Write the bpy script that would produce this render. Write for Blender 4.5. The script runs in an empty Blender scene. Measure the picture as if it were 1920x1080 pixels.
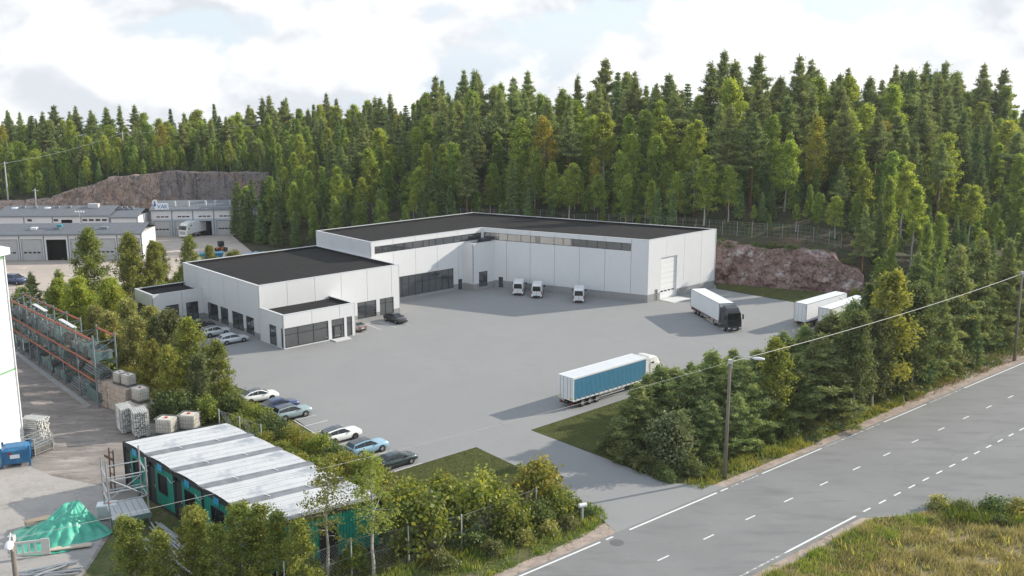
import bpy, math, random
import numpy as np
from mathutils import Vector, Matrix, noise as mnoise

SC = bpy.context.scene
COL = SC.collection
R = math.radians
rng = np.random.default_rng(7)
random.seed(7)

# ------------------------------------------------------------------ camera
cam = bpy.data.cameras.new('camera')
cam.sensor_fit = 'HORIZONTAL'
cam.sensor_width = 36.0
cam.lens = 36.0 * 1863.587 / 1920.0
cam.clip_start = 0.5
cam.clip_end = 6000
cam_ob = bpy.data.objects.new('camera', cam)
cam_ob.location = (0, 0, 39.472)
cam_ob.rotation_euler = (R(90 - 11.972), 0, 0)
COL.objects.link(cam_ob)
SC.camera = cam_ob

# ------------------------------------------------------------------ world, sun, exposure
SUN_AZ = R(24.0)      # from +X towards +Y
SUN_EL = R(23.4)
to_sun = Vector((math.cos(SUN_AZ) * math.cos(SUN_EL), math.sin(SUN_AZ) * math.cos(SUN_EL), math.sin(SUN_EL)))
world = bpy.data.worlds.new('World')
SC.world = world
world.use_nodes = True
wn, wl = world.node_tree.nodes, world.node_tree.links
wn.clear()
w_out = wn.new('ShaderNodeOutputWorld')
w_bg = wn.new('ShaderNodeBackground')
w_bg.inputs['Strength'].default_value = 0.13
w_sky = wn.new('ShaderNodeTexSky')
w_sky.sky_type = 'NISHITA'
w_sky.sun_disc = False
w_sky.sun_elevation = SUN_EL
w_sky.sun_rotation = R(90) - SUN_AZ
w_sky.air_density = 1.0
w_sky.dust_density = 1.2
w_tc = wn.new('ShaderNodeTexCoord')
w_map = wn.new('ShaderNodeMapping')
w_map.inputs['Scale'].default_value = (9.0, 9.0, 14.0)
w_map.inputs['Location'].default_value = (3.1, 1.7, 0.55)
w_n1 = wn.new('ShaderNodeTexNoise')
w_n1.inputs['Scale'].default_value = 1.0
w_n1.inputs['Detail'].default_value = 7
w_n1.inputs['Roughness'].default_value = 0.5
w_n1.inputs['Distortion'].default_value = 0.2
w_r1 = wn.new('ShaderNodeValToRGB')
w_r1.color_ramp.elements[0].position = 0.40
w_r1.color_ramp.elements[1].position = 0.47
w_map2 = wn.new('ShaderNodeMapping')       # the same clouds, a little nearer the sun: gives them lit and shaded sides
w_map2.inputs['Scale'].default_value = (9.0, 9.0, 14.0)
w_map2.inputs['Location'].default_value = (3.1 + .22, 1.7 + .10, 0.55 + .30)
w_n2 = wn.new('ShaderNodeTexNoise')
w_n2.inputs['Scale'].default_value = 1.0
w_n2.inputs['Detail'].default_value = 7
w_n2.inputs['Roughness'].default_value = 0.5
w_n2.inputs['Distortion'].default_value = 0.2
w_sub = wn.new('ShaderNodeMath')
w_sub.operation = 'SUBTRACT'
w_r2 = wn.new('ShaderNodeMapRange')
w_r2.inputs['From Min'].default_value = -0.12
w_r2.inputs['From Max'].default_value = 0.08
w_cc = wn.new('ShaderNodeMix')
w_cc.data_type = 'RGBA'
w_cc.inputs['A'].default_value = (3.75, 3.92, 4.2, 1)
w_cc.inputs['B'].default_value = (5.75, 5.75, 5.72, 1)
w_mix = wn.new('ShaderNodeMix')
w_mix.data_type = 'RGBA'
w_blue = wn.new('ShaderNodeMix')           # thin veil over the clear gaps
w_blue.data_type = 'RGBA'
w_blue.inputs['Factor'].default_value = 0.82
w_blue.inputs['B'].default_value = (3.8, 4.4, 5.1, 1)
wl.new(w_tc.outputs['Generated'], w_map.inputs['Vector'])
wl.new(w_tc.outputs['Generated'], w_map2.inputs['Vector'])
wl.new(w_map.outputs['Vector'], w_n1.inputs['Vector'])
wl.new(w_map2.outputs['Vector'], w_n2.inputs['Vector'])
w_sep = wn.new('ShaderNodeSeparateXYZ')
w_cov = wn.new('ShaderNodeMapRange')       # clouds close up towards the horizon, open overhead
w_cov.inputs['From Min'].default_value = 0.0
w_cov.inputs['From Max'].default_value = 0.6
w_cov.inputs['To Min'].default_value = 0.03
w_cov.inputs['To Max'].default_value = -0.2
w_add = wn.new('ShaderNodeMath')
wl.new(w_tc.outputs['Generated'], w_sep.inputs['Vector'])
wl.new(w_sep.outputs['Z'], w_cov.inputs['Value'])
wl.new(w_n1.outputs['Fac'], w_add.inputs[0])
wl.new(w_cov.outputs['Result'], w_add.inputs[1])
wl.new(w_add.outputs['Value'], w_r1.inputs['Fac'])
wl.new(w_n1.outputs['Fac'], w_sub.inputs[0])
wl.new(w_n2.outputs['Fac'], w_sub.inputs[1])
wl.new(w_sub.outputs['Value'], w_r2.inputs['Value'])
wl.new(w_r2.outputs['Result'], w_cc.inputs['Factor'])
wl.new(w_sky.outputs['Color'], w_blue.inputs['A'])
wl.new(w_r1.outputs['Color'], w_mix.inputs['Factor'])
wl.new(w_blue.outputs['Result'], w_mix.inputs['A'])
wl.new(w_cc.outputs['Result'], w_mix.inputs['B'])
wl.new(w_mix.outputs['Result'], w_bg.inputs['Color'])
wl.new(w_bg.outputs['Background'], w_out.inputs['Surface'])

sun = bpy.data.lights.new('sun', 'SUN')
sun.energy = 3.8
sun.angle = R(0.6)
sun.color = (1.0, 0.92, 0.79)
sun_ob = bpy.data.objects.new('sun', sun)
sun_ob.rotation_euler = to_sun.to_track_quat('Z', 'Y').to_euler()
sun_ob.location = (150, 60, 120)
COL.objects.link(sun_ob)

SC.view_settings.view_transform = 'Standard'
SC.view_settings.look = 'None'
SC.view_settings.exposure = 0.68
SC.view_settings.gamma = 1.0
SC.view_settings.use_curve_mapping = False
SC.render.engine = 'CYCLES'
SC.cycles.max_bounces = 8
SC.cycles.diffuse_bounces = 5
SC.cycles.glossy_bounces = 3
SC.cycles.transmission_bounces = 4
SC.cycles.transparent_max_bounces = 6
SC.cycles.use_denoising = True
SC.cycles.caustics_reflective = False
SC.cycles.caustics_refractive = False

# ------------------------------------------------------------------ materials
MATS = {}
def mat(name, color, rough=0.8, spec=0.3, metal=0.0, var=0.0, scale=1.0, col2=None, bump=0.0, bscale=None, detail=4,
        ior=None, emit=None, objvar=0.0, stretch=None, fac=(0.35, 0.65), coat=0.0):
    """Principled material; colour varies between color and col2 through noise in object space."""
    if name in MATS:
        return MATS[name]
    m = bpy.data.materials.new(name)
    m.use_nodes = True
    nt = m.node_tree
    n, l = nt.nodes, nt.links
    p = n['Principled BSDF']
    p.inputs['Base Color'].default_value = (*color, 1)
    p.inputs['Roughness'].default_value = rough
    p.inputs['Specular IOR Level'].default_value = spec
    p.inputs['Metallic'].default_value = metal
    if ior:
        p.inputs['IOR'].default_value = ior
        p.inputs['Specular IOR Level'].default_value = 0.5
    if coat:
        p.inputs['Coat Weight'].default_value = coat
        p.inputs['Coat Roughness'].default_value = 0.05
    if emit:
        p.inputs['Emission Color'].default_value = (*emit[0], 1)
        p.inputs['Emission Strength'].default_value = emit[1]
    if col2 is None and var:
        col2 = tuple(max(0, c * (1 - var)) for c in color)
    last = None
    if col2 is not None or bump:
        tc = n.new('ShaderNodeTexCoord')
        mp = n.new('ShaderNodeMapping')
        l.new(tc.outputs['Object'], mp.inputs['Vector'])
        if stretch:
            mp.inputs['Scale'].default_value = stretch
    if col2 is not None:
        t = n.new('ShaderNodeTexNoise')
        t.inputs['Scale'].default_value = scale
        t.inputs['Detail'].default_value = detail
        t.inputs['Roughness'].default_value = 0.62
        l.new(mp.outputs['Vector'], t.inputs['Vector'])
        mr = n.new('ShaderNodeMapRange')
        mr.inputs['From Min'].default_value = fac[0]
        mr.inputs['From Max'].default_value = fac[1]
        l.new(t.outputs['Fac'], mr.inputs['Value'])
        mx = n.new('ShaderNodeMix')
        mx.data_type = 'RGBA'
        mx.inputs['A'].default_value = (*color, 1)
        mx.inputs['B'].default_value = (*col2, 1)
        l.new(mr.outputs['Result'], mx.inputs['Factor'])
        last = mx.outputs['Result']
    if objvar:
        oi = n.new('ShaderNodeObjectInfo')
        hs = n.new('ShaderNodeHueSaturation')
        mr2 = n.new('ShaderNodeMapRange')
        mr2.inputs['To Min'].default_value = 1 - objvar
        mr2.inputs['To Max'].default_value = 1 + objvar
        l.new(oi.outputs['Random'], mr2.inputs['Value'])
        l.new(mr2.outputs['Result'], hs.inputs['Value'])
        if last is not None:
            l.new(last, hs.inputs['Color'])
        else:
            hs.inputs['Color'].default_value = (*color, 1)
        last = hs.outputs['Color']
    if last is not None:
        l.new(last, p.inputs['Base Color'])
    if bump:
        t2 = n.new('ShaderNodeTexNoise')
        t2.inputs['Scale'].default_value = bscale or scale * 6
        t2.inputs['Detail'].default_value = 3
        l.new(mp.outputs['Vector'], t2.inputs['Vector'])
        b = n.new('ShaderNodeBump')
        b.inputs['Strength'].default_value = bump
        b.inputs['Distance'].default_value = 0.1
        l.new(t2.outputs['Fac'], b.inputs['Height'])
        l.new(b.outputs['Normal'], p.inputs['Normal'])
    MATS[name] = m
    return m

def layered(name, base, layers, rough=0.9, bump=0.0, bscale=8.0, spec=0.2):
    """Ground material: base colour plus noise-masked layers [(colour, scale, lo, hi, stretch)]."""
    m = bpy.data.materials.new(name)
    m.use_nodes = True
    n, l = m.node_tree.nodes, m.node_tree.links
    p = n['Principled BSDF']
    p.inputs['Roughness'].default_value = rough
    p.inputs['Specular IOR Level'].default_value = spec
    tc = n.new('ShaderNodeTexCoord')
    cur = None
    for i, (c, s, lo, hi, st) in enumerate(layers):
        mp = n.new('ShaderNodeMapping')
        mp.inputs['Scale'].default_value = st or (1, 1, 1)
        mp.inputs['Location'].default_value = (i * 7.3, i * 3.1, i * 1.7)
        l.new(tc.outputs['Object'], mp.inputs['Vector'])
        t = n.new('ShaderNodeTexNoise')
        t.inputs['Scale'].default_value = s
        t.inputs['Detail'].default_value = 4
        t.inputs['Roughness'].default_value = 0.62
        l.new(mp.outputs['Vector'], t.inputs['Vector'])
        mr = n.new('ShaderNodeMapRange')
        mr.inputs['From Min'].default_value = lo
        mr.inputs['From Max'].default_value = hi
        l.new(t.outputs['Fac'], mr.inputs['Value'])
        mx = n.new('ShaderNodeMix')
        mx.data_type = 'RGBA'
        mx.inputs['B'].default_value = (*c, 1)
        if cur is None:
            mx.inputs['A'].default_value = (*base, 1)
        else:
            l.new(cur, mx.inputs['A'])
        l.new(mr.outputs['Result'], mx.inputs['Factor'])
        cur = mx.outputs['Result']
    l.new(cur, p.inputs['Base Color'])
    if bump:
        t2 = n.new('ShaderNodeTexNoise')
        t2.inputs['Scale'].default_value = bscale
        t2.inputs['Detail'].default_value = 3
        l.new(tc.outputs['Object'], t2.inputs['Vector'])
        b = n.new('ShaderNodeBump')
        b.inputs['Strength'].default_value = bump
        b.inputs['Distance'].default_value = 0.15
        l.new(t2.outputs['Fac'], b.inputs['Height'])
        l.new(b.outputs['Normal'], p.inputs['Normal'])
    MATS[name] = m
    return m

def leaf_mat(name, c1, c2, c3, trans=0.35, hue=0.03, val=0.25, scale=0.9, rough=0.55):
    """Foliage: clumps of colour by noise, each plant its own shade, light passes through."""
    m = bpy.data.materials.new(name)
    m.use_nodes = True
    n, l = m.node_tree.nodes, m.node_tree.links
    n.remove(n['Principled BSDF'])
    out = n['Material Output']
    tc = n.new('ShaderNodeTexCoord')
    oi = n.new('ShaderNodeObjectInfo')
    add = n.new('ShaderNodeVectorMath'); add.operation = 'ADD'
    sc = n.new('ShaderNodeVectorMath'); sc.operation = 'SCALE'
    comb = n.new('ShaderNodeCombineXYZ')
    l.new(oi.outputs['Random'], comb.inputs['X']); l.new(oi.outputs['Random'], comb.inputs['Y'])
    l.new(comb.outputs['Vector'], sc.inputs[0]); sc.inputs['Scale'].default_value = 57.0
    l.new(tc.outputs['Object'], add.inputs[0]); l.new(sc.outputs['Vector'], add.inputs[1])
    t = n.new('ShaderNodeTexNoise'); t.inputs['Scale'].default_value = scale; t.inputs['Detail'].default_value = 3
    l.new(add.outputs['Vector'], t.inputs['Vector'])
    t3 = n.new('ShaderNodeTexWhiteNoise')
    geo = n.new('ShaderNodeNewGeometry')
    l.new(geo.outputs['Random Per Island'], t3.inputs['Vector'])
    ramp = n.new('ShaderNodeValToRGB')
    e = ramp.color_ramp.elements
    e[0].position = 0.30; e[0].color = (*c1, 1)
    e[1].position = 0.70; e[1].color = (*c3, 1)
    mid = e.new(0.5); mid.color = (*c2, 1)
    mixn = n.new('ShaderNodeMath'); mixn.operation = 'MULTIPLY_ADD'
    l.new(geo.outputs['Random Per Island'], mixn.inputs[0]); mixn.inputs[1].default_value = 0.34
    sub = n.new('ShaderNodeMath'); sub.operation = 'SUBTRACT'
    l.new(t.outputs['Fac'], sub.inputs[0]); sub.inputs[1].default_value = 0.17
    l.new(sub.outputs['Value'], mixn.inputs[2])
    l.new(mixn.outputs['Value'], ramp.inputs['Fac'])
    hs = n.new('ShaderNodeHueSaturation')
    mh = n.new('ShaderNodeMapRange'); mh.inputs['To Min'].default_value = 0.5 - hue; mh.inputs['To Max'].default_value = 0.5 + hue
    wn_ = n.new('ShaderNodeTexWhiteNoise'); wn_.noise_dimensions = '1D'
    l.new(oi.outputs['Random'], wn_.inputs['W'])
    l.new(wn_.outputs['Value'], mh.inputs['Value'])
    mv = n.new('ShaderNodeMapRange'); mv.inputs['To Min'].default_value = 1 - val; mv.inputs['To Max'].default_value = 1 + val
    l.new(oi.outputs['Random'], mv.inputs['Value'])
    l.new(mh.outputs['Result'], hs.inputs['Hue']); l.new(mv.outputs['Result'], hs.inputs['Value'])
    l.new(ramp.outputs['Color'], hs.inputs['Color'])
    d = n.new('ShaderNodeBsdfDiffuse')
    tr = n.new('ShaderNodeBsdfTranslucent')
    gl = n.new('ShaderNodeBsdfGlossy'); gl.inputs['Roughness'].default_value = rough
    gl.inputs['Color'].default_value = (0.6, 0.62, 0.6, 1)
    m1 = n.new('ShaderNodeMixShader'); m1.inputs['Fac'].default_value = trans
    m2 = n.new('ShaderNodeMixShader'); m2.inputs['Fac'].default_value = 0.045
    l.new(hs.outputs['Color'], d.inputs['Color'])
    br = n.new('ShaderNodeMix'); br.data_type = 'RGBA'; br.blend_type = 'MULTIPLY'
    br.inputs['Factor'].default_value = 1.0; br.inputs['B'].default_value = (1.35, 1.25, 0.6, 1)
    l.new(hs.outputs['Color'], br.inputs['A']); l.new(br.outputs['Result'], tr.inputs['Color'])
    l.new(d.outputs['BSDF'], m1.inputs[1]); l.new(tr.outputs['BSDF'], m1.inputs[2])
    l.new(m1.outputs['Shader'], m2.inputs[1]); l.new(gl.outputs['BSDF'], m2.inputs[2])
    l.new(m2.outputs['Shader'], out.inputs['Surface'])
    MATS[name] = m
    return m

# ------------------------------------------------------------------ mesh helpers
class MB:
    """Collects faces for ONE mesh object."""
    def __init__(self):
        self.v = []; self.f = []
    def quad(self, *p):
        i = len(self.v); self.v += [tuple(q) for q in p]; self.f.append(tuple(range(i, i + len(p)))); return self
    def hexa(self, p):           # 8 corners: bottom 4 ccw, top 4 ccw
        i = len(self.v); self.v += [tuple(q) for q in p]
        for a in ((3, 2, 1, 0), (4, 5, 6, 7), (0, 1, 5, 4), (1, 2, 6, 5), (2, 3, 7, 6), (3, 0, 4, 7)):
            self.f.append(tuple(i + k for k in a))
        return self
    def box(self, x0, x1, y0, y1, z0, z1):
        return self.hexa([(x0, y0, z0), (x1, y0, z0), (x1, y1, z0), (x0, y1, z0), (x0, y0, z1), (x1, y0, z1), (x1, y1, z1), (x0, y1, z1)])
    def bar(self, a, b, w, h=None, up=(0, 0, 1)):     # rectangular bar from a to b
        a, b = Vector(a), Vector(b); h = h or w
        d = (b - a).normalized(); up = Vector(up)
        if abs(d.dot(up)) > 0.98: up = Vector((1, 0, 0))
        s = d.cross(up).normalized(); t = s.cross(d)
        s *= w / 2; t *= h / 2
        return self.hexa([a - s - t, a + s - t, a + s + t, a - s + t, b - s - t, b + s - t, b + s + t, b - s + t])
    def tube(self, a, b, r, n=8, r2=None, cap=True):
        a, b = Vector(a), Vector(b); r2 = r if r2 is None else r2
        d = (b - a).normalized(); up = Vector((0, 0, 1)) if abs(d.z) < 0.95 else Vector((1, 0, 0))
        s = d.cross(up).normalized(); t = s.cross(d)
        i = len(self.v)
        for c, rr in ((a, r), (b, r2)):
            for k in range(n):
                an = 2 * math.pi * k / n
                self.v.append(tuple(c + s * (math.cos(an) * rr) + t * (math.sin(an) * rr)))
        for k in range(n):
            self.f.append((i + k, i + (k + 1) % n, i + n + (k + 1) % n, i + n + k))
        if cap:
            self.f.append(tuple(i + k for k in reversed(range(n)))); self.f.append(tuple(i + n + k for k in range(n)))
        return self
    def poly(self, pts):
        i = len(self.v); self.v += [tuple(p) for p in pts]; self.f.append(tuple(range(i, i + len(pts)))); return self
    def prism(self, pts, z0, z1):
        n = len(pts); i = len(self.v)
        self.v += [(p[0], p[1], z0) for p in pts] + [(p[0], p[1], z1) for p in pts]
        self.f.append(tuple(i + k for k in reversed(range(n)))); self.f.append(tuple(i + n + k for k in range(n)))
        for k in range(n):
            self.f.append((i + k, i + (k + 1) % n, i + n + (k + 1) % n, i + n + k))
        return self
    def loft(self, rings, cap=True, close=True):
        n = len(rings[0]); i = len(self.v)
        for r in rings: self.v += [tuple(p) for p in r]
        for a in range(len(rings) - 1):
            for k in range(n if close else n - 1):
                self.f.append((i + a * n + k, i + a * n + (k + 1) % n, i + (a + 1) * n + (k + 1) % n, i + (a + 1) * n + k))
        if cap:
            self.f.append(tuple(i + k for k in reversed(range(n)))); self.f.append(tuple(i + (len(rings) - 1) * n + k for k in range(n)))
        return self
    def xf(self, M):
        self.v = [tuple(M @ Vector(p)) for p in self.v]; return self
    def mesh(self, name, m, smooth=False):
        me = bpy.data.meshes.new(name)
        me.from_pydata(self.v, [], self.f)
        me.materials.append(m)
        if smooth:
            me.polygons.foreach_set('use_smooth', [True] * len(me.polygons))
        me.update()
        return me
    def build(self, name, m, parent=None, loc=None, rot=None, smooth=False, bevel=0.0):
        o = bpy.data.objects.new(name, self.mesh(name, m, smooth))
        COL.objects.link(o)
        if parent: o.parent = parent
        if loc is not None: o.location = loc
        if rot is not None: o.rotation_euler = rot
        if bevel:
            b = o.modifiers.new('bevel', 'BEVEL'); b.width = bevel; b.segments = 2; b.limit_method = 'ANGLE'; b.angle_limit = R(40)
        return o

def np_mesh(name, verts, faces, m, smooth=False):
    """verts (n,3) and equal-sided faces (k,s) as arrays."""
    me = bpy.data.meshes.new(name)
    s = faces.shape[1]
    me.vertices.add(len(verts)); me.vertices.foreach_set('co', np.ascontiguousarray(verts, dtype=np.float32).ravel())
    me.loops.add(faces.size); me.loops.foreach_set('vertex_index', np.ascontiguousarray(faces, dtype=np.int32).ravel())
    me.polygons.add(len(faces))
    me.polygons.foreach_set('loop_start', np.arange(0, faces.size, s, dtype=np.int32))
    me.polygons.foreach_set('loop_total', np.full(len(faces), s, dtype=np.int32))
    if smooth: me.polygons.foreach_set('use_smooth', np.ones(len(faces), dtype=bool))
    me.materials.append(m)
    me.update(calc_edges=True)
    return me

def obj(name, me, parent=None, loc=None, rot=None, scale=None):
    o = bpy.data.objects.new(name, me); COL.objects.link(o)
    if parent: o.parent = parent
    if loc is not None: o.location = loc
    if rot is not None: o.rotation_euler = rot
    if scale is not None: o.scale = scale
    return o

def empty(name, loc=(0, 0, 0), rz=0.0, scale=None):
    o = bpy.data.objects.new(name, None); COL.objects.link(o)
    o.location = loc; o.rotation_euler = (0, 0, rz); o.empty_display_size = 0.5
    if scale is not None: o.scale = scale
    return o

def tag(o, label, cat, group=None):
    o['label'] = label; o['category'] = cat
    if group: o['group'] = group
    return o

def setting(o, label=None, kind='structure'):
    o['kind'] = kind
    if label: o['label'] = label
    return o

def copy_tree(o, parent=None):
    c = o.copy(); COL.objects.link(c)
    if parent is not None: c.parent = parent
    for ch in list(o.children):
        copy_tree(ch, c)
    return c

def sheet(name, pts, z, m, label=None):
    return setting(MB().poly([(p[0], p[1], z) for p in pts]).build(name, m), label)
# ------------------------------------------------------------------ terrain
# foot of the hill: x, y, height of the cut, width of the cut, slope above it
TOE = np.array([(-500, 300, 4, 8, .05), (-200, 293, 4, 8, .06), (-150, 290, 3.4, 7, .09), (-134, 290, 4.6, 6, .08), (-118, 290, 10.0, 4, .06), (-104, 290, 11.0, 4, .06),
                (-80, 291, 11.2, 4, .06), (-72, 280, 9, 5, .10), (-69, 252, 4, 5, .13), (-62, 236, 4, 5, .15), (-45, 227, 5, 5, .15),
                (-14, 223, 7, 6, .16), (8, 214, 8, 6, .26), (39.5, 190.6, 8, 5, .29), (57.6, 182.6, 8, 5, .29), (67, 179.5, 5.5, 6, .30),
                (80, 182, 4, 8, .30), (110, 204, 3.5, 10, .30), (160, 247, 3, 10, .30), (420, 470, 3, 10, .2)], float)
def toe_info(x, y):
    x = np.atleast_1d(np.asarray(x, float)); y = np.atleast_1d(np.asarray(y, float))
    best = np.full(x.shape, 1e9); sd = np.zeros(x.shape); at = np.zeros(x.shape + (3,)); wt = np.zeros(x.shape)
    for i in range(len(TOE) - 1):
        a, b = TOE[i], TOE[i + 1]
        dx, dy = b[0] - a[0], b[1] - a[1]; L2 = dx * dx + dy * dy
        t = np.clip(((x - a[0]) * dx + (y - a[1]) * dy) / L2, 0, 1)
        px, py = a[0] + t * dx, a[1] + t * dy
        d = np.hypot(x - px, y - py)
        s = np.sign(dx * (y - a[1]) - dy * (x - a[0]))
        m = d < best
        best = np.where(m, d, best); sd = np.where(m, s * d, sd)
        w = math.sqrt(min(L2, 2500)) / (d * d + 3.0) ** 1.5
        at += w[..., None] * (a[2:5] + t[..., None] * (b[2:5] - a[2:5])); wt += w
    at /= wt[..., None]
    return sd, at[..., 0], at[..., 1], at[..., 2]
def terrain_z(x, y):
    d, hc, w, sl = toe_info(x, y)
    t = np.clip((d - 2.2) / w, 0, 1)
    up = np.maximum(d - 2.2 - w, 0)
    z = hc * (t * t * (3 - 2 * t)) + sl * 80 * (1 - np.exp(-up / 70)) * 1.0 - .11 * np.maximum(d - 88, 0)
    x = np.atleast_1d(x); y = np.atleast_1d(y)
    wob = 0.5 * np.sin(x * .21 + 1.3) * np.sin(y * .17) + 0.35 * np.sin(x * .53 + y * .31)
    return np.maximum(z + wob * np.clip(up / 6, 0, 1), 0.0)

M_soil = layered('forest_floor', (0.075, 0.062, 0.042), [((0.045, 0.06, 0.022), .25, .42, .6, None), ((0.13, 0.085, 0.06), .12, .56, .68, None), ((0.03, 0.03, 0.018), 1.5, .5, .7, None)], bump=.6, bscale=2.5)
M_grassy = layered('rough_ground', (0.13, 0.125, 0.055), [((0.075, 0.10, 0.03), .35, .4, .6, None), ((0.21, 0.17, 0.12), .22, .55, .7, None), ((0.06, 0.07, 0.02), 2.2, .5, .68, None)], bump=.5, bscale=5)

def grid_mesh(name, xs, ys, zf, m, off=0.0):
    X, Y = np.meshgrid(xs, ys)
    Z = zf(X.ravel(), Y.ravel()) + off
    V = np.stack([X.ravel(), Y.ravel(), Z], 1)
    nx, ny = len(xs), len(ys)
    i = np.arange(nx - 1)[None, :] + (np.arange(ny - 1) * nx)[:, None]
    F = np.stack([i, i + 1, i + nx + 1, i + nx], -1).reshape(-1, 4)
    return np_mesh(name, V, F, m, True)
# the hill behind the yard and the flat ground in front of it
hx = np.concatenate([np.arange(-420, -180, 12), np.arange(-180, 180, 2.2), np.arange(180, 441, 12)])
hy = np.concatenate([np.arange(168, 330, 2.2), np.arange(330, 520, 9), np.arange(520, 700, 40)])
setting(obj('hillside', grid_mesh('hillside', hx, hy, terrain_z, M_soil, -0.06)))
setting(MB().poly([(-800, -200, -.07), (800, -200, -.07), (800, 169.5, -.07), (-800, 169.5, -.07)]).build('ground', M_grassy))
setting(MB().poly([(-800, 169.5, -.09), (800, 169.5, -.09), (800, 700, -.09), (-800, 700, -.09)]).build('ground', M_soil))

# ------------------------------------------------------------------ paved surfaces
M_yard = layered('yard_asphalt', (0.262, 0.261, 0.260), [((0.276, 0.274, 0.271), .07, .4, .65, None), ((0.247, 0.247, 0.248), .3, .5, .75, None), ((0.322, 0.319, 0.316), 9.0, .54, .8, None), ((0.198, 0.198, 0.198), 14., .56, .8, None)], rough=.92, bump=.12, bscale=22)
M_road = layered('road_asphalt', (0.208, 0.208, 0.206), [((0.230, 0.230, 0.228), .12, .42, .62, None), ((0.175, 0.175, 0.175), .7, .5, .72, (.25, 1, 1)), ((0.262, 0.258, 0.253), 8.5, .56, .8, None), ((0.152, 0.152, 0.152), 13., .58, .8, None)], rough=.9, bump=.12, bscale=25)
M_store = layered('storage_yard_gravel', (0.27, 0.24, 0.22), [((0.20, 0.178, 0.165), .11, .42, .58, (1, 2.2, 1)), ((0.40, 0.36, 0.33), .5, .52, .72, (.4, 1.8, 1)), ((0.145, 0.13, 0.12), 1.6, .54, .75, (.5, 1.6, 1)), ((0.42, .385, .35), 7, .58, .8, None)], rough=.95, bump=.35, bscale=12)
M_slab = layered('storage_yard_concrete', (0.345, 0.325, 0.31), [((0.29, 0.275, 0.26), .3, .45, .65, None), ((0.38, 0.36, 0.345), 2.5, .5, .7, None), ((0.24, .225, .215), .9, .6, .75, None)], rough=.92, bump=.15, bscale=14)
M_far = layered('far_yard_gravel', (0.46, 0.39, 0.335), [((0.40, 0.345, 0.30), .08, .42, .6, None), ((0.53, 0.46, 0.41), .3, .55, .7, None)], rough=.95, bump=.2, bscale=6)
M_sand = layered('sandy_shoulder', (0.33, 0.265, 0.225), [((0.42, 0.34, 0.29), .6, .45, .6, None), ((0.22, 0.18, 0.14), 1.8, .52, .7, None), ((0.16, 0.16, 0.06), .8, .6, .7, None)], rough=.95, bump=.4, bscale=9)
M_lawn = layered('lawn_turf', (0.088, 0.100, 0.030), [((0.070, 0.082, 0.024), .5, .42, .6, None), ((0.115, 0.12, 0.04), 2.0, .5, .7, None)], rough=.95, bump=.6, bscale=8)
M_paint = mat('road_paint', (0.74, 0.74, 0.72), .7, col2=(0.5, 0.5, 0.49), scale=5, fac=(.5, .75))
M_worn = mat('worn_road_paint', (0.66, 0.66, 0.64), .8, col2=(0.25, 0.25, 0.248), scale=2.2, fac=(.42, .52))

yard_pts = [(-13.4, 94.3), (-3.9, 102.53), (2.1, 94.9), (1.0, 93.2), (3.0, 90.6), (5.0, 88.2), (6.8, 86.1), (8.2, 84.4), (8.8, 83.0), (9.6, 80.9), (21.9, 91.0), (19.6, 92.6), (16.2, 92.6),
            (13.6, 95.0), (9.9, 99.25), (2.14, 107.89), (13.34, 118.3), (30, 133.5), (52, 152), (64, 163), (60.0, 172), (51.3, 173.1), (38.9, 185.7), (41, 192), (8, 212), (-14, 221), (-40, 222), (-60, 205), (-62, 190), (-60, 168),
            (-57, 155), (-50, 141.5), (-44, 131), (-33, 121.5), (-27.5, 114.2), (-25.6, 111.6)]
sheet('yard', yard_pts, -0.02, M_yard)
# main road, edges parallel to its centre line
RD = Vector((0.7596, 0.6504, 0)); RN = Vector((-0.6504, 0.7596, 0)); RC = Vector((22.03, 84.9, 0))
def rd(s, n): p = RC + RD * s + RN * n; return (p.x, p.y)
sheet('road', [rd(-60, -6.7), rd(8.5, -6.6), rd(11, -7.0), rd(13, -7.8), rd(14.5, -9.5), rd(60, -16), rd(200, -16), rd(260, -7), rd(260, 5.9), rd(-60, 5.9)], -0.012, M_road)
sheet('side_road', [rd(7.5, -6.3), (33.2, 84.7), (36.6, 85.2), (41.3, 87.0), (48.4, 86.9), (70, 88), (110, 130), (70, 116)], -0.015, M_road)
# sandy shoulders beside the road
sheet('shoulder', [rd(-60, 5.8), rd(-11.4, 5.8), rd(-10.2, 6.6), rd(-9.9, 7.8), rd(-12, 7.9), rd(-18, 7.2), rd(-60, 7.0)], -0.03, M_sand)
sheet('shoulder', [rd(1.2, 5.8), rd(250, 5.8), rd(250, 9), rd(62, 8.8), rd(40, 7.4), rd(20, 6.9), rd(6, 6.9), rd(1.5, 7.1)], -0.03, M_sand)
sheet('shoulder', [rd(-60, -6.5), rd(8.2, -6.5), rd(9.0, -7.0), rd(7.6, -7.6), rd(-60, -7.9)], -0.03, M_sand)

def stripe(name, p, q, w, m, z=-0.006):
    p, q = Vector((*p, 0)), Vector((*q, 0)); d = (q - p).normalized(); s = Vector((-d.y, d.x, 0)) * w / 2
    return setting(MB().quad((*(p - s).xy, z), (*(q - s).xy, z), (*(q + s).xy, z), (*(p + s).xy, z)).build(name, m))
for k in range(-4, 26):                                       # centre line
    s = -6.27 + (k - 0) * 6.02
    stripe('centre_line_dash', rd(s - .72, 0), rd(s + .72, 0), .15, M_paint)
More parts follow.
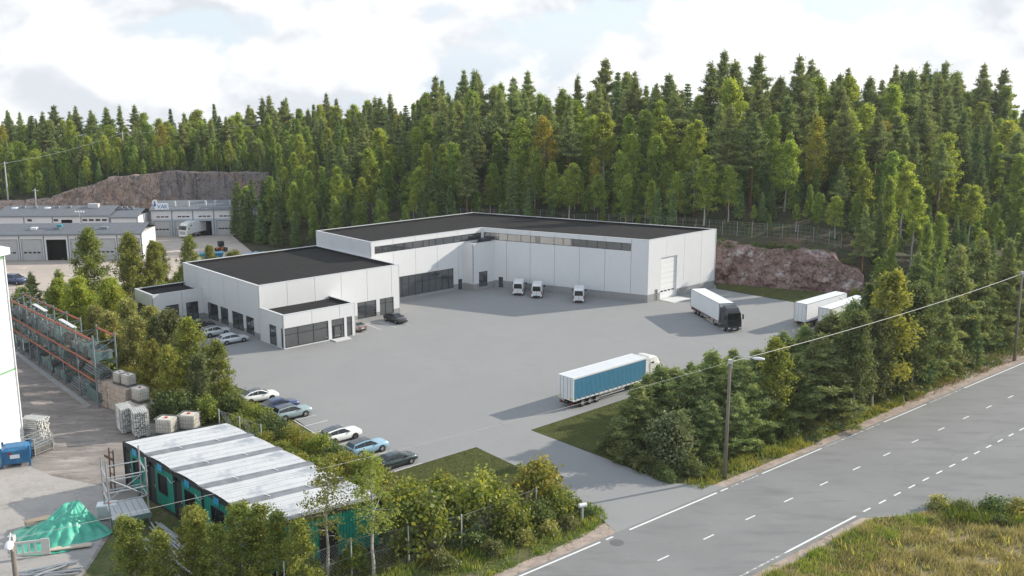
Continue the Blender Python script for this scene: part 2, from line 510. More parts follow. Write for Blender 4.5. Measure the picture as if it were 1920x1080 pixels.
# edge lines
stripe('edge_line', rd(-60, 5.5), rd(-14.2, 5.5), .2, M_paint)
stripe('edge_line', rd(-13.5, 5.5), rd(-12.6, 5.5), .2, M_paint)
stripe('edge_line', rd(-10.5, 5.5), rd(1.9, 5.5), .2, M_paint)
stripe('edge_line', rd(2.5, 5.5), rd(3.6, 5.5), .18, M_paint)
stripe('edge_line', rd(4.2, 5.5), rd(5.3, 5.5), .16, M_worn)
stripe('edge_line', rd(5.8, 5.5), rd(8.6, 5.5), .15, M_worn)
stripe('edge_line', rd(9.2, 5.5), rd(20, 5.5), .16, M_paint)
stripe('edge_line', rd(20.6, 5.5), rd(32, 5.5), .15, M_worn)
stripe('edge_line', rd(33, 5.5), rd(43, 5.5), .16, M_paint)
stripe('edge_line', rd(44, 5.5), rd(52, 5.5), .15, M_worn)
stripe('edge_line', rd(53, 5.5), rd(250, 5.5), .16, M_paint)
stripe('edge_line', rd(-60, -6.1), rd(-3.4, -6.1), .16, M_worn)
stripe('edge_line', rd(-3.4, -6.1), rd(7.4, -6.1), .2, M_paint)
for k in range(16):
    s = 9.4 + k * 2.78
    stripe('junction_dash', rd(s - .62, -6.05), rd(s + .62, -6.05), .17, M_paint)

# storage yard on the left, split in gravel and concrete
sheet('storage_yard', [(-90, 60), (-33.5, 60), (-34.5, 72), (-36, 86), (-36.5, 100), (-37.5, 109), (-44, 117.5), (-52, 126), (-75, 151), (-120, 151), (-120, 60)], -0.045, M_store)
sheet('concrete_apron', [(-90, 60), (-34, 60), (-34.6, 72), (-36.6, 86), (-40, 91.8), (-46.5, 94.5), (-50.5, 97.4), (-90, 97.4)], -0.038, M_slab)
sheet('far_yard', [(-260, 176), (-74, 176), (-70, 189), (-62, 203), (-58, 222), (-64, 235), (-71, 250), (-73.5, 281), (-80, 290), (-260, 292)], -0.04, M_far)

sheet('dry_field', [rd(-60, -7.6), rd(8.0, -7.4), (33.4, 84.5), (36.6, 85.0), (41.3, 86.8), (48.4, 86.7), (62, 87.4), (66, 60), (10, 50)], -0.05, layered('dry_field_soil', (.26, .20, .115), [((.17, .16, .06), .35, .5, .62, None), ((.33, .27, .17), .9, .5, .7, None)], bump=.4, bscale=6))
# lawns
lawn_a = [(-13.1, 94.5), (-3.9, 102.4), (2.0, 95.2), (1.2, 93.2), (2.6, 90.6), (-3, 84), (-12, 92)]
lawn_b = [(2.25, 107.8), (13.2, 117.9), (20, 122), (16, 99), (12.5, 96.5), (9.95, 99.4)]
lawn_c = [(39.2, 185.8), (51.2, 173.3), (61, 172), (66, 178.8), (57.6, 182.8), (39.6, 190.8)]
for L in (lawn_a, lawn_b, lawn_c):
    sheet('lawn', L, 0.02 if L is lawn_c else 0.0, M_lawn)

# ------------------------------------------------------------------ parking markings
M_line = mat('parking_paint', (0.72, 0.72, 0.70), .75, col2=(0.55, .55, .54), scale=4)
for a, b in [((-13.07, 94.74), (-9.45, 97.9)), ((-16.04, 98.98), (-12.92, 101.6)), ((-19.93, 102.4), (-17.0, 105.05)), ((-22.7, 106.76), (-19.6, 109.45)),
             ((-24.08, 109.07), (-21.69, 111.19)), ((-25.68, 111.12), (-23.42, 113.14)), ((-13.07, 94.74), (-25.7, 111.2)),
             ((-43.44, 143.6), (-39.98, 146.99)), ((-45.3, 145.9), (-41.9, 149.2)), ((-47.2, 148.0), (-43.8, 151.2)), ((-50.9, 151.9), (-47.4, 155.1)),
             ((-23.94, 157.77), (-20.76, 153.88)), ((-22.06, 159.55), (-18.68, 155.51)), ((-19.98, 161.4), (-16.81, 157.42)), ((-26.0, 156.0), (-22.83, 152.2)), ((-24.3, 157.4), (-19.2, 162.0))]:
    stripe('parking_line', a, b, .12, M_line, -0.012)
# ------------------------------------------------------------------ warehouse
M_panel = mat('white_wall_panel', (0.69, 0.696, 0.703), .55, .35, col2=(0.668, 0.674, 0.681), scale=.7, objvar=.012, bump=.02, bscale=30)
M_plinth = mat('plinth_concrete', (0.335, 0.335, 0.335), .85, .2, col2=(0.29, 0.29, 0.292), scale=1.3, bump=.08, bscale=14)
M_joint = mat('wall_core', (0.33, 0.35, 0.38), .8)
M_roof = mat('roof_felt', (0.026, 0.025, 0.025), .95, .1, col2=(0.033, 0.032, 0.032), scale=.8, bump=.08, bscale=25)
M_cope = mat('coping_metal', (0.55, 0.56, 0.57), .5, .4)
M_frame = mat('anthracite_frame', (0.035, 0.04, 0.046), .45, .4)
M_glass = mat('window_glass', (0.045, 0.05, 0.055), .03, ior=2.5, col2=(0.07, .076, .08), scale=.35)
M_door = mat('dark_steel_door', (0.045, 0.055, 0.065), .5, .4)
M_gate = mat('white_gate_section', (0.78, 0.78, 0.775), .5, .35)
M_pad = mat('pale_concrete_pad', (0.62, 0.62, 0.61), .85, col2=(.55, .55, .545), scale=2)

WTH = 0.739
WH = empty('warehouse', (-33.739, 142.154, 0), WTH)
tag(WH, 'large L-shaped white panel warehouse with black flat roofs and lower office blocks', 'warehouse')

class Wall:
    def __init__(s, a, b):
        s.a = Vector((*a, 0)); d = Vector((*b, 0)) - s.a; s.len = d.length; s.d = d.normalized(); s.n = Vector((s.d.y, -s.d.x, 0))
    def P(s, t, out, z):
        p = s.a + s.d * t + s.n * out; return (p.x, p.y, z)

def panel_mesh(W, s0, s1, z0, z1, ops, out, depth):
    S = sorted({s0, s1, *[min(max(v, s0), s1) for o in ops for v in o[:2]]}); Z = sorted({z0, z1, *[min(max(v, z0), z1) for o in ops for v in o[2:4]]})
    mb = MB(); solid = {}
    for i in range(len(S) - 1):
        for j in range(len(Z) - 1):
            cs, cz = (S[i] + S[i + 1]) / 2, (Z[j] + Z[j + 1]) / 2
            solid[i, j] = not any(o[0] < cs < o[1] and o[2] < cz < o[3] for o in ops)
    for (i, j), ok in solid.items():
        if not ok: continue
        a, b, c, e = S[i], S[i + 1], Z[j], Z[j + 1]
        mb.quad(W.P(a, out, c), W.P(b, out, c), W.P(b, out, e), W.P(a, out, e))
        if not solid.get((i - 1, j)): mb.quad(W.P(a, out - depth, c), W.P(a, out, c), W.P(a, out, e), W.P(a, out - depth, e))
        if not solid.get((i + 1, j)): mb.quad(W.P(b, out, c), W.P(b, out - depth, c), W.P(b, out - depth, e), W.P(b, out, e))
        if not solid.get((i, j - 1)): mb.quad(W.P(a, out - depth, c), W.P(b, out - depth, c), W.P(b, out, c), W.P(a, out, c))
        if not solid.get((i, j + 1)): mb.quad(W.P(a, out, e), W.P(b, out, e), W.P(b, out - depth, e), W.P(a, out - depth, e))
    return mb

def facade(parent, a, b, z0, z1, joints=(), ops=(), plinth=0.0, gap=0.03, m=None):
    W = Wall(a, b); cuts = [0.0] + [j for j in joints if 0.1 < j < W.len - .1] + [W.len]
    zb = max(z0, plinth)
    for k in range(len(cuts) - 1):
        s0 = cuts[k] + (gap if k else 0); s1 = cuts[k + 1] - (gap if k < len(cuts) - 2 else 0)
        o = [x for x in ops if x[1] > s0 and x[0] < s1]
        mb = panel_mesh(W, s0, s1, zb + (.015 if plinth > z0 else 0), z1 - .03, o, 0.0, .16)
        if mb.f: mb.build('wall_panel', m or M_panel, parent)
    if plinth > z0:
        panel_mesh(W, 0, W.len, z0 - .1, plinth, list(ops), -0.02, .16).build('plinth', M_plinth, parent)
    return W

def window(parent, W, s0, s1, z0, z1, mull=(), trans=(), depth=.13, fw=.07, name='window', gl=None):
    mb = MB()
    def bar(sa, sb, za, zb_):
        p = [W.P(sa, -depth - .06, za), W.P(sb, -depth - .06, za), W.P(sb, -depth + .05, za), W.P(sa, -depth + .05, za)]
        mb.hexa(p[::-1] + [(x, y, zb_) for x, y, _ in p[::-1]])
    bar(s0, s0 + fw, z0, z1); bar(s1 - fw, s1, z0, z1)
    bar(s0 + fw, s1 - fw, z0, z0 + fw); bar(s0 + fw, s1 - fw, z1 - fw, z1)
    for q in mull: bar(q - fw / 2, q + fw / 2, z0 + fw, z1 - fw)
    cs = [s0 + fw] + [x for q in mull for x in (q - fw / 2, q + fw / 2)] + [s1 - fw]
    for q in trans:
        for k in range(0, len(cs), 2): bar(cs[k], cs[k + 1], q - fw / 2, q + fw / 2)
    win = mb.build(name, M_frame, parent)
    zs = [z0 + fw] + [x for q in trans for x in (q - fw / 2, q + fw / 2)] + [z1 - fw]
    for k in range(0, len(cs), 2):
        for j in range(0, len(zs), 2):
            MB().quad(W.P(cs[k], -depth, zs[j]), W.P(cs[k + 1], -depth, zs[j]), W.P(cs[k + 1], -depth, zs[j + 1]), W.P(cs[k], -depth, zs[j + 1])).build('pane', gl or M_glass, win)
    return win

def leaf_door(parent, W, s0, s1, z1, m=None, depth=.1):
    d = panel_mesh(W, s0 + .04, s1 - .04, 0.0, z1 - .04, [], -depth + .03, .08).build('door', m or M_door, parent)
    panel_mesh(W, s1 - .2, s1 - .14, .95, 1.1, [], -depth + .09, .06).build('handle', M_cope, d)
    f = MB()
    for a, b, c, e in ((s0, s0 + .04, 0, z1), (s1 - .04, s1, 0, z1), (s0 + .04, s1 - .04, z1 - .04, z1)):
        p = [W.P(a, -depth - .05, c), W.P(b, -depth - .05, c), W.P(b, -depth + .06, c), W.P(a, -depth + .06, c)]
        f.hexa(p[::-1] + [(x, y, e) for x, y, _ in p[::-1]])
    f.build('door_frame', M_frame, d)
    return d

def block(parent, poly, h, skip=(), roof_drop=.42, name='roof'):
    """core, roof, parapet and coping of one volume (poly counter-clockwise)"""
    n = len(poly)
    def inset(d):
        out = []
        for i in range(n):
            p0, p1, p2 = Vector(poly[i - 1]), Vector(poly[i]), Vector(poly[(i + 1) % n])
            d1, d2 = (p1 - p0).normalized(), (p2 - p1).normalized()
            n1, n2 = Vector((-d1.y, d1.x)), Vector((-d2.y, d2.x))
            k = d / (1 + n1.dot(n2)); q = p1 + (n1 + n2) * k
            out.append((q.x, q.y))
        return out
    MB().prism(inset(.30), -.2, h - roof_drop - .05).build('inner_wall', M_joint, parent)
    MB().poly([(x, y, h - roof_drop) for x, y in inset(.25)]).build(name, M_roof, parent)
    o1, i0, i1 = inset(-.025), inset(.17), inset(.38)
    pm, cm = MB(), MB()
    for i in range(n):
        if i in skip: continue
        j = (i + 1) % n
        pm.hexa([(*i0[i], h - 1.2), (*i0[j], h - 1.2), (*i1[j], h - 1.2), (*i1[i], h - 1.2), (*i0[i], h - .035), (*i0[j], h - .035), (*i1[j], h - .035), (*i1[i], h - .035)])
        cm.hexa([(*o1[i], h - .03), (*o1[j], h - .03), (*i1[j], h - .03), (*i1[i], h - .03), (*o1[i], h + .03), (*o1[j], h + .03), (*i1[j], h + .03), (*i1[i], h + .03)])
    pm.build('parapet', M_roof, parent); cm.build('coping', M_cope, parent)

# --- entrance block
EH, LH, AH, TH_ = 5.18, 8.53, 5.2, 11.31
block(WH, [(0, 0), (12.56, 0), (12.56, 7.1), (0, 7.1)], EH, skip=(2,))
W = facade(WH, (0, 0), (12.56, 0), 0, EH, (4.89, 9.78), [(.1, 7.7, .12, 3.15), (8.26, 10.55, 0, 3.15), (11.0, 12.0, .05, 3.17)])
window(WH, W, .1, 7.7, .12, 3.15, (2.5, 5.17), (2.1,))
w_ = window(WH, W, 8.26, 10.55, 2.1, 3.15)
leaf_door(WH, W, 8.62, 10.0, 2.1, m=M_frame)
dd = MB().quad(W.P(8.8, -.055, .35), W.P(9.82, -.055, .35), W.P(9.82, -.055, 1.95), W.P(8.8, -.055, 1.95)).build('door_glass', M_glass, WH)
window(WH, W, 8.26, 8.62, 0.02, 2.1); window(WH, W, 10.0, 10.55, 0.02, 2.1)
window(WH, W, 11.0, 12.0, .05, 3.17, (), (2.1,))
W = facade(WH, (0, 7.1), (0, 0), 0, EH, (), [(7.1 - 4.25, 7.1 - 2.1, .05, 3.16), (7.1 - .75, 7.1 - .08, .12, 3.15)])
window(WH, W, 7.1 - 4.25, 7.1 - 2.1, .05, 3.16, (), (1.9,)); window(WH, W, 7.1 - .75, 7.1 - .08, .12, 3.15, (), (2.1,))
facade(WH, (12.56, 0), (12.56, 7.1), 0, EH)
# --- low block
block(WH, [(0, 7.1), (26.27, 7.1), (26.27, 33.39), (0, 33.39)], LH)
W = facade(WH, (0, 7.1), (26.27, 7.1), 0, LH, (4.93, 9.87, 14.75, 19.74, 24.64), [(17.7, 21.47, .35, 3.17), (22.17, 25.0, .35, 3.17)], 1.0)
window(WH, W, 17.7, 21.47, .35, 3.17, (19.4,), (2.35,)); window(WH, W, 22.17, 25.0, .35, 3.17, (23.4,), (2.35,))
lows = [(9.0, 11.55), (12.4, 16.15), (17.5, 20.2), (21.0, 24.8)]
W = facade(WH, (0, 33.39), (0, 7.1), 0, LH, [33.39 - v for v in (28.5, 23.5, 18.6, 13.7)], [(33.39 - b, 33.39 - a, .35, 3.15) for a, b in lows], 1.0)
for a, b in lows: window(WH, W, 33.39 - b, 33.39 - a, .35, 3.15, (33.39 - (a + b) / 2,), (2.2,))
facade(WH, (26.27, 7.1), (26.27, 15.6), 0, LH, (4.2,), (), 1.0)
facade(WH, (26.27, 33.39), (0, 33.39), 0, LH, (5, 10, 15, 20), (), 1.0)
# --- annex
block(WH, [(-8.6, 26.32), (0, 26.32), (0, 33.39), (-8.6, 33.39)], AH, skip=(1,))
W = facade(WH, (-8.6, 26.32), (0, 26.32), 0, AH, (4.95,), [(2.17, 4.35, .28, 3.15), (5.6, 7.7, .28, 3.15)], 1.0)
window(WH, W, 2.17, 4.35, .28, 3.15, (3.26,), (2.2,)); window(WH, W, 5.6, 7.7, .28, 3.15, (6.65,), (2.2,))
W = facade(WH, (-8.6, 33.39), (-8.6, 26.32), 0, AH, (), [(.67, 4.4, .3, 3.15), (5.3, 6.15, 0, 2.0)], 1.0)
window(WH, W, .67, 4.4, .3, 3.15, (1.9, 3.15), (2.2,)); leaf_door(WH, W, 5.3, 6.15, 2.0)
facade(WH, (0, 33.39), (-8.6, 33.39), 0, AH)
# --- tall L-shaped hall
IC, W1, W2, BC = (51.887, 15.45), (63.93, -15.91), (83.71, -15.89), (64.78, 33.39)
block(WH, [(26.27, 15.45), IC, W1, W2, BC, (26.27, 33.39)], TH_)
W = facade(WH, (26.27, 15.45), IC, 0, TH_, (4.82, 9.76, 14.75, 19.71), [(.86, 25.45, 9.1, 10.42), (.6, 18.57, .52, 4.35), (19.7, 20.62, 0, 2.0)], 1.15)
window(WH, W, .86, 25.45, 9.1, 10.42, [2.6, 5.4, 7.35, 9.3, 11.6, 13.0, 14.5, 16.3, 18.8, 20.7, 22.6, 24.1], depth=.1)
window(WH, W, .6, 18.57, .52, 4.35, [2.1 + 1.53 * k for k in range(11)], (2.9,))
leaf_door(WH, W, 19.7, 20.62, 2.0)
cl = [1.71, 3.62, 5.51, 8.32, 10.33, 12.25, 15.13, 16.98, 18.97, 21.75, 23.72, 25.58, 28.42]
W = facade(WH, IC, W1, 0, TH_, (5.29, 10.28, 15.29, 20.3, 25.3, 30.3), [(.42, 30.25, 9.1, 10.5), (3.6, 4.55, 0, 2.05)], 1.35)
window(WH, W, .42, 30.25, 9.1, 10.5, cl, depth=.1)
leaf_door(WH, W, 3.6, 4.55, 2.05)
W = facade(WH, W1, W2, 0, TH_, (4.97, 10.12, 15.27), [(3.4, 8.15, 0, 7.7), (1.88, 2.74, 0, 2.08)], 1.38)
leaf_door(WH, W, 1.88, 2.74, 2.08, m=mat('grey_steel_door', (.2, .21, .22), .5))
gt = MB()
for a, b in ((3.4, 3.5), (8.05, 8.15)): gt.hexa([W.P(a, -.3, 0), W.P(b, -.3, 0), W.P(b, .0, 0), W.P(a, .0, 0)][::-1] + [W.P(a, -.3, 7.7), W.P(b, -.3, 7.7), W.P(b, .0, 7.7), W.P(a, .0, 7.7)][::-1])
gate = gt.build('sectional_door', M_cope, WH)
for k in range(8):
    panel_mesh(W, 3.5, 8.05, k * .955 + .0, k * .955 + .925, [], -.22 + .0, .1).build('door_section', M_gate, gate)
for k in range(4):
    panel_mesh(W, 3.85 + k * 1.03, 4.6 + k * 1.03, 1.3, 1.58, [], -.2, .03).build('door_window', M_glass, gate)
facade(WH, W2, BC, 0, TH_, [5 * k for k in range(1, 11)], (), 1.3)
facade(WH, BC, (26.27, 33.39), 0, TH_, [5 * k for k in range(1, 8)], (), 1.3)
facade(WH, (26.27, 33.39), (26.27, 15.45), LH - .6, TH_, (5.9, 11.9))
# --- stair core in the inner corner
block(WH, [(47.45, 12.85), (52.88, 12.85), (51.9, 15.4), (47.45, 15.4)], 8.95, skip=(1, 2))
W = facade(WH, (47.45, 12.85), (52.88, 12.85), 0, 8.95, (), [(1.45, 3.6, .5, 3.4)], 1.2)
window(WH, W, 1.45, 3.6, .5, 3.4, (), (2.5,))
facade(WH, (47.45, 15.45), (47.45, 12.85), 0, 8.95, (), (), 1.2)
MB().box(50.3, 52.4, 13.3, 14.8, 8.5, 9.5).build('roof_hatch', M_frame, WH)
# --- pads at the doors
MB().prism([(8.0, -1.55), (10.8, -1.55), (10.8, -.02), (8.0, -.02)], -.05, .12).build('door_step', M_pad, WH)
MB().prism([(67.3, -19.2), (72.3, -19.2), (72.3, -15.95), (67.3, -15.95)], -.05, .05).build('loading_pad', M_pad, WH)
# roof outlets and vents
for x, y, z in ((12, 20, LH - .42), (20, 26, LH - .42), (40, 24, TH_ - .42), (66, 5, TH_ - .42), (74, -6, TH_ - .42)):
    pass
# ------------------------------------------------------------------ vehicles
M_tyre = mat('tyre_rubber', (0.022, 0.022, 0.023), .85, .2)
M_rim = mat('alloy_rim', (0.55, 0.56, 0.57), .3, .5, metal=.7)
M_rimd = mat('dark_rim', (0.12, 0.12, 0.125), .35, .5, metal=.6)
M_cglass = mat('car_glass', (0.012, 0.014, 0.016), .04, ior=1.6)
M_blackp = mat('black_plastic', (0.02, 0.02, 0.021), .6, .3)
M_tail = mat('tail_light_red', (0.32, 0.015, 0.015), .25, .5)
M_head = mat('headlight_glass', (0.72, 0.74, 0.76), .12, .5)
M_plate = mat('number_plate', (0.72, 0.73, 0.74), .5)
M_steel = mat('galvanised_steel', (0.42, 0.43, 0.44), .45, .5, metal=.5, col2=(.34, .35, .36), scale=6)
def paint(name, c, metal=.25):
    return mat('paint_' + name, c, .32, .5, metal=metal, coat=.7)

def wheel(parent, x, y, r, w, rimm, side):
    """tyre with tread edge, rim with spokes; side = +1 left, -1 right"""
    t = MB(); n = 18
    prof = [(r * .62, -w / 2), (r * .93, -w / 2), (r, -w * .32), (r, w * .32), (r * .93, w / 2), (r * .62, w / 2)]
    t.loft([[(math.cos(2 * math.pi * k / n) * a, b, math.sin(2 * math.pi * k / n) * a) for k in range(n)] for a, b in prof], cap=False)
    o = t.build('wheel', M_tyre, parent, (x, y, r), smooth=True)
    f = w / 2 * side * .86
    m = MB()
    rr = r * .64
    m.poly([(math.cos(2 * math.pi * k / n) * rr, f * .45, math.sin(2 * math.pi * k / n) * rr) for k in (range(n) if side < 0 else reversed(range(n)))])
    for k in range(5):
        a = 2 * math.pi * k / 5 + .3
        m.bar((0, f * .9, 0), (math.cos(a) * rr * .97, f, math.sin(a) * rr * .97), rr * .34, .03, up=(0, 1, 0))
    m.loft([[(math.cos(2 * math.pi * k / n) * q, yy, math.sin(2 * math.pi * k / n) * q) for k in range(n)] for q, yy in ((rr, f * .5), (rr * 1.02, f * 1.02), (rr * .9, f * 1.04))], cap=False)
    m.build('rim', rimm, o)
    return o

CAR = {  # belt/nose profile (x, sill z, top z, half width) and greenhouse (x, z) points
    'sedan': dict(L=4.8, body=[(-2.38, .46, .80, .76), (-2.30, .32, .98, .86), (-1.95, .24, 1.04, .92), (-1.0, .2, 1.0, .945), (0, .19, .97, .95), (.9, .2, .95, .94), (1.45, .22, .90, .93), (2.0, .25, .84, .91), (2.26, .28, .76, .87), (2.38, .34, .64, .80)],
                  gh=[(-1.95, 1.02), (-1.15, 1.36), (-.35, 1.45), (.25, 1.42), (1.25, .93)], wb=.84, wr=.62),
    'fastback': dict(L=4.8, body=[(-2.38, .48, .86, .78), (-2.28, .33, 1.05, .88), (-1.9, .25, 1.10, .94), (-1.0, .21, 1.05, .96), (0, .2, 1.0, .965), (.9, .21, .98, .955), (1.45, .23, .93, .94), (2.0, .26, .88, .92), (2.26, .29, .80, .88), (2.38, .35, .68, .80)],
                  gh=[(-2.1, 1.08), (-1.2, 1.44), (-.4, 1.55), (.2, 1.52), (1.3, .96)], wb=.86, wr=.63),
    'suv': dict(L=4.65, body=[(-2.30, .50, .95, .80), (-2.24, .36, 1.08, .90), (-1.9, .27, 1.12, .955), (-1.0, .24, 1.09, .97), (0, .23, 1.06, .975), (.9, .24, 1.04, .965), (1.4, .26, 1.02, .955), (1.9, .29, 1.0, .94), (2.2, .32, .94, .90), (2.30, .38, .82, .83)],
                gh=[(-2.2, 1.08), (-1.85, 1.50), (-.6, 1.62), (.1, 1.60), (1.05, 1.03)], wb=.88, wr=.68),
    'wagon': dict(L=4.85, body=[(-2.40, .46, .86, .78), (-2.32, .33, .99, .88), (-1.95, .25, 1.03, .93), (-1.0, .21, 1.0, .95), (0, .2, .98, .955), (.9, .21, .96, .945), (1.45, .23, .92, .93), (2.0, .26, .87, .91), (2.28, .29, .79, .87), (2.40, .35, .67, .80)],
                  gh=[(-2.25, 1.0), (-1.75, 1.40), (-.5, 1.50), (.15, 1.47), (1.2, .95)], wb=.85, wr=.64),
}
def make_car(kind, pm, roofm, loc, h, label, rimm=None, name='parked_car', group='cars parked round the yard', s=1.0):
    c = CAR[kind]; rimm = rimm or M_rim
    root = empty(name, (loc[0], loc[1], -.012), R(h), (s, s, s))
    tag(root, label, 'car', group)
    rings = []
    for x, z0, z1, w in c['body']:
        zm = (z0 + z1) / 2
        rings.append([(x, -w * .86, z0), (x, -w * .98, z0 + .10), (x, -w, zm), (x, -w * .96, z1 - .08), (x, -w * .84, z1), (x, -w * .4, z1 + .035), (x, w * .4, z1 + .035), (x, w * .84, z1), (x, w * .96, z1 - .08), (x, w, zm), (x, w * .98, z0 + .10), (x, w * .86, z0)])
    MB().loft(rings).build('body', pm, root, smooth=True)
    gh, wb, wr = c['gh'], c['wb'], c['wr']
    zb = gh[0][1]; zt = max(z for _, z in gh)
    def yat(x, z):
        zbb = zb + (gh[-1][1] - zb) * (x - gh[0][0]) / (gh[-1][0] - gh[0][0])
        return wb + (wr - wb) * max(0, min(1, (z - zbb) / (zt - .05 - zbb)))
    rg = []
    for i, (x, z) in enumerate(gh):
        zz = max(z, .9)
        if i in (0, len(gh) - 1):
            rg.append([(x, -wb, zz - .1), (x, -wb, zz - .04), (x, -wb * .92, zz), (x, wb * .92, zz), (x, wb, zz - .04), (x, wb, zz - .1)])
        else:
            rg.append([(x, -wb - .0, .9), (x, -yat(x, z - .05), z - .06), (x, -wr * .86, z), (x, wr * .86, z), (x, yat(x, z - .05), z - .06), (x, wb, .9)])
    MB().loft(rg).build('cabin', pm, root, smooth=False)
    # roof skin
    rf = MB(); pts = gh[1:4]
    rf.loft([[(x, -wr * .9, z + .012), (x, -wr * .5, z + .028), (x, wr * .5, z + .028), (x, wr * .9, z + .012), (x, wr * .9, z - .01), (x, -wr * .9, z - .01)] for x, z in pts])
    rf.build('roof', roofm, root, smooth=False)
    # windscreen and rear window
    def slope_glass(p, q, nm):
        (xa, za), (xb, zb_) = p, q; g = MB()
        def pt(t, k, off=.018):
            x, z = xa + (xb - xa) * t, za + (zb_ - za) * t
            w = (wb + (wr - wb) * t) * .86
            dx, dz = xb - xa, zb_ - za; L = math.hypot(dx, dz); sg = 1 if xa < xb else -1
            return (x - dz / L * off * sg, k * w, z + abs(dx) / L * off)
        a = [pt(.08, -1), pt(.08, 1), pt(.93, 1), pt(.93, -1)]
        g.quad(*(a if xa > xb else a[::-1]))
        g.build(nm, M_cglass, root)
    slope_glass(gh[4], gh[3], 'windscreen'); slope_glass(gh[0], gh[1], 'rear_window')
    # side windows, split by the pillar
    def zroof(x):
        for (xa, za), (xb, zb_) in zip(gh, gh[1:]):
            if xa <= x <= xb: return za + (zb_ - za) * (x - xa) / (xb - xa)
        return zb
    xs0, xs1 = gh[0][0] + .22, gh[-1][0] - .16
    cuts = [xs0, gh[1][0] + .18, (gh[1][0] + gh[3][0]) / 2 + .15, xs1]
    for k in range(3):
        xa, xb = cuts[k] + (.035 if k else 0), cuts[k + 1] - .035
        if k == 0 and kind in ('sedan', 'fastback'): xa += .12
        for sd in (-1, 1):
            top = [(x, zroof(x) - .10) for x in np.linspace(xa, xb, 5)]
            zbl = lambda x: zb + (gh[-1][1] - zb) * (x - gh[0][0]) / (gh[-1][0] - gh[0][0]) + .03
            P = [(xa, zbl(xa)), (xb, zbl(xb))] + [(x, max(z, zbl(x) + .01)) for x, z in reversed(top)]
            P = [(x, sd * (yat(x, z) + .016), z) for x, z in P]
            MB().poly(P if sd < 0 else P[::-1]).build('side_window', M_cglass, root)
    wx = 1.38 if kind != 'suv' else 1.33; r = .34 if kind != 'suv' else .365
    for x in (wx, -wx):
        for sd in (-1, 1):
            wa = MB(); n = 20; hw = .955 if kind != 'suv' else .975
            wa.poly([(x + math.cos(math.pi * 2 * k / n) * (r + .055), sd * (hw + .006), r + math.sin(math.pi * 2 * k / n) * (r + .055)) for k in (range(n) if sd > 0 else reversed(range(n)))][::-1])
            wa.build('wheel_arch', M_blackp, root)
            wheel(root, x, sd * (hw - .09), r, .22, rimm, sd)
    xf, xr = c['L'] / 2, -c['L'] / 2
    zf = c['body'][-2][2]; zr_ = c['body'][1][2]
    for sd in (-1, 1):
        MB().hexa([(xf - .32, sd * .50, zf - .10), (xf - .03, sd * .45, zf - .14), (xf - .14, sd * .76, zf - .12), (xf - .38, sd * .83, zf - .08), (xf - .34, sd * .50, zf + .0), (xf - .10, sd * .45, zf - .04), (xf - .18, sd * .75, zf - .02), (xf - .42, sd * .83, zf + .03)]).build('headlight', M_head, root)
        MB().box(xr + .0, xr + .22, sd * .62 - .19, sd * .62 + .19, zr_ - .20, zr_ - .07).build('tail_light', M_tail, root)
        MB().box(gh[3][0] + .52, gh[3][0] + .70, sd * (wb + .14) - .11, sd * (wb + .14) + .11, zb - .02, zb + .12).build('mirror', pm, root, bevel=.03)
        MB().box(-1.0, 1.0, sd * (c['body'][4][3] - .02) - .02, sd * (c['body'][4][3] - .02) + .02, .22, .30).build('sill', M_blackp, root)
    MB().box(xf - .16, xf + .0, -.42, .42, .42, .60).build('grille', M_blackp, root)
    MB().box(xr - .0, xr + .12, -.26, .26, .60, .72).build('number_plate', M_plate, root)
    MB().box(xr - .01, xr + .14, -.66, .66, .34, .46).build('rear_bumper', M_blackp, root)
    return root

P_white = paint('white', (.78, .78, .77), 0); P_silver = paint('silver', (.62, .64, .66), .3); P_black = paint('black', (.012, .012, .014), .1)
P_navy = paint('navy', (.03, .05, .13), .3); P_teal = paint('grey_teal', (.30, .38, .39), .3); P_sky = paint('light_blue', (.27, .44, .56), .2)
P_green = paint('dark_green', (.025, .045, .048), .3); P_brown = paint('brown_grey', (.22, .19, .18), .4)
P_roofb = paint('gloss_black_roof', (.03, .032, .036), .1)
make_car('sedan', P_green, P_green, (-12.14, 97.4), 42.3, 'dark green saloon at the end of the parking row beside the lawn')
make_car('suv', P_sky, P_roofb, (-15.6, 101.0), 41, 'light blue SUV with black roof parked between white SUV and green saloon')
make_car('suv', P_white, P_roofb, (-19.08, 104.75), 41, 'white SUV with black roof parked beside the hedge', rimm=M_rimd)
make_car('suv', P_teal, P_roofb, (-26.15, 112.35), 40, 'grey teal SUV parked half behind the hedge')
make_car('sedan', P_navy, P_navy, (-28.3, 115.1), 40, 'dark blue car tucked behind the grey teal SUV')
make_car('fastback', P_white, P_roofb, (-31.6, 118.5), 36, 'white fastback car with black glass roof by the hedge', rimm=M_rimd)
make_car('wagon', P_silver, P_silver, (-42.5, 146.25), 41, 'silver estate car parked nearest the entrance block')
make_car('suv', P_silver, P_roofb, (-46.4, 150.5), 42, 'silver SUV with black roof parked beside the office windows')
make_car('fastback', P_black, P_black, (-50.0, 154.3), 42, 'black fastback car parked beside the silver SUV', rimm=M_rimd)
make_car('sedan', P_navy, P_roofb, (-53.0, 157.0), 42, 'dark blue car parked under the annex windows', rimm=M_rimd)
make_car('sedan', P_black, P_black, (-19.24, 159.4), -47.7, 'black saloon facing the yard in front of the office windows')
make_car('sedan', P_brown, P_brown, (-25.2, 154.2), 132.3, 'brown grey saloon half hidden behind the entrance block')
make_car('suv', P_navy, P_navy, (-97.0, 190.5), -25, 'dark blue car in the far yard behind the white shed', s=1.15)

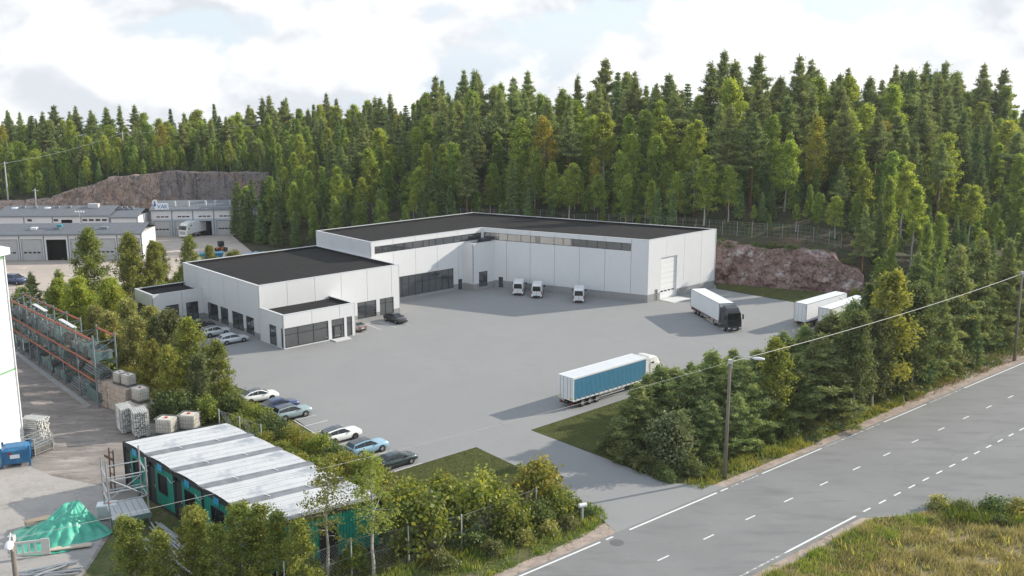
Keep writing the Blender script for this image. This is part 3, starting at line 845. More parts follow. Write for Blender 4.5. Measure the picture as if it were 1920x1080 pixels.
# ---- vans
M_van = paint('van_white', (.74, .75, .76), 0)
def make_van(loc, h, label):
    root = empty('delivery_van', (loc[0], loc[1], -.012), R(h)); tag(root, label, 'van', 'white vans along the wall')
    st = [(-2.75, .38, 2.36, .93, .74), (-2.66, .33, 2.50, .97, .78), (-2.2, .3, 2.56, .99, .80), (.9, .3, 2.56, .99, .80), (1.35, .3, 2.42, .98, .78), (1.75, .3, 1.95, .97, .74), (2.05, .3, 1.42, .96, .80), (2.5, .34, 1.12, .93, .80), (2.72, .42, .80, .84, .7)]
    MB().loft([[(x, -w * .92, z0), (x, -w, z0 + .15), (x, -w, z0 + (z1 - z0) * .48), (x, -(w + wt) / 2, z1 - .14), (x, -wt, z1), (x, wt, z1), (x, (w + wt) / 2, z1 - .14), (x, w, z0 + (z1 - z0) * .48), (x, w, z0 + .15), (x, w * .92, z0)] for x, z0, z1, w, wt in st]).build('body', M_van, root, smooth=False)
    MB().quad((-2.80, .76, 1.38), (-2.80, -.76, 1.38), (-2.775, -.68, 2.24), (-2.775, .68, 2.24)).build('rear_window', M_cglass, root)
    MB().quad((1.42, -.74, 2.36), (2.04, -.82, 1.47), (2.04, .82, 1.47), (1.42, .74, 2.36)).xf(Matrix.Translation((.03, 0, .02))).build('windscreen', M_cglass, root)
    for sd in (-1, 1):
        q = [(.75, sd * .985, 1.35), (1.85, sd * .985, 1.35), (1.5, sd * .92, 2.0), (.75, sd * .925, 2.05)]
        MB().quad(*(q if sd < 0 else q[::-1])).xf(Matrix.Translation((0, sd * .02, 0))).build('side_window', M_cglass, root)
        MB().box(1.55, 1.75, sd * 1.22 - .13, sd * 1.22 + .13, 1.32, 1.68).build('mirror', M_blackp, root, bevel=.04)
        MB().box(1.62, 1.70, min(sd * .95, sd * 1.12), max(sd * .95, sd * 1.12), 1.38, 1.44).build('mirror_arm', M_blackp, root)
        MB().box(-2.80, -2.6, sd * .90 - .07, sd * .90 + .07, .85, 1.4).build('tail_light', M_tail, root)
        MB().box(-2.83, -2.68, sd * .80 - .12, sd * .80 + .12, .36, .52).build('bumper_corner', M_van, root)
        MB().box(2.55, 2.74, sd * .7 - .14, sd * .7 + .14, .8, 1.0).build('headlight', M_head, root)
        for x in (1.75, -1.65):
            wheel(root, x, sd * .90, .35, .24, M_rim, sd)
    MB().box(-2.82, -2.7, -.68, .68, .34, .50).build('rear_bumper', M_blackp, root)
    MB().box(-2.79, -2.74, .02, .54, .62, .76).build('number_plate', M_plate, root)
    MB().box(-2.785, -2.74, -.012, .012, .55, 1.42).build('door_gap', M_blackp, root)
    return root
hv = 85.0
for (x, y), lab in (((1.08, 179.2), 'white van nearest the stair core, backed by the shaded wall'), ((4.47, 176.9), 'white van in the middle of the three along the shaded wall'), ((11.89, 173.0), 'white van parked alone, rightmost of three along the shaded wall')):
    make_van((x + 2.75 * math.cos(R(hv)), y + 2.75 * math.sin(R(hv))), hv, lab)

# ---- semi trucks
M_whitebox = mat('trailer_white', (.76, .77, .775), .45, .4, col2=(.72, .73, .74), scale=.5)
M_curtain = mat('blue_curtain', (.045, .175, .285), .55, .35, col2=(.052, .195, .31), scale=.9, bump=.12, bscale=1.2)
M_troof = mat('trailer_roof_sheet', (.62, .64, .66), .5, .35, col2=(.57, .59, .61), scale=.6)
M_chass = mat('chassis_dark', (.04, .04, .042), .7, .3)
M_tgrey = mat('trailer_grey_rail', (.40, .40, .41), .5, .4)
M_yellow = mat('yellow_marker', (.75, .5, .05), .5)
def wheel_set(root, xs, r, tw, yo, rimm):
    for x in xs:
        for sd in (-1, 1): wheel(root, x, sd * yo, r, tw, rimm, sd)
def trailer_parts(root, L, kind, wid=1.28, z0=1.12, z1=4.0):
    fr = .12
    if kind == 'curtain':
        b = MB()
        for sd in (-1, 1):                     # top and bottom rails, corner posts
            y0, y1 = sorted((sd * wid, sd * (wid - fr)))
            b.box(0, L, y0, y1, z1 - .22, z1); b.box(0, L, y0, y1, z0 - .12, z0 + .06)
            b.box(0, .14, y0, y1, z0 + .06, z1 - .22); b.box(L - .14, L, y0, y1, z0 + .06, z1 - .22)
        b.box(0, .14, -wid + fr, wid - fr, z1 - .22, z1); b.box(L - .14, L, -wid + fr, wid - fr, z0 - .12, z1)
        b.build('trailer_frame', M_whitebox, root)
        MB().box(.14, L - .14, -wid + fr, wid - fr, z0 - .12, z0).build('trailer_floor', M_chass, root)
        MB().box(.14, L - .14, -wid + fr, wid - fr, z1 - .06, z1 - .025).build('trailer_roof', M_troof, root)
        for sd in (-1, 1):
            y = sd * (wid - .02); g = MB(); nx = 60
            rows = [z0 - .02, z0 + .5, (z0 + z1) / 2, z1 - .7, z1 - .21]
            V = [[(.13 + (L - .26) * i / nx, y + sd * .007 * math.sin(i * 1.7 + j) * (.4 if j in (0, 4) else 1), z) for i in range(nx + 1)] for j, z in enumerate(rows)]
            for j in range(4):
                for i in range(nx):
                    q = (V[j][i], V[j][i + 1], V[j + 1][i + 1], V[j + 1][i]); g.quad(*(q if sd < 0 else q[::-1]))
            cu = g.build('curtain', M_curtain, root)
            for k in range(16):
                x = .5 + k * (L - 1) / 15
                MB().box(x - .035, x + .035, sd * (wid + .012) - .02, sd * (wid + .012) + .02, z0 - .16, z0 + .28).build('strap', M_tgrey, cu)
        for sd in (-1, 1):
            d = MB().box(-.04, .0, min(sd * .01, sd * (wid - .02)), max(sd * .01, sd * (wid - .02)), z0 - .05, z1 - .03).build('rear_door', M_whitebox, root)
            for q in (.35, .85): MB().tube((-.07, sd * q, z0), (-.07, sd * q, z1 - .08), .022, 6).build('lock_bar', M_tgrey, d)
            MB().box(-.055, -.04, sd * .95 - .24, sd * .95 + .24, z0 + .12, z0 + .32).build('marker', M_yellow, d)
    else:
        MB().box(0, L, -wid, wid, z0 - .1, z1).build('trailer_box', M_whitebox, root)
        e = MB()
        for sd in (-1, 1):
            for x in (.0, L): e.box(x - .035, x + .035, sd * wid - .03, sd * wid + .03, z0 - .12, z1 + .012)
            e.box(.035, L - .035, sd * wid - .022, sd * wid + .022, z1 - .05, z1 + .012)
            e.box(.035, L - .035, sd * wid - .02, sd * wid + .02, z0 - .12, z0 - .02)
        for x in (0, L): e.box(x - .03, x + .03, -wid + .03, wid - .03, z1 - .05, z1 + .01)
        e.build('corner_trim', mat('grey_blue_trim', (.12, .15, .19), .5, .4), root)
        d = MB().box(-.03, -.002, -wid + .05, wid - .05, z0 - .05, z1 - .06).build('rear_door', M_whitebox, root)
        for q in (-.85, -.35, .35, .85): MB().tube((-.05, q, z0), (-.05, q, z1 - .1), .02, 6).build('lock_bar', M_tgrey, d)
        r = MB()
        for sd in (-1, 1): r.box(.4, L - .4, sd * wid - .012, sd * wid + .012, z0 - .185, z0 - .13)
        r.build('reflective_strip', mat('red_strip', (.5, .12, .12), .5), root)
    c = MB()
    for sd in (-1, 1): c.box(.3, L - 1.0, sd * .45 - .06, sd * .45 + .06, z0 - .5, z0 - .12)
    c.box(.1, .3, -1.15, 1.15, .45, .62); c.box(L - 3.2, L - 3.0, -.9, .9, .65, .95)
    c.build('trailer_chassis', M_chass, root)
    for sd in (-1, 1):
        MB().box(.04, .1, sd * .9 - .22, sd * .9 + .22, .62, .78).build('tail_light', M_tail, root)
        g = MB(); g.box(4.6, L - 4.2, sd * 1.22 - .02, sd * 1.22 + .02, .55, .68); g.box(4.6, L - 4.2, sd * 1.22 - .02, sd * 1.22 + .02, .85, .98)
        for x in (4.9, (L + .4) / 2, L - 4.5): g.box(x - .05, x + .05, sd * 1.17 - .03, sd * 1.17 + .03, .5, 1.05)
        g.build('side_guard', M_tgrey, root)
        m_ = MB()
        for x in (1.75, 3.05, 4.35):
            rr = .62; seg = [(x + math.cos(a) * rr, .5 + math.sin(a) * rr) for a in np.linspace(.15, math.pi - .15, 7)]
            for (xa, za), (xb, zb_) in zip(seg, seg[1:]): m_.quad((xa, sd * .82, za), (xa, sd * 1.25, za), (xb, sd * 1.25, zb_), (xb, sd * .82, zb_))
        m_.build('mudguard', M_chass, root)
    wheel_set(root, (1.75, 3.05, 4.35), .5, .36, 1.05, M_rim)

def tractor_parts(root, x0, m, rimm, blind=False):
    """cab-over tractor; x0 = cab rear"""
    L = 2.35; w = 1.25
    st = [(0, .95, 3.55, 1.18, 1.05), (.1, .95, 3.72, 1.24, 1.08), (.9, .95, 3.78, 1.25, 1.08), (1.45, .95, 3.70, 1.25, 1.05), (1.85, .95, 3.35, 1.25, 1.02), (2.08, .62, 2.95, 1.25, 1.1), (2.28, .58, 2.1, 1.24, 1.16), (2.38, .55, 1.35, 1.22, 1.15), (2.36, .5, .9, 1.18, 1.1)]
    MB().loft([[(x0 + x, -a, z0), (x0 + x, -a, z0 + (z1 - z0) * .7), (x0 + x, -b, z1), (x0 + x, b, z1), (x0 + x, a, z0 + (z1 - z0) * .7), (x0 + x, a, z0)] for x, z0, z1, a, b in st]).build('cab', m, root, bevel=.05)
    MB().quad((x0 + 2.31, -1.12, 2.08), (x0 + 2.31, 1.12, 2.08), (x0 + 2.115, 1.08, 2.9), (x0 + 2.115, -1.08, 2.9)).xf(Matrix.Translation((.015, 0, .0))).build('windscreen', M_cglass, root)
    MB().box(x0 + 1.95, x0 + 2.25, -1.1, 1.1, 2.96, 3.06).build('sun_visor', M_blackp, root, bevel=.02)
    gr = MB()
    for k in range(5): gr.box(x0 + 2.36, x0 + 2.43 - k * .004, -.85, .85, 1.0 + k * .16, 1.11 + k * .16)
    gr.build('grille', M_blackp if m != M_cabw else M_tgrey, root)
    MB().box(x0 + 2.30, x0 + 2.46, -1.2, 1.2, .38, .80).build('bumper', m, root, bevel=.06)
    MB().box(x0 + 2.455, x0 + 2.48, -.28, .28, .46, .58).build('number_plate', M_plate, root)
    for sd in (-1, 1):
        MB().box(x0 + 2.42, x0 + 2.475, sd * .95 - .18, sd * .95 + .18, .58, .76).build('headlight', M_head, root)
        q = [(x0 + 1.2, sd * 1.262, 2.05), (x0 + 2.02, sd * 1.262, 2.05), (x0 + 1.92, sd * 1.245, 2.72), (x0 + 1.25, sd * 1.245, 2.78)]
        MB().quad(*(q if sd < 0 else q[::-1])).build('side_window', M_cglass, root)
        MB().box(x0 + .25, x0 + .8, sd * 1.235 - .012, sd * 1.235 + .022 * sd + .012, 2.95, 3.2).build('sleeper_vent', M_blackp, root)
        mm = MB().box(x0 + 2.05, x0 + 2.2, sd * 1.52 - .12, sd * 1.52 + .12, 1.95, 2.75).build('mirror', M_blackp if m != M_cabw else m, root, bevel=.04)
        MB().bar((x0 + 2.05, sd * 1.2, 2.7), (x0 + 2.12, sd * 1.5, 2.72), .06).build('mirror_arm', M_blackp, root)
        MB().box(x0 + 1.0, x0 + 1.9, sd * 1.25 - .03, sd * 1.25 + .03, .5, .92).build('cab_step', m, root, bevel=.03)
        MB().tube((x0 - 2.3, sd * .95, .72), (x0 - 1.0, sd * .95, .72), .34, 14).build('fuel_tank', M_steel, root)
        MB().quad(*([(x0 - .9, sd * 1.2, 1.1), (x0, sd * 1.2, 1.1), (x0, sd * 1.12, 3.5), (x0 - .9, sd * 1.12, 3.4)] if sd < 0 else [(x0 - .9, sd * 1.12, 3.4), (x0, sd * 1.12, 3.5), (x0, sd * 1.2, 1.1), (x0 - .9, sd * 1.2, 1.1)])).build('side_fairing', m, root)
        a = MB(); rr = .60; n = 12
        seg = [(x0 + 1.32 + math.cos(t) * rr, .52 + math.sin(t) * rr) for t in np.linspace(0, math.pi, n)]
        a.poly([(x, sd * 1.256, z) for x, z in (seg if sd < 0 else seg[::-1])][::1]).build('wheel_arch', M_blackp, root)
    MB().box(x0 - 3.6, x0 + 1.6, -.42, .42, .62, .95).build('truck_chassis', M_chass, root)
    dm = MB(); dm.hexa([(x0 + .1, -1.0, 3.7), (x0 + 1.2, -.95, 3.75), (x0 + 1.2, .95, 3.75), (x0 + .1, 1.0, 3.7), (x0 + .12, -.9, 3.98), (x0 + .6, -.85, 3.92), (x0 + .6, .85, 3.92), (x0 + .12, .9, 3.98)]); dm.build('roof_deflector', m, root)
    wheel_set(root, (x0 + 1.32,), .5, .34, 1.09, rimm); wheel_set(root, (x0 - 2.55,), .5, .56, .98, rimm)

M_cabw = paint('truck_white', (.76, .75, .72), 0); M_cabb = paint('truck_black', (.02, .022, .026), .2)
tA = 42.3
def semi(rear_center, h, L, kind, cabm, label, sc=1.0, gap=.75, rimm=None):
    root = empty('semi_truck', (*rear_center, -.012), R(h), (sc,) * 3)
    tag(root, label, 'truck', 'articulated trucks on the yard')
    trailer_parts(root, L, kind); tractor_parts(root, L + gap, cabm, rimm or M_rim)
    return root
n_ = (-math.sin(R(tA)), math.cos(R(tA)))
semi((7.404 + n_[0] * 1.28, 114.871 + n_[1] * 1.28), tA, 13.6, 'curtain', M_cabw, 'articulated truck with blue curtain-sided trailer and cream white cab')
semi((31.95, 166.9), -77.3, 11.6, 'box', M_cabb, 'articulated truck with white box trailer and black cab')
def parked_trailer(p, h, L, label):
    root = empty('box_trailer', (*p, -.012), R(h)); tag(root, label, 'trailer', 'white trailers by the trees')
    trailer_parts(root, L, 'box', wid=1.1)
    lg = MB()
    for sd in (-1, 1): lg.box(L - 2.4, L - 2.2, sd * .7 - .08, sd * .7 + .08, 0, 1.0); lg.box(L - 2.5, L - 2.1, sd * .7 - .15, sd * .7 + .15, 0, .05)
    lg.build('landing_leg', M_chass, root)
parked_trailer((46.35, 155.5), 42.8, 12.6, 'white box trailer standing clear, left of the two parked trailers')
parked_trailer((49.2, 152.1), 45, 12.6, 'white box trailer partly hidden by roadside trees')
# delivery truck in the far yard
ft = empty('box_truck', (-81.6, 248.5, -.03), R(-112)); tag(ft, 'white lorry parked before the garage doors of the far hall', 'truck')
tractor_parts(ft, 0, M_cabw, M_rim)
MB().box(-5.2, -.15, -1.25, 1.25, 1.1, 3.9).build('cargo_box', M_whitebox, ft)
# ------------------------------------------------------------------ rock faces
def rock_mat(name, base, layers, vs):
    m = layered(name, base, layers, rough=.9, bump=.9, bscale=1.6)
    n, l = m.node_tree.nodes, m.node_tree.links
    p = n['Principled BSDF']; src = p.inputs['Base Color'].links[0].from_socket
    tc = n.new('ShaderNodeTexCoord'); nz = n.new('ShaderNodeTexNoise'); nz.inputs['Scale'].default_value = .5
    mixv = n.new('ShaderNodeMix'); mixv.data_type = 'VECTOR'; mixv.inputs['Factor'].default_value = .55
    sc = n.new('ShaderNodeVectorMath'); sc.operation = 'SCALE'; sc.inputs['Scale'].default_value = 6.0
    ad = n.new('ShaderNodeVectorMath'); mp = n.new('ShaderNodeMapping'); mp.inputs['Scale'].default_value = vs
    l.new(tc.outputs['Object'], nz.inputs['Vector']); l.new(nz.outputs['Color'], sc.inputs[0]); l.new(tc.outputs['Object'], ad.inputs[0]); l.new(sc.outputs['Vector'], ad.inputs[1]); l.new(ad.outputs['Vector'], mp.inputs['Vector'])
    cur = src
    for scale, hi, dk in ((.35, .045, .35), (1.1, .07, .5)):
        vo = n.new('ShaderNodeTexVoronoi'); vo.feature = 'DISTANCE_TO_EDGE'; vo.inputs['Scale'].default_value = scale
        l.new(mp.outputs['Vector'], vo.inputs['Vector'])
        mr = n.new('ShaderNodeMapRange'); mr.inputs['From Max'].default_value = hi; mr.inputs['To Min'].default_value = dk; mr.inputs['To Max'].default_value = 1.0
        l.new(vo.outputs['Distance'], mr.inputs['Value'])
        mu = n.new('ShaderNodeMix'); mu.data_type = 'RGBA'; mu.blend_type = 'MULTIPLY'; mu.inputs['Factor'].default_value = 1.0
        l.new(cur, mu.inputs['A']); l.new(mr.outputs['Result'], mu.inputs['B']); cur = mu.outputs['Result']
    l.new(cur, p.inputs['Base Color'])
    return m
M_rock = rock_mat('red_granite', (0.235, 0.152, 0.135), [((0.315, 0.215, 0.190), .35, .4, .6, None), ((0.473, 0.420, 0.403), .28, .57, .66, None), ((0.175, 0.088, 0.081), .5, .54, .66, None), ((0.079, 0.063, 0.052), 1.4, .54, .68, None), ((0.123, 0.131, 0.052), .4, .62, .7, None)], (1, 1, 1.3))
M_rock3 = rock_mat('rusty_quarry_granite', (.34, .26, .215), [((.42, .30, .24), .2, .45, .6, None), ((.24, .20, .185), .35, .5, .62, (1.8, 1.8, .5)), ((.50, .44, .39), .5, .6, .7, None), ((.12, .10, .085), 1.0, .56, .68, (1.2, 1.2, .6)), ((.16, .17, .07), .25, .6, .7, None)], (1.1, 1.1, .8))
M_rock2 = rock_mat('quarry_granite', (0.230, 0.203, 0.196), [((0.311, 0.230, 0.189), .12, .45, .6, None), ((0.149, 0.135, 0.142), .3, .5, .62, (2.2, 2.2, .25)), ((0.405, 0.365, 0.324), .45, .6, .7, None), ((0.081, 0.074, 0.081), .9, .56, .68, (1.6, 1.6, .3))], (1.2, 1.2, .45))
def rock_face(name, p0, p1, h0, h1, step, m, lean, seed, amp, label, vstretch=1.0, bulge=0.0):
    """displaced cliff between two foot points"""
    P0, P1 = np.array(p0, float), np.array(p1, float)
    L = np.hypot(*(P1 - P0)); d = (P1 - P0) / L; nrm = np.array([d[1], -d[0]])
    ns = int(L / step); nz = int(max(h0, h1) / step) + 2
    V = np.zeros((nz + 1, ns + 1, 3))
    for i in range(ns + 1):
        t = i / ns; s = t * L
        h = h0 + (h1 - h0) * t + .55 * mnoise.noise((s * .13, seed, 0)) + .25 * mnoise.noise((s * .5, seed, 3))
        h *= min(1, 2.5 * min(t, 1 - t) * L / 10 + .8)
        for j in range(nz + 1):
            q = j / nz; z = h * q
            f = Vector((s * .16, z * .16 * vstretch, seed * 3.1))
            c1 = mnoise.cell(Vector((s * .32 + .5 * mnoise.noise(f * 2), z * .38 * vstretch + .4 * mnoise.noise(f * 3 + Vector((5, 0, 0))), seed)))
            c2 = mnoise.cell(Vector((s * .95 + .5 * mnoise.noise(f * 5), z * 1.0 * vstretch, seed + 7)))
            sh = Vector((s * .55 + z * .35, z * .5 * vstretch - s * .12, seed + 11))
            c3 = mnoise.cell(sh + .35 * Vector((mnoise.noise(f * 4), mnoise.noise(f * 4 + Vector((9, 0, 0))), 0)))
            off = amp * (.55 * mnoise.fractal(f, .9, 2.1, 4) + .8 * c1 + .5 * c3 + .32 * c2)
            back = lean * h * q ** 1.35 - bulge * math.sin(q * math.pi)
            p = P0 + d * s - nrm * back + nrm * off * min(1, .3 + 2 * (1 - q))
            V[j, i] = (p[0], p[1], z - .15 + .2 * amp * mnoise.noise(f * 4) * (q > 0))
    lip = V[-1].copy(); lip[:, :2] -= nrm * 4.5; lip[:, 2] -= .1
    V = np.concatenate([V, lip[None]]); nz += 1
    F = [(j * (ns + 1) + i, j * (ns + 1) + i + 1, (j + 1) * (ns + 1) + i + 1, (j + 1) * (ns + 1) + i) for j in range(nz) for i in range(ns)]
    return setting(obj(name, np_mesh(name, V.reshape(-1, 3), np.array(F), m)), label)
rock_face('rock_face', (36.6, 192.2), (60.0, 181.4), 7.6, 6.9, .24, M_rock, .55, 1.0, .6, 'reddish blasted rock cut behind the back lawn', 1.2, .0)
rock_face('rock_face', (58.8, 182.0), (65, 179.9), 6.4, 3.8, .26, M_rock, .6, 2.0, .5, 'lower end of the red rock cut beside the trees', 1.2, .0)
rock_face('rock_face', (-158, 287.5), (-133, 288.0), 3.6, 4.6, .55, M_rock3, .9, 3.0, .8, 'low rubble slope at the left of the quarry')
rock_face('rock_face', (-135, 288.3), (-117, 288.5), 5.6, 10.8, .5, M_rock3, .3, 4.0, .9, 'broken reddish quarry face rising from the rubble', .8)
rock_face('rock_face', (-118.5, 288.4), (-101, 288.6), 11.0, 12.4, .5, M_rock3, .15, 8.0, .8, 'high reddish quarry face left of the grey wall', .6)
rock_face('rock_face', (-102.5, 288.6), (-71, 290), 12.6, 12.4, .5, M_rock2, .05, 5.0, .55, 'sheer grey quarry wall behind the far halls', .18)

# ------------------------------------------------------------------ far halls
M_hall = mat('hall_white_panel', (.70, .69, .69), .6, .3, col2=(.65, .645, .65), scale=.5)
M_hallgrey = mat('hall_grey_blue_panel', (.40, .44, .48), .6, .3)
M_hroof = mat('hall_roof_sheet', (.16, .17, .185), .7, .3, col2=(.135, .145, .16), scale=.8)
M_fascia = mat('hall_fascia', (.20, .22, .25), .6, .3)
M_hdoor = mat('hall_door_grey', (.47, .47, .465), .6, .3, col2=(.43, .43, .43), scale=.8)
M_dark = mat('dark_opening', (.015, .014, .014), .9)
M_vent = mat('vent_metal', (.5, .51, .52), .5, .4)
M_dome = mat('rooflight_dome', (.75, .76, .77), .3, .5)
def hall(a, b, depth, h, ridge, bays, doors, label, opened=(), wins=(), doorh=4.6, doorw=4.3, doorpos=None, band=None):
    root = empty('industrial_hall', (*a, 0), math.atan2(b[1] - a[1], b[0] - a[0])); tag(root, label, 'hall', 'white halls in the far yard')
    L = math.hypot(b[0] - a[0], b[1] - a[1]); Wl = Wall((0, 0), (L, 0)); bw = L / bays
    ops = []
    for k in range(bays):
        if k in doors: ops.append(((k + .5) * bw - doorw / 2, (k + .5) * bw + doorw / 2, 0, doorh))
    wo = [((k + f) * bw, (k + f) * bw + wd, z0, z1) for k, f, wd, z0, z1 in wins]
    for k in range(bays):
        panel_mesh(Wl, k * bw + .12, (k + 1) * bw - .12, 0, h, [o for o in ops + wo if o[1] > k * bw and o[0] < (k + 1) * bw], 0, .2).build('wall_panel', M_hall, root)
        MB().box(k * bw - .12, k * bw + .12, -.06, .2, 0, h).build('column', M_fascia, root)
    MB().box(L - .12, L + .12, -.06, .2, 0, h).build('column', M_fascia, root)
    if band:
        for k in range(bays):
            panel_mesh(Wl, k * bw + .14, (k + 1) * bw - .14, 0, band, [o for o in ops if o[1] > k * bw and o[0] < (k + 1) * bw], .03, .03).build('lower_panel', M_hallgrey, root)
    for k in doors:
        s0, s1 = (k + .5) * bw - doorw / 2, (k + .5) * bw + doorw / 2
        if k in opened:
            d = MB().quad((s0, 2.2, 0), (s1, 2.2, 0), (s1, 2.2, doorh), (s0, 2.2, doorh)).quad((s0, .2, 0), (s0, 2.2, 0), (s0, 2.2, doorh), (s0, .2, doorh)).quad((s1, .2, 0), (s1, 2.2, 0), (s1, 2.2, doorh), (s1, .2, doorh)).quad((s0, .2, .01), (s1, .2, .01), (s1, 2.2, .01), (s0, 2.2, .01)).quad((s0, .2, doorh), (s1, .2, doorh), (s1, 2.2, doorh), (s0, 2.2, doorh)).build('open_doorway', M_dark, root)
            continue
        d = MB().box(s0, s1, .1, .16, 0, .05).build('garage_door', M_hdoor, root)
        nsec = 7
        for q in range(nsec): panel_mesh(Wl, s0, s1, .05 + q * (doorh - .05) / nsec, .03 + (q + 1) * (doorh - .05) / nsec, [], -.1, .05).build('door_section', M_hdoor, d)
        for q in range(4): panel_mesh(Wl, s0 + .3 + q * (doorw - .5) / 4, s0 + .3 + q * (doorw - .5) / 4 + .7, 1.55, 1.9, [], -.085, .02).build('door_window', M_cglass, d)
        fr = MB(); fr.box(s0 - .12, s0, -.04, .02, 0, doorh + .12); fr.box(s1, s1 + .12, -.04, .02, 0, doorh + .12); fr.box(s0, s1, -.04, .02, doorh, doorh + .12); fr.build('door_frame', M_fascia, d)
    for o in wo: MB().quad(Wl.P(o[0], -.12, o[2]), Wl.P(o[1], -.12, o[2]), Wl.P(o[1], -.12, o[3]), Wl.P(o[0], -.12, o[3])).build('window', M_cglass, root)
    body = MB(); dk = min(doors) if doors else 0
    body.box(.15, L - .15, 2.25, depth, 0, h - .02)
    body.quad((0, 0, 0), (0, 0, h), (0, depth, h), (0, depth, 0)).quad((L, 0, 0), (L, depth, 0), (L, depth, h), (L, 0, h))
    body.build('end_wall', M_hall, root)
    mid = depth * .55
    r = MB(); z0 = h + .0
    r.quad((-.3, -.35, z0 + .1), (L + .3, -.35, z0 + .1), (L + .3, mid, ridge), (-.3, mid, ridge)); r.quad((-.3, mid, ridge), (L + .3, mid, ridge), (L + .3, depth + .3, z0), (-.3, depth + .3, z0))
    r.build('roof', M_hroof, root)
    MB().box(-.3, L + .3, -.38, -.1, h - .25, h + .11).build('fascia', M_fascia, root)
    return root, L
front, fl = hall((-118.5, 214.5), (-81.9, 217.0), 11, 5.75, 7.4, 7, (0, 1, 2, 3, 4, 5, 6), 'nearest white hall with a row of grey garage doors behind the birches', opened=(3,))
for s in (12.2, 17.3, 27.5):
    MB().box(s, s + 1.3, 2.2, 3.4, 6.0, 6.95).build('roof_vent', M_fascia if s != 12.2 else M_dome, front)
MB().box(17.8, 18.9, 2.6, 3.3, 6.95, 7.5).build('roof_fan', mat('teal_fan', (.05, .28, .33), .5), front)
midh, ml = hall((-126, 240.5), (-98.6, 241.5), 13, 6.35, 8.0, 4, (2,), 'long white hall with dark roof and rooflights behind the nearest hall', opened=(2,), wins=[(1, .12, 1.1, 5.0, 5.6), (2, .04, 1.1, 5.0, 5.6)] + [(3, .05 + q * .23, 1.2, 5.0, 5.55) for q in range(4)], doorh=5.4, doorw=2.7)
for s in (1.5, 9.5): MB().loft([[(s + 1.0 * math.cos(t) * q + 1, 5.5 + .7 * math.sin(t) * q, 7.2 + zz) for t in np.linspace(0, 2 * math.pi, 12, endpoint=False)] for q, zz in ((1, 0), (1, .35), (.7, .6))]).build('rooflight', M_dome, midh)
for s in (4.3, 7.2, 12.6, 15.5): MB().box(s, s + .8, 5.2, 6.0, 6.9, 8.1).build('roof_vent', M_fascia, midh)
MB().box(20.5, 23.0, 5.2, 6.6, 7.3, 8.6).build('ventilation_unit', M_vent, midh)
lowh, _ = hall((-98.2, 241.2), (-91.8, 241.6), 12, 6.0, 7.4, 1, (0,), 'narrow white hall bay with one grey door between the two larger halls', doorh=3.6, doorw=4.0)
for s in (.6, 1.9, 3.4): MB().box(s, s + .7, 5.2, 6.0, 6.7, 7.9).build('roof_vent', M_fascia, lowh)
back, bl = hall((-91.2, 249.2), (-60.5, 252.8), 14, 6.7, 8.2, 6, (0, 1, 2, 3, 4, 5), 'tall white hall with rooftop sign under the quarry wall', opened=(2,), wins=[(k, .27 + q * .2, .85, 4.75, 5.1) for k in range(6) for q in range(3)], doorh=3.75, doorw=3.9, band=4.3)
for k in range(30): MB().box(k * 1.03 + .4, k * 1.03 + .44, -.3, -.26, 6.8, 7.4).build('roof_rail_post', M_vent, back)
MB().bar((0, -.28, 7.4), (bl, -.28, 7.4), .05).build('roof_rail', M_vent, back)
for s in (5.6, 9.0, 13.2, 15.6, 19.4): MB().tube((s, 2.5, 7.0), (s, 2.5, 8.6), .28, 8).build('roof_vent', M_vent, back)
# rooftop sign: white round emblem with a blue figure, blue letters
sg = empty('rooftop_sign', (-90.3, 248.6, 6.75), math.atan2(3.6, 30.7)); tag(sg, 'blue lettered sign with round emblem on the hall roof', 'sign')
M_signw = mat('sign_white', (.78, .79, .80), .5); M_signb = mat('sign_blue', (.02, .13, .42), .45)
MB().box(.5, 3.75, -.1, .02, .15, 1.75).build('sign_board', M_signw, sg)
MB().loft([[(.55 + .62 * math.cos(t), y, 1.95 + .72 * math.sin(t)) for t in np.linspace(0, 2 * math.pi, 20, endpoint=False)] for y in (-.12, .02)]).build('emblem', M_signw, sg)
MB().loft([[(.55 + q * math.cos(t), -.14, 2.05 + q * math.sin(t)) for t in np.linspace(0, 2 * math.pi, 12, endpoint=False)] for q in (.2, .01)]).box(.3, .8, -.15, -.12, 1.0, 1.78).build('emblem_figure', M_signb, sg)
def text_obj(body, size, m, parent, loc, rot, name='lettering', ext=.01):
    cu = bpy.data.curves.new(name, 'FONT'); cu.body = body; cu.size = size; cu.extrude = ext; cu.shear = .15
    tmp = bpy.data.objects.new('text_source', cu); COL.objects.link(tmp)
    me = bpy.data.meshes.new_from_object(tmp.evaluated_get(bpy.context.evaluated_depsgraph_get()))
    bpy.data.objects.remove(tmp); bpy.data.curves.remove(cu)
    me.materials.clear(); me.materials.append(m)
    return obj(name, me, parent, loc, rot)
for k_, ch in enumerate('VAK'): text_obj(ch, 1.4, M_signb, sg, (1.0 + k_ * .86, -.13, .42), (R(90), 0, 0), 'letter')
for s in (.7, 2.1, 3.5): MB().bar((s, .02, .2), (s, .9, -.1), .08).build('brace', M_vent, sg)

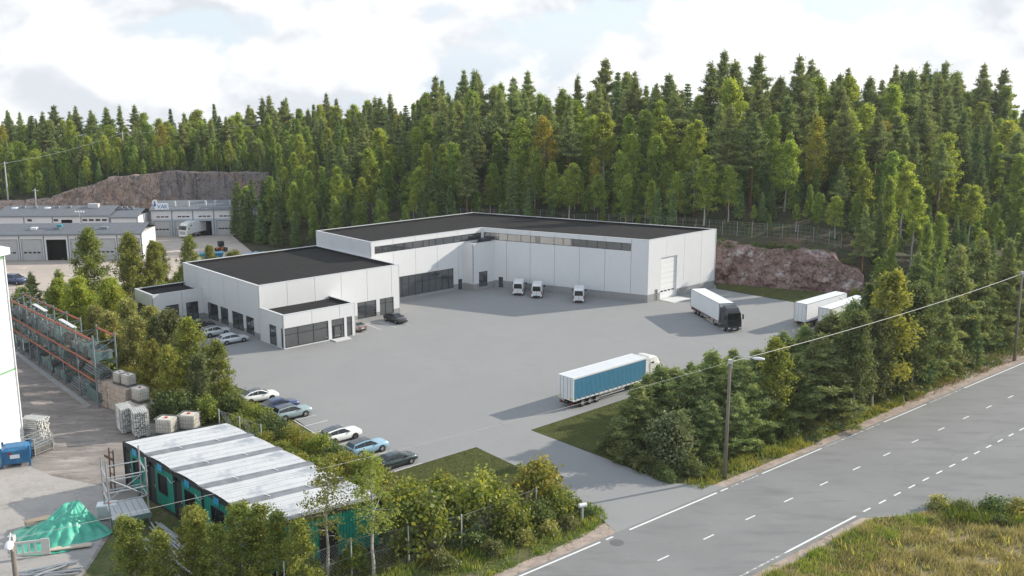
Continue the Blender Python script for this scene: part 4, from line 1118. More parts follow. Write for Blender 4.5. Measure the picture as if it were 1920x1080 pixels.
# blue container and an excavator-like machine at the far yard's end
cb = empty('waste_container', (-65.9, 214.6, 0), R(20)); tag(cb, 'blue skip beyond the low block roof', 'skip')
MB().hexa([(-2, -1.1, 0), (2, -1.1, 0), (2, 1.1, 0), (-2, 1.1, 0), (-2.5, -1.2, 1.9), (2.5, -1.2, 1.9), (2.5, 1.2, 1.9), (-2.5, 1.2, 1.9)]).build('skip_body', mat('skip_blue', (.03, .16, .27), .6), cb)
MB().box(-2.6, 2.6, -1.3, -1.15, 1.75, 1.9).build('skip_rim', mat('skip_rim', (.04, .2, .32), .6), cb)
mc = empty('small_loader', (-67.3, 227.0, 0), R(40)); tag(mc, 'small dark and orange machine on the far yard', 'machine')
MB().box(-1.0, .3, -.6, .6, .5, 1.0).build('machine_body', mat('machine_orange', (.5, .13, .05), .5), mc)
MB().box(-.6, .5, -.6, .6, 1.2, 2.4).build('machine_cab', M_blackp, mc)
MB().bar((.3, 0, .9), (1.5, 0, .6), .3).build('machine_arm', M_blackp, mc)
for x in (-.9, .7):
    for sd in (-1, 1): wheel(mc, x, sd * .75, .45, .3, M_rimd, sd)
pile = MB(); 
for k in range(14):
    a = k * .9; x, y = 3.2 * math.cos(a) * (k / 14), 1.3 * math.sin(a) * (k / 14)
    pile.hexa([(x - .7, y - .5, 0), (x + .7, y - .5, 0), (x + .7, y + .5, 0), (x - .7, y + .5, 0), (x - .3, y - .2, .7), (x + .4, y - .25, .8), (x + .3, y + .3, .6), (x - .4, y + .25, .75)])
tag(pile.build('covered_stack', mat('pale_blue_sheet', (.35, .5, .58), .6), None, (-57.5, 222.0, 0), (0, 0, R(8))), 'pale blue covered stack behind the low roof', 'stack')

# ------------------------------------------------------------------ white shed at the left edge
M_shed = mat('shed_white', (.80, .80, .80), .55, .3, col2=(.75, .755, .76), scale=.6, stretch=(1, 1, .15))
M_shedg = mat('shed_green_trim', (.20, .38, .22), .6)
SW = Wall((-57.6, 86.0), (-53.9, 103.8))
sh = empty('white_shed', (-70, 92, 0)); tag(sh, 'tall white clad shed with green bands at the left edge', 'shed')
def shw(p): return (p[0] + 70, p[1] - 92, p[2])
Wd = SW.d; back_v = Vector((-Wd.y, Wd.x, 0))
k = 0
for z0, z1 in ((0, 8.42), (8.66, 14.3), (14.36, 20.6)):
    for q in range(6):
        mb = panel_mesh(SW, q * 3.03 + .01, (q + 1) * 3.03 - .01, z0, z1, [], 0, .1); mb.v = [shw(p) for p in mb.v]; mb.build('cladding_sheet', M_shed, sh)
for z0, z1 in ((8.42, 8.66), (20.6, 21.1)):
    mb = panel_mesh(SW, 0, 18.19, z0, z1, [], .02, .1); mb.v = [shw(p) for p in mb.v]; mb.build('green_band', M_shedg, sh)
p0, p1 = SW.P(0, 0, 0), SW.P(18.19, 0, 0); q0, q1 = SW.P(0, -24, 0), SW.P(18.19, -24, 0)
cor = MB(); b_ = Wall(p1[:2], q1[:2])
mb = panel_mesh(Wall(p1[:2], q1[:2]), 0, 24, 0, 21, [], -.0, .1); mb.v = [shw(p) for p in mb.v]; mb.build('gable_cladding', M_shed, sh)
tr = MB().bar(SW.P(18.12, .03, 0), SW.P(18.12, .03, 20.9), .22, .1, up=(Wd.x, Wd.y, 0)); tr.v = [shw(p) for p in tr.v]; tr.build('corner_trim', M_shed, sh)
ro = MB().hexa([shw((*SW.P(-1, .5, 0)[:2], 21.1)), shw((*SW.P(18.6, .5, 0)[:2], 21.1)), shw((*SW.P(18.6, -24, 0)[:2], 24)), shw((*SW.P(-1, -24, 0)[:2], 24)), shw((*SW.P(-1, .5, 0)[:2], 21.8)), shw((*SW.P(18.6, .5, 0)[:2], 21.8)), shw((*SW.P(18.6, -24, 0)[:2], 24.8)), shw((*SW.P(-1, -24, 0)[:2], 24.8))])
ro.build('roof', M_shed, sh)

# ------------------------------------------------------------------ site cabins
M_cabg = mat('cabin_green', (.022, .30, .23), .5, .4, col2=(.018, .25, .19), scale=1.2)
M_cabd = mat('cabin_dark', (.03, .032, .033), .7)
M_cabr = layered('cabin_roof_felt', (.52, .53, .54), [((.58, .58, .585), .5, .4, .6, None), ((.36, .38, .41), .35, .56, .68, None), ((.43, .44, .46), 1.6, .56, .75, None)], rough=.7, bump=.2, bscale=6)
M_seam = mat('cabin_roof_seam', (.15, .155, .165), .75, col2=(.24, .25, .27), scale=.7)
M_bsign = mat('cabin_blue_sign', (.03, .28, .50), .5)
ca, cb2 = R(33.0), R(-45.2)
A_ = Vector((math.cos(ca), math.sin(ca), 0)); B_ = Vector((math.cos(cb2), math.sin(cb2), 0)); O_ = Vector((-38.1, 92.27, 0))
CW, CL, CH = 5.28, 10.0, 4.5
names = ['first green site cabin from the gravel yard, farthest from the camera', 'second green site cabin, next to the farthest one, behind the scaffold tower', 'third green site cabin in the middle of the row', 'fourth green site cabin, next to the nearest one', 'nearest green site cabin, its ribbed end wall facing the birches']
def ribbed(Wl, s0, s1, z0, z1, out, n, dep=.05):
    mb = MB(); pts = []
    for k in range(n):
        a = s0 + (s1 - s0) * k / n; w = (s1 - s0) / n
        pts += [(a, out), (a + w * .4, out), (a + w * .5, out - dep), (a + w * .9, out - dep)]
    pts.append((s1, out))
    for (a, o1), (b, o2) in zip(pts, pts[1:]): mb.quad(Wl.P(a, o1, z0), Wl.P(b, o2, z0), Wl.P(b, o2, z1), Wl.P(a, o1, z1))
    return mb
for i in range(5):
    o = O_ + B_ * (i * CW)
    root = empty('site_cabin', o); tag(root, names[i], 'cabin', 'green site cabins in a row')
    c = [Vector((0, 0, 0)), B_ * (CW - .12), B_ * (CW - .12) + A_ * CL, A_ * CL]
    inn = [c[0] + A_ * .14 + B_ * .12, c[1] + A_ * .14 - B_ * .12, c[2] - A_ * .14 - B_ * .12, c[3] - A_ * .14 + B_ * .12]
    MB().prism([p.xy for p in inn], 0, CH - .3).build('inner_wall', M_cabd, root)
    FW = Wall(c[0].xy, c[1].xy)         # front, outward to the storage yard
    EW = Wall(c[1].xy, c[2].xy)
    BW = Wall(c[2].xy, c[3].xy); LW = Wall(c[3].xy, c[0].xy)
    for p in c: 
        MB().bar((p.x, p.y, 0), (p.x, p.y, CH - .1), .2).build('corner_post', M_cabd, root)
    fa = MB()
    for Wl in (FW, EW, BW, LW):
        for z0, z1 in ((CH - .42, CH), (.0, .22)):
            p = [Wl.P(-.06, -.1, z0), Wl.P(Wl.len + .06, -.1, z0), Wl.P(Wl.len + .06, .08, z0), Wl.P(-.06, .08, z0)]
            fa.hexa(p[::-1] + [(x, y, z1) for x, y, _ in p[::-1]])
    fa.build('edge_beam', M_cabd, root)
    if i == 0 or i == 2 or i == 1: d0, w0, w1 = .3, 1.75, 3.7
    else: d0, w0, w1 = 1e3, 1.3, 3.6
    segs = []
    if d0 < 10: segs = [(1.3, w0), (w1, FW.len - .1)]
    else: segs = [(.1, w0), (w1, FW.len - .1)]
    for a, b in segs: ribbed(FW, a, b, .22, CH - .42, 0, max(2, int((b - a) / .28))).build('front_wall', M_cabg, root)
    ribbed(FW, w0, w1, .22, 1.5, 0, 7).build('front_wall', M_cabg, root)
    ribbed(FW, w0, w1, 3.35, CH - .42, 0, 7).build('front_wall', M_cabg, root)
    wf = MB(); 
    for a, b, z0, z1 in ((w0, w0 + .1, 1.5, 3.35), (w1 - .1, w1, 1.5, 3.35), (w0 + .1, w1 - .1, 1.5, 1.6), (w0 + .1, w1 - .1, 3.25, 3.35)):
        p = [FW.P(a, -.1, z0), FW.P(b, -.1, z0), FW.P(b, .03, z0), FW.P(a, .03, z0)]; wf.hexa(p[::-1] + [(x, y, z1) for x, y, _ in p[::-1]])
    wi = wf.build('window', M_cabd, root)
    MB().quad(FW.P(w0, -.07, 1.5), FW.P(w1, -.07, 1.5), FW.P(w1, -.07, 3.35), FW.P(w0, -.07, 3.35)).build('pane', M_cglass, wi)
    for q in range(7): MB().bar(FW.P(w0 + .25 + q * (w1 - w0 - .5) / 6, .05, 1.5), FW.P(w0 + .25 + q * (w1 - w0 - .5) / 6, .05, 3.35), .03).build('window_bar', M_blackp, wi)
    if d0 < 10:
        dm = MB(); p = [FW.P(.12, -.1, .22), FW.P(1.3, -.1, .22), FW.P(1.3, -.02, .22), FW.P(.12, -.02, .22)]; dm.hexa(p[::-1] + [(x, y, 3.6) for x, y, _ in p[::-1]])
        d = dm.build('door', M_cabd, root)
        MB().bar(FW.P(1.15, .02, 1.7), FW.P(1.15, .02, 2.0), .05).build('handle', M_vent, d)
    p = [FW.P(2.0, .085, CH - .75), FW.P(2.95, .085, CH - .75), FW.P(2.95, .1, CH - .75), FW.P(2.0, .1, CH - .75)]
    MB().hexa(p[::-1] + [(x, y, CH - .12) for x, y, _ in p[::-1]]).build('blue_sign', M_bsign, root)
    if i == 4:
        ribbed(EW, .1, 4.4, .22, CH - .42, 0, 15, .07).build('end_wall', M_cabg, root); ribbed(EW, 6.0, CL - .1, .22, CH - .42, 0, 14, .07).build('end_wall', M_cabg, root)
        ribbed(EW, 4.4, 6.0, 3.5, CH - .42, 0, 5, .07).build('end_wall', M_cabg, root)
        p = [EW.P(4.4, -.1, .22), EW.P(6.0, -.1, .22), EW.P(6.0, -.05, .22), EW.P(4.4, -.05, .22)]; MB().hexa(p[::-1] + [(x, y, 3.5) for x, y, _ in p[::-1]]).build('end_door', M_cabd, root)
    if i == 0: ribbed(LW, .1, CL - .1, .22, CH - .42, 0, 34, .06).build('end_wall', M_cabg, root)
    ribbed(BW, .1, BW.len - .1, .22, CH - .42, 0, 16).build('back_wall', M_cabg, root)
    # gently crowned roof sheet in strips
    rm = MB(); ns = 8; nl = 5
    for a in range(ns):
        for b in range(nl):
            def pt(u, v):
                q = c[0] + (c[1] - c[0]) * (u / ns) * .9 + (c[1] - c[0]) * .05 + A_ * (CL * v / nl)
                return (q.x, q.y, CH + .02 + .10 * math.sin(math.pi * u / ns) + (.012 if a % 2 else 0) + .03 * math.sin(v * 1.3 + i) * math.sin(math.pi * v / nl))
            rm.quad(pt(a, b), pt(a + 1, b), pt(a + 1, b + 1), pt(a, b + 1))
    rm.build('roof', M_cabr, root)
    sm = MB(); e0 = c[1] - B_ * .62; e1 = c[1] + B_ * .5 if i < 4 else c[1] + B_ * .06
    sm.loft([[tuple(e0 + A_ * t + Vector((0, 0, CH + .02))), tuple(e0 + B_ * .15 + A_ * t + Vector((0, 0, CH + .13))), tuple(e1 - B_ * .15 + A_ * t + Vector((0, 0, CH + .13))), tuple(e1 + A_ * t + Vector((0, 0, CH + .02)))] for t in (-.12, CL * .33, CL * .66, CL + .1)], cap=True)
    seam = sm.build('roof_seam', M_seam, root)
    for t in (3.0, 6.6):
        q = e0 + A_ * t; MB().bar(tuple(q + Vector((0, 0, CH + .17))), tuple(q + B_ * .8 + A_ * .15 + Vector((0, 0, CH + .16))), .07, .02).build('roof_tape', M_dome, seam)
    if i in (1, 2, 3):
        MB().tube(FW.P(.1, .45, CH - 1.0), FW.P(.1, .05, CH - .9), .03, 6).tube(FW.P(.1, .45, CH - 1.0), FW.P(-.5, .5, CH - .6), .03, 6).build('lamp_arm', M_vent, root)

# ------------------------------------------------------------------ pallet rack with scaffold stock
M_orange = mat('rack_beam_orange', (.46, .13, .075), .65, .3, col2=(.36, .15, .10), scale=2)
M_blue = mat('rack_upright', (.16, .20, .22), .6, .35)
RK0 = Vector((-50.42, 115.58, 0)); RKD = Vector((-.651, .759, 0)); RKN = Vector((.759, .651, 0))
ups = [0, 6.6, 12.8, 18.6, 24.4, 28.2, 32.0, 35.8, 39.6]
levels = [3.4, 5.55, 8.6]; RDp = 2.6
rk = empty('pallet_rack', RK0); tag(rk, 'long orange and grey pallet rack filled with scaffold stock', 'rack')
for u in ups:
    b = MB()
    for n_0 in (0, RDp):
        p = RKD * u + RKN * n_0; b.bar((p.x, p.y, -.05), (p.x, p.y, 9.1 * (1 - .004 * u)), .17)
    b.build('upright', M_blue, rk)
    z = .5; br = MB()
    while z < 8.2:
        p, q = RKD * u, RKD * u + RKN * RDp
        br.bar((p.x, p.y, z), (q.x, q.y, z + 1.2), .06); br.bar((q.x, q.y, z + 1.2), (p.x, p.y, z + 1.25), .05); z += 1.3
    br.build('upright_brace', M_blue, rk)
for k in range(len(ups) - 1):
    for z in levels:
        for n_0 in (-.12, RDp + .12):
            if n_0 > 0 and z < 8 : continue
            if n_0 > 0 and k in (1,): continue
            p, q = RKD * (ups[k] + .05) + RKN * n_0, RKD * (ups[k + 1] - .05) + RKN * n_0
            MB().bar((p.x, p.y, z * (1 - .004 * ups[k])), (q.x, q.y, z * (1 - .004 * ups[k + 1])), .1, .22).build('beam', M_orange, rk)
    if k in (1, 3):
        p, q = RKD * (ups[k] + .1) + RKN * .1, RKD * (ups[k + 1] - .1) + RKN * .1
        MB().bar((p.x, p.y, 8.78), (q.x, q.y, 8.78), .5, .08).build('top_board', M_pad, rk)
M_galv = mat('galvanised_stock', (.24, .26, .265), .5, .4, metal=.35, col2=(.13, .15, .15), scale=1.4)
M_galvg = mat('weathered_green_stock', (.10, .19, .18), .6, .3, col2=(.18, .22, .21), scale=2)
M_galvd = mat('dark_stock', (.07, .07, .072), .7, .3, col2=(.13, .13, .125), scale=2)
M_wood = mat('weathered_wood', (.36, .29, .22), .85, .2, col2=(.27, .215, .165), scale=2.5, stretch=(1, 8, 8))
rl = random.Random(3)
bay_w = ['end', 'second', 'third', 'fourth', 'fifth', 'sixth', 'seventh', 'farthest']; lev_w = ['on the ground', 'on the lower beam', 'on the middle beam']
for k in range(8):
    for lv, z in enumerate((0.05, 3.54, 5.69)):
        w = ups[k + 1] - ups[k]; kind = rl.choice(['tubes', 'frames', 'bin', 'couplers', 'bin'])
        cpos = RK0 + RKD * (ups[k] + w / 2) + RKN * (RDp / 2)
        z *= 1 - .004 * ups[k]; root = empty('stock_load', (cpos.x, cpos.y, z), math.atan2(RKD.y, RKD.x))
        m1 = rl.choice([M_galv, M_galvg, M_galvd, M_galv]); word = {M_galv: 'grey', M_galvg: 'greenish', M_galvd: 'dark'}[m1]
        kindw = {'tubes': 'tube bundle', 'frames': 'pile of frames', 'bin': 'bins of fittings', 'couplers': 'heap of couplers'}[kind]
        tag(root, f'{word} scaffold {kindw} {lev_w[lv]} in the {bay_w[k]} rack bay', 'scaffold stock', 'scaffold stock in the pallet rack')
        hw = w / 2 - .25
        if kind == 'tubes':
            for r_ in range(4):
                t = MB()
                for q in range(7 - r_): t.tube((-hw, -1.0 + q * .3 + r_ * .15, .12 + r_ * .24), (hw * rl.uniform(.8, 1), -1.0 + q * .3 + r_ * .15, .12 + r_ * .24 + rl.uniform(-.03, .05)), .11, 6)
                t.build('tube_layer', m1, root)
        elif kind == 'frames':
            for q in range(11):
                f = MB(); a = rl.uniform(-.12, .12); zz = .08 + q * .15; x0, x1 = -hw * rl.uniform(.7, 1), hw * rl.uniform(.7, 1)
                for y in (-.9, .9): f.bar((x0, y + a, zz), (x1, y - a, zz + rl.uniform(-.04, .1)), .09)
                for x in np.linspace(x0, x1, 5): f.bar((x, -.9, zz), (x, .9, zz), .07)
                f.build('frame', rl.choice([M_galv, M_galvg, m1]), root)
        else:
            nb = 2 if w < 5 else 4
            for q in range(nb):
                bx0 = -hw + q * 2 * hw / nb + .1; bx1 = -hw + (q + 1) * 2 * hw / nb - .1; hh = rl.uniform(.8, 1.5)
                b = MB(); b.box(bx0, bx1, -1.0, -.94, .1, hh); b.box(bx0, bx1, .94, 1.0, .1, hh); b.box(bx0, bx0 + .06, -.94, .94, .1, hh); b.box(bx1 - .06, bx1, -.94, .94, .1, hh); b.box(bx0 + .06, bx1 - .06, -.94, .94, .1, .16)
                bi = b.build('bin', rl.choice([M_galvd, M_galv, M_galvg]), root)
                f = MB()
                for j in range(26):
                    x, y, zz = rl.uniform(bx0 + .2, bx1 - .2), rl.uniform(-.8, .8), hh * rl.uniform(.75, 1.05)
                    d = Vector((rl.uniform(-1, 1), rl.uniform(-1, 1), rl.uniform(-.3, .4))).normalized() * rl.uniform(.2, .55)
                    f.bar((x, y, zz), (x + d.x, y + d.y, zz + d.z * .5), .08)
                f.build('fittings', rl.choice([M_galv, M_galvg, M_galv, M_wood]), bi)
kb = MB(); p, q = RK0 - RKN * .75 + RKD * 1.0, RK0 - RKN * .75 + RKD * 40
setting(kb.bar((p.x, p.y, .05), (q.x, q.y, .05), .5, .3).build('rack_kerb', M_plinth))

# ------------------------------------------------------------------ concrete blocks, IBC tanks, bundles
M_conc = mat('old_concrete', (.50, .42, .36), .9, .2, col2=(.36, .30, .26), scale=1.1, bump=.3, bscale=6)
BK0 = Vector((-51.0, 117.0, 0)); BKD = Vector((.758, -.652, 0))
order = ['lowest', 'second', 'third', 'fourth', 'top']
for s0, s1, dep, nC, wd in ((0, 2.2, 2.0, 5, 'short'), (2.35, 6.9, 2.1, 5, 'long'), (7.05, 10.2, 1.9, 3, 'right-hand')):
    for c_ in range(nC):
        z = c_ * .66; j = rl.uniform(-.08, .08); ov = .25 if (c_ == 4 and wd == 'short') else 0
        b = MB().box(s0 - ov, s1 + ov, -.0 + j, dep + j, z, z + .64)
        o = b.build('concrete_block', M_conc, None, (BK0.x, BK0.y, 0), (0, 0, math.atan2(BKD.y, BKD.x)), bevel=.05)
        tag(o, f'{order[c_]} brownish concrete block of the {wd} stack beside the rack', 'concrete block', 'stacked concrete blocks')
M_ibc = mat('ibc_plastic', (.68, .64, .57), .45, .4, col2=(.55, .51, .45), scale=1.2)
def make_ibc(loc, rz, label, s=1.5):
    r = empty('liquid_tank', loc, rz, (s, s, s)); tag(r, label, 'tank', 'caged white tanks')
    MB().box(-.56, .56, -.46, .46, .16, 1.12).build('tank', M_ibc, r, bevel=.08)
    MB().tube((0, 0, 1.12), (0, 0, 1.19), .11, 10).build('lid', mat('red_lid', (.45, .07, .05), .5), r)
    cg = MB()
    for x in np.linspace(-.6, .6, 7):
        for y in (-.5, .5): cg.bar((x, y, .14), (x, y, 1.15), .02)
    for y in np.linspace(-.5, .5, 6):
        for x in (-.6, .6): cg.bar((x, y, .14), (x, y, 1.15), .02)
    for z in (.3, .55, .8, 1.15):
        for y in (-.5, .5): cg.bar((-.6, y, z), (.6, y, z), .022)
        for x in (-.6, .6): cg.bar((x, -.5, z), (x, .5, z), .022)
    cg.build('cage', M_steel, r)
    MB().box(-.6, .6, -.5, .5, 0, .13).build('pallet', M_galvd, r)
    return r
rzb = math.atan2(BKD.y, BKD.x)
def blk(s, n, z): p = BK0 + BKD * s + Vector((.652, .758, 0)) * n; return (p.x, p.y, z)
make_ibc(blk(4.0, 1.0, 3.3), rzb, 'caged white tank on top of the concrete blocks, left one', 1.25)
make_ibc(blk(5.6, 1.2, 3.3), rzb + .1, 'caged white tank on top of the concrete blocks, right one', 1.25)
make_ibc(blk(8.5, 1.0, 1.99), rzb, 'large caged white tank on the low block stack')
make_ibc((-39.0, 106.6, 0), rzb + .5, 'caged white tank nearest the cabin roof edge, left one', 1.7)
make_ibc((-36.9, 108.0, 0), rzb + .55, 'caged white tank nearest the cabin roof edge, right one', 1.7)
def bundle(loc, rz, label, h):
    r = empty('pole_bundle', loc, rz); tag(r, label, 'bundle', 'caged bundles of white poles')
    c_ = MB()
    for x in (-.85, .85):
        for y in (-1.0, 1.0): c_.bar((x, y, 0), (x, y, h), .07)
        for z in (.2, h * .5, h): c_.bar((x, -1, z), (x, 1, z), .05)
    for y in (-1.0, 1.0): c_.bar((-.85, y, .2), (.85, y, .2), .06)
    c_.build('stillage', M_steel, r)
    nr = int(h / .24)
    for k in range(nr):
        t = MB()
        for q in range(7):
            j = rl.uniform(-.2, .2)
            t.tube((-.7 + q * .23, -1.25 + j, .2 + k * .24), (-.7 + q * .23, 1.25 + j, .2 + k * .24), .105, 6)
        t.build('pole_layer', mat('white_pole', (.60, .60, .58), .6, col2=(.45, .45, .43), scale=1.5), r)
bundle((-44.1, 107.9, 0), R(35), 'caged bundle of white poles against the concrete blocks', 3.0)
bundle((-42.0, 106.6, 0), R(30), 'caged bundle of white poles in front, frayed ends to the right', 2.9)
bundle((-53.2, 105.2, 0), R(75), 'grey caged bundle beside the white shed wall', 2.5)
# low open stillage and blue dumpster by the shed
st_ = empty('stillage_crate', (-51.0, 101.0, 0), R(68)); tag(st_, 'open grey mesh crate between shed and blue dumpster', 'crate')
c_ = MB()
for x in (-1.2, 1.2):
    for y in (-.9, .9): c_.bar((x, y, 0), (x, y, 2.0), .08)
for z in (.25, .9, 1.2, 1.5, 1.9):
    for y in (-.9, .9): c_.bar((-1.2, y, z), (1.2, y, z), .05)
    for x in (-1.2, 1.2): c_.bar((x, -.9, z), (x, .9, z), .05)
c_.build('crate_frame', M_steel, st_); MB().box(-1.15, 1.15, -.85, .85, .15, .85).build('crate_load', M_galvd, st_)
for q in range(6): MB().bar((-1.0, -.7 + q * .28, .95 + q * .02), (1.1, -.65 + q * .26, 1.0 + q * .03), .14, .1).build('plank', M_galv, st_)
dp = empty('dumpster', (-51.7, 97.8, 0), R(22)); tag(dp, 'blue steel dumpster with lid beside the white shed', 'dumpster')
M_dump = mat('dumpster_blue', (.025, .13, .28), .5, .4, col2=(.05, .2, .36), scale=1.2, fac=(.5, .7))
MB().hexa([(-1.25, -.95, .3), (1.25, -.95, .3), (1.25, .95, .3), (-1.25, .95, .3), (-1.35, -1.05, 1.75), (1.35, -1.05, 1.75), (1.35, 1.05, 1.75), (-1.35, 1.05, 1.75)]).build('body', M_dump, dp, bevel=.03)
MB().hexa([(-1.35, -1.08, 1.76), (1.35, -1.08, 1.76), (1.35, 1.05, 1.76), (-1.35, 1.05, 1.76), (-.95, -.7, 2.05), (.95, -.7, 2.05), (.95, .7, 2.1), (-.95, .7, 2.1)]).build('lid', M_dump, dp)
for x in (-1.3, 1.3):
    for y in (-1.0, 1.0): MB().box(x - .1, x + .1, y - .1, y + .1, 0, 2.15).build('corner_post', M_dump, dp)
MB().box(-.5, .4, -1.09, -1.02, .95, 1.35).build('white_label', M_plate, dp); MB().box(-.65, -.38, -1.095, -1.03, 1.38, 1.62).build('red_label', M_tail, dp)
b = MB()
for q in range(3): b.box(-1.6, 1.6, -.8 + q * .55, -.35 + q * .55, .15 * (q % 2), .15 * (q % 2) + .14)
tag(b.build('timber_stack', M_wood, None, (-54.2, 95.6, 0), (0, 0, R(15))), 'short pile of timber left of the blue dumpster', 'timber')

# ------------------------------------------------------------------ tarpaulin heap and what lies round it
M_tarp = mat('green_tarpaulin', (.06, .36, .25), .42, .5, col2=(.10, .45, .33), scale=1.5, bump=.35, bscale=2.2)
def tarp():
    N, Rn = 96, 34; V = [(0.9, 2.0, 2.4)]; F = []
    for r in range(1, Rn + 1):
        q = r / Rn
        for k in range(N):
            t = 2 * math.pi * k / N
            ex = 3.5 + .45 * math.sin(3 * t + .6) + .3 * math.sin(5 * t)
            x, y = math.cos(t) * ex * 1.12, math.sin(t) * ex * .92
            cx, cy = .9 * (1 - q) + 0, 2.0 * (1 - q) - .2 * q
            px, py = cx + x * q, cy + y * q
            hh = 2.3 * math.exp(-((px - .9) ** 2 + (py - 1.9) ** 2) / 3.6) + 1.15 * math.exp(-((px + .9) ** 2 / 4.2 + (py + .4) ** 2 / 3.0)) + .7 * math.exp(-((px - 1.6) ** 2 / 2 + (py + 1.0) ** 2 / 3))
            hh *= (1 - q ** 5)
            fold = .22 * math.sin(17 * t + 4 * mnoise.noise((px * .5, py * .5, 0))) * q * (1 - q ** 4) + .30 * mnoise.noise((px * 1.1, py * 1.1, 2)) * (1 - q ** 3) + .16 * mnoise.noise((px * 2.2, py * 2.2, 5)) * (1 - q ** 6) + .03 * mnoise.noise((px * 5, py * 5, 7))
            V.append((px, py, max(.02, hh + fold)))
    for k in range(N): F.append((0, 1 + k, 1 + (k + 1) % N))
    V = np.array(V); F2 = []
    for r in range(Rn - 1):
        for k in range(N):
            a, b_ = 1 + r * N + k, 1 + r * N + (k + 1) % N
            F2.append((a, a + N, b_ + N, b_))
    me = bpy.data.meshes.new('tarpaulin'); me.from_pydata([tuple(v) for v in V], [], F + F2); me.materials.append(M_tarp)
    me.polygons.foreach_set('use_smooth', [True] * len(me.polygons)); me.update(); return me
tag(obj('tarpaulin_heap', tarp(), None, (-40.0, 80.9, 0)), 'crumpled green tarpaulin over a heap on the concrete', 'tarpaulin')
def planks(name, loc, rz, n, L, w, label, m=M_wood, cat='planks', tilt=0.0):
    r = empty(name, loc, rz); tag(r, label, cat)
    for k in range(n): MB().box(-L / 2 + rl.uniform(-.1, .1), L / 2, (k - n / 2) * w * 1.06, (k - n / 2) * w * 1.06 + w, .0, .12).build('plank', m, r, rot=(tilt, 0, 0))
planks('plank_pair', (-42.3, 83.3, .5), R(38), 3, 2.9, .28, 'wooden planks on the left edge of the tarpaulin')
planks('plank_pair', (-37.7, 78.6, .12), R(18), 2, 3.2, .3, 'pale boards lying on the near edge of the tarpaulin', mat('pale_board', (.56, .47, .38), .8))
bx = empty('white_chest', (-37.0, 84.7, 0), R(15)); tag(bx, 'white chest with lid between tarpaulin and scaffold tower', 'chest')
MB().box(-.8, .8, -.5, .5, .05, 1.2).build('body', M_hall, bx, bevel=.03); MB().box(-.86, .86, -.56, .56, 1.22, 1.42).build('lid', M_dome, bx, bevel=.03)
br_ = empty('barrier', (-40.9, 77.0, 0), R(17)); tag(br_, 'pale plastic barrier with slats in front of the tarpaulin', 'barrier')
M_bar = mat('pale_plastic', (.60, .58, .53), .6)
MB().box(-1.3, 1.3, -.05, .05, 1.25, 1.45).build('top_rail', M_bar, br_); MB().box(-1.3, 1.3, -.05, .05, .2, .4).build('bottom_rail', M_bar, br_)
for k in range(5): MB().box(-1.15 + k * .48, -1.0 + k * .48, -.04, .04, .4, 1.25).build('slat', M_bar, br_)
MB().box(1.3, 1.95, -.05, .05, .05, 1.5).build('end_panel', M_bar, br_)
ld = empty('ladder', (-39.0, 91.0, 0), R(-46)); tag(ld, 'rusty steel frame standing left of the farthest cabin', 'frame')
M_rust = mat('rusty_steel', (.14, .075, .045), .8, col2=(.09, .05, .035), scale=3)
for x in (-.5, .5): MB().bar((x, 0, 0), (x, .1, 4.2), .1).build('stile', M_rust, ld)
for z in (.8, 1.6, 2.4, 3.2, 3.9): MB().bar((-.5, .05, z), (.5, .05, z), .08).build('rung', M_rust, ld)
MB().bar((-1.6, .05, 3.1), (.6, .05, 3.2), .1, .22).build('crossbeam', M_rust, ld)

# scaffold tower
sc_ = empty('scaffold_tower', (-35.0, 84.2, 0), R(31)); tag(sc_, 'galvanised scaffold tower with platform in front of the cabins', 'scaffold')
X, Y = 1.65, 1.45
zt = {(-1, -1): 6.6, (1, -1): 6.2, (1, 1): 6.4, (-1, 1): 6.0}
for (sx, sy), h in zt.items():
    st1 = MB().tube((sx * X, sy * Y, 0), (sx * X, sy * Y, h), .075, 8).build('standard', M_steel, sc_)
    for z in (1.4, 2.6, 3.5, 4.9): MB().tube((sx * X, sy * Y, z - .06), (sx * X, sy * Y, z + .06), .13, 8).build('rosette', mat('rosette_red', (.4, .12, .1), .5) if z in (2.6,) else M_steel, st1)
for z in (2.6, 3.5, 4.9):
    for a, b in (((-X, -Y), (X, -Y)), ((X, -Y), (X, Y)), ((X, Y), (-X, Y)), ((-X, Y), (-X, -Y))):
        if z == 3.5 and a == (X, -Y): continue
        MB().tube((*a, z), (*b, z), .065, 6).build('ledger', M_steel, sc_)
for a, b in (((-X, -Y, 4.9), (X, -Y, 2.6)), ((X, Y, 1.4), (X, -Y, 4.6)), ((-X, Y, 1.4), (X, Y, 3.5))): MB().tube(a, b, .06, 6).build('brace', M_steel, sc_)
for k in range(6): MB().box(-X + .05 + k * .54, -X + .55 + k * .54, -Y - 1.3, Y - .1, 1.25, 1.36).build('deck', M_vent, sc_)
MB().box(-X, X, -Y - 1.38, -Y - 1.31, 1.05, 1.5).build('toe_board', M_galvg, sc_)
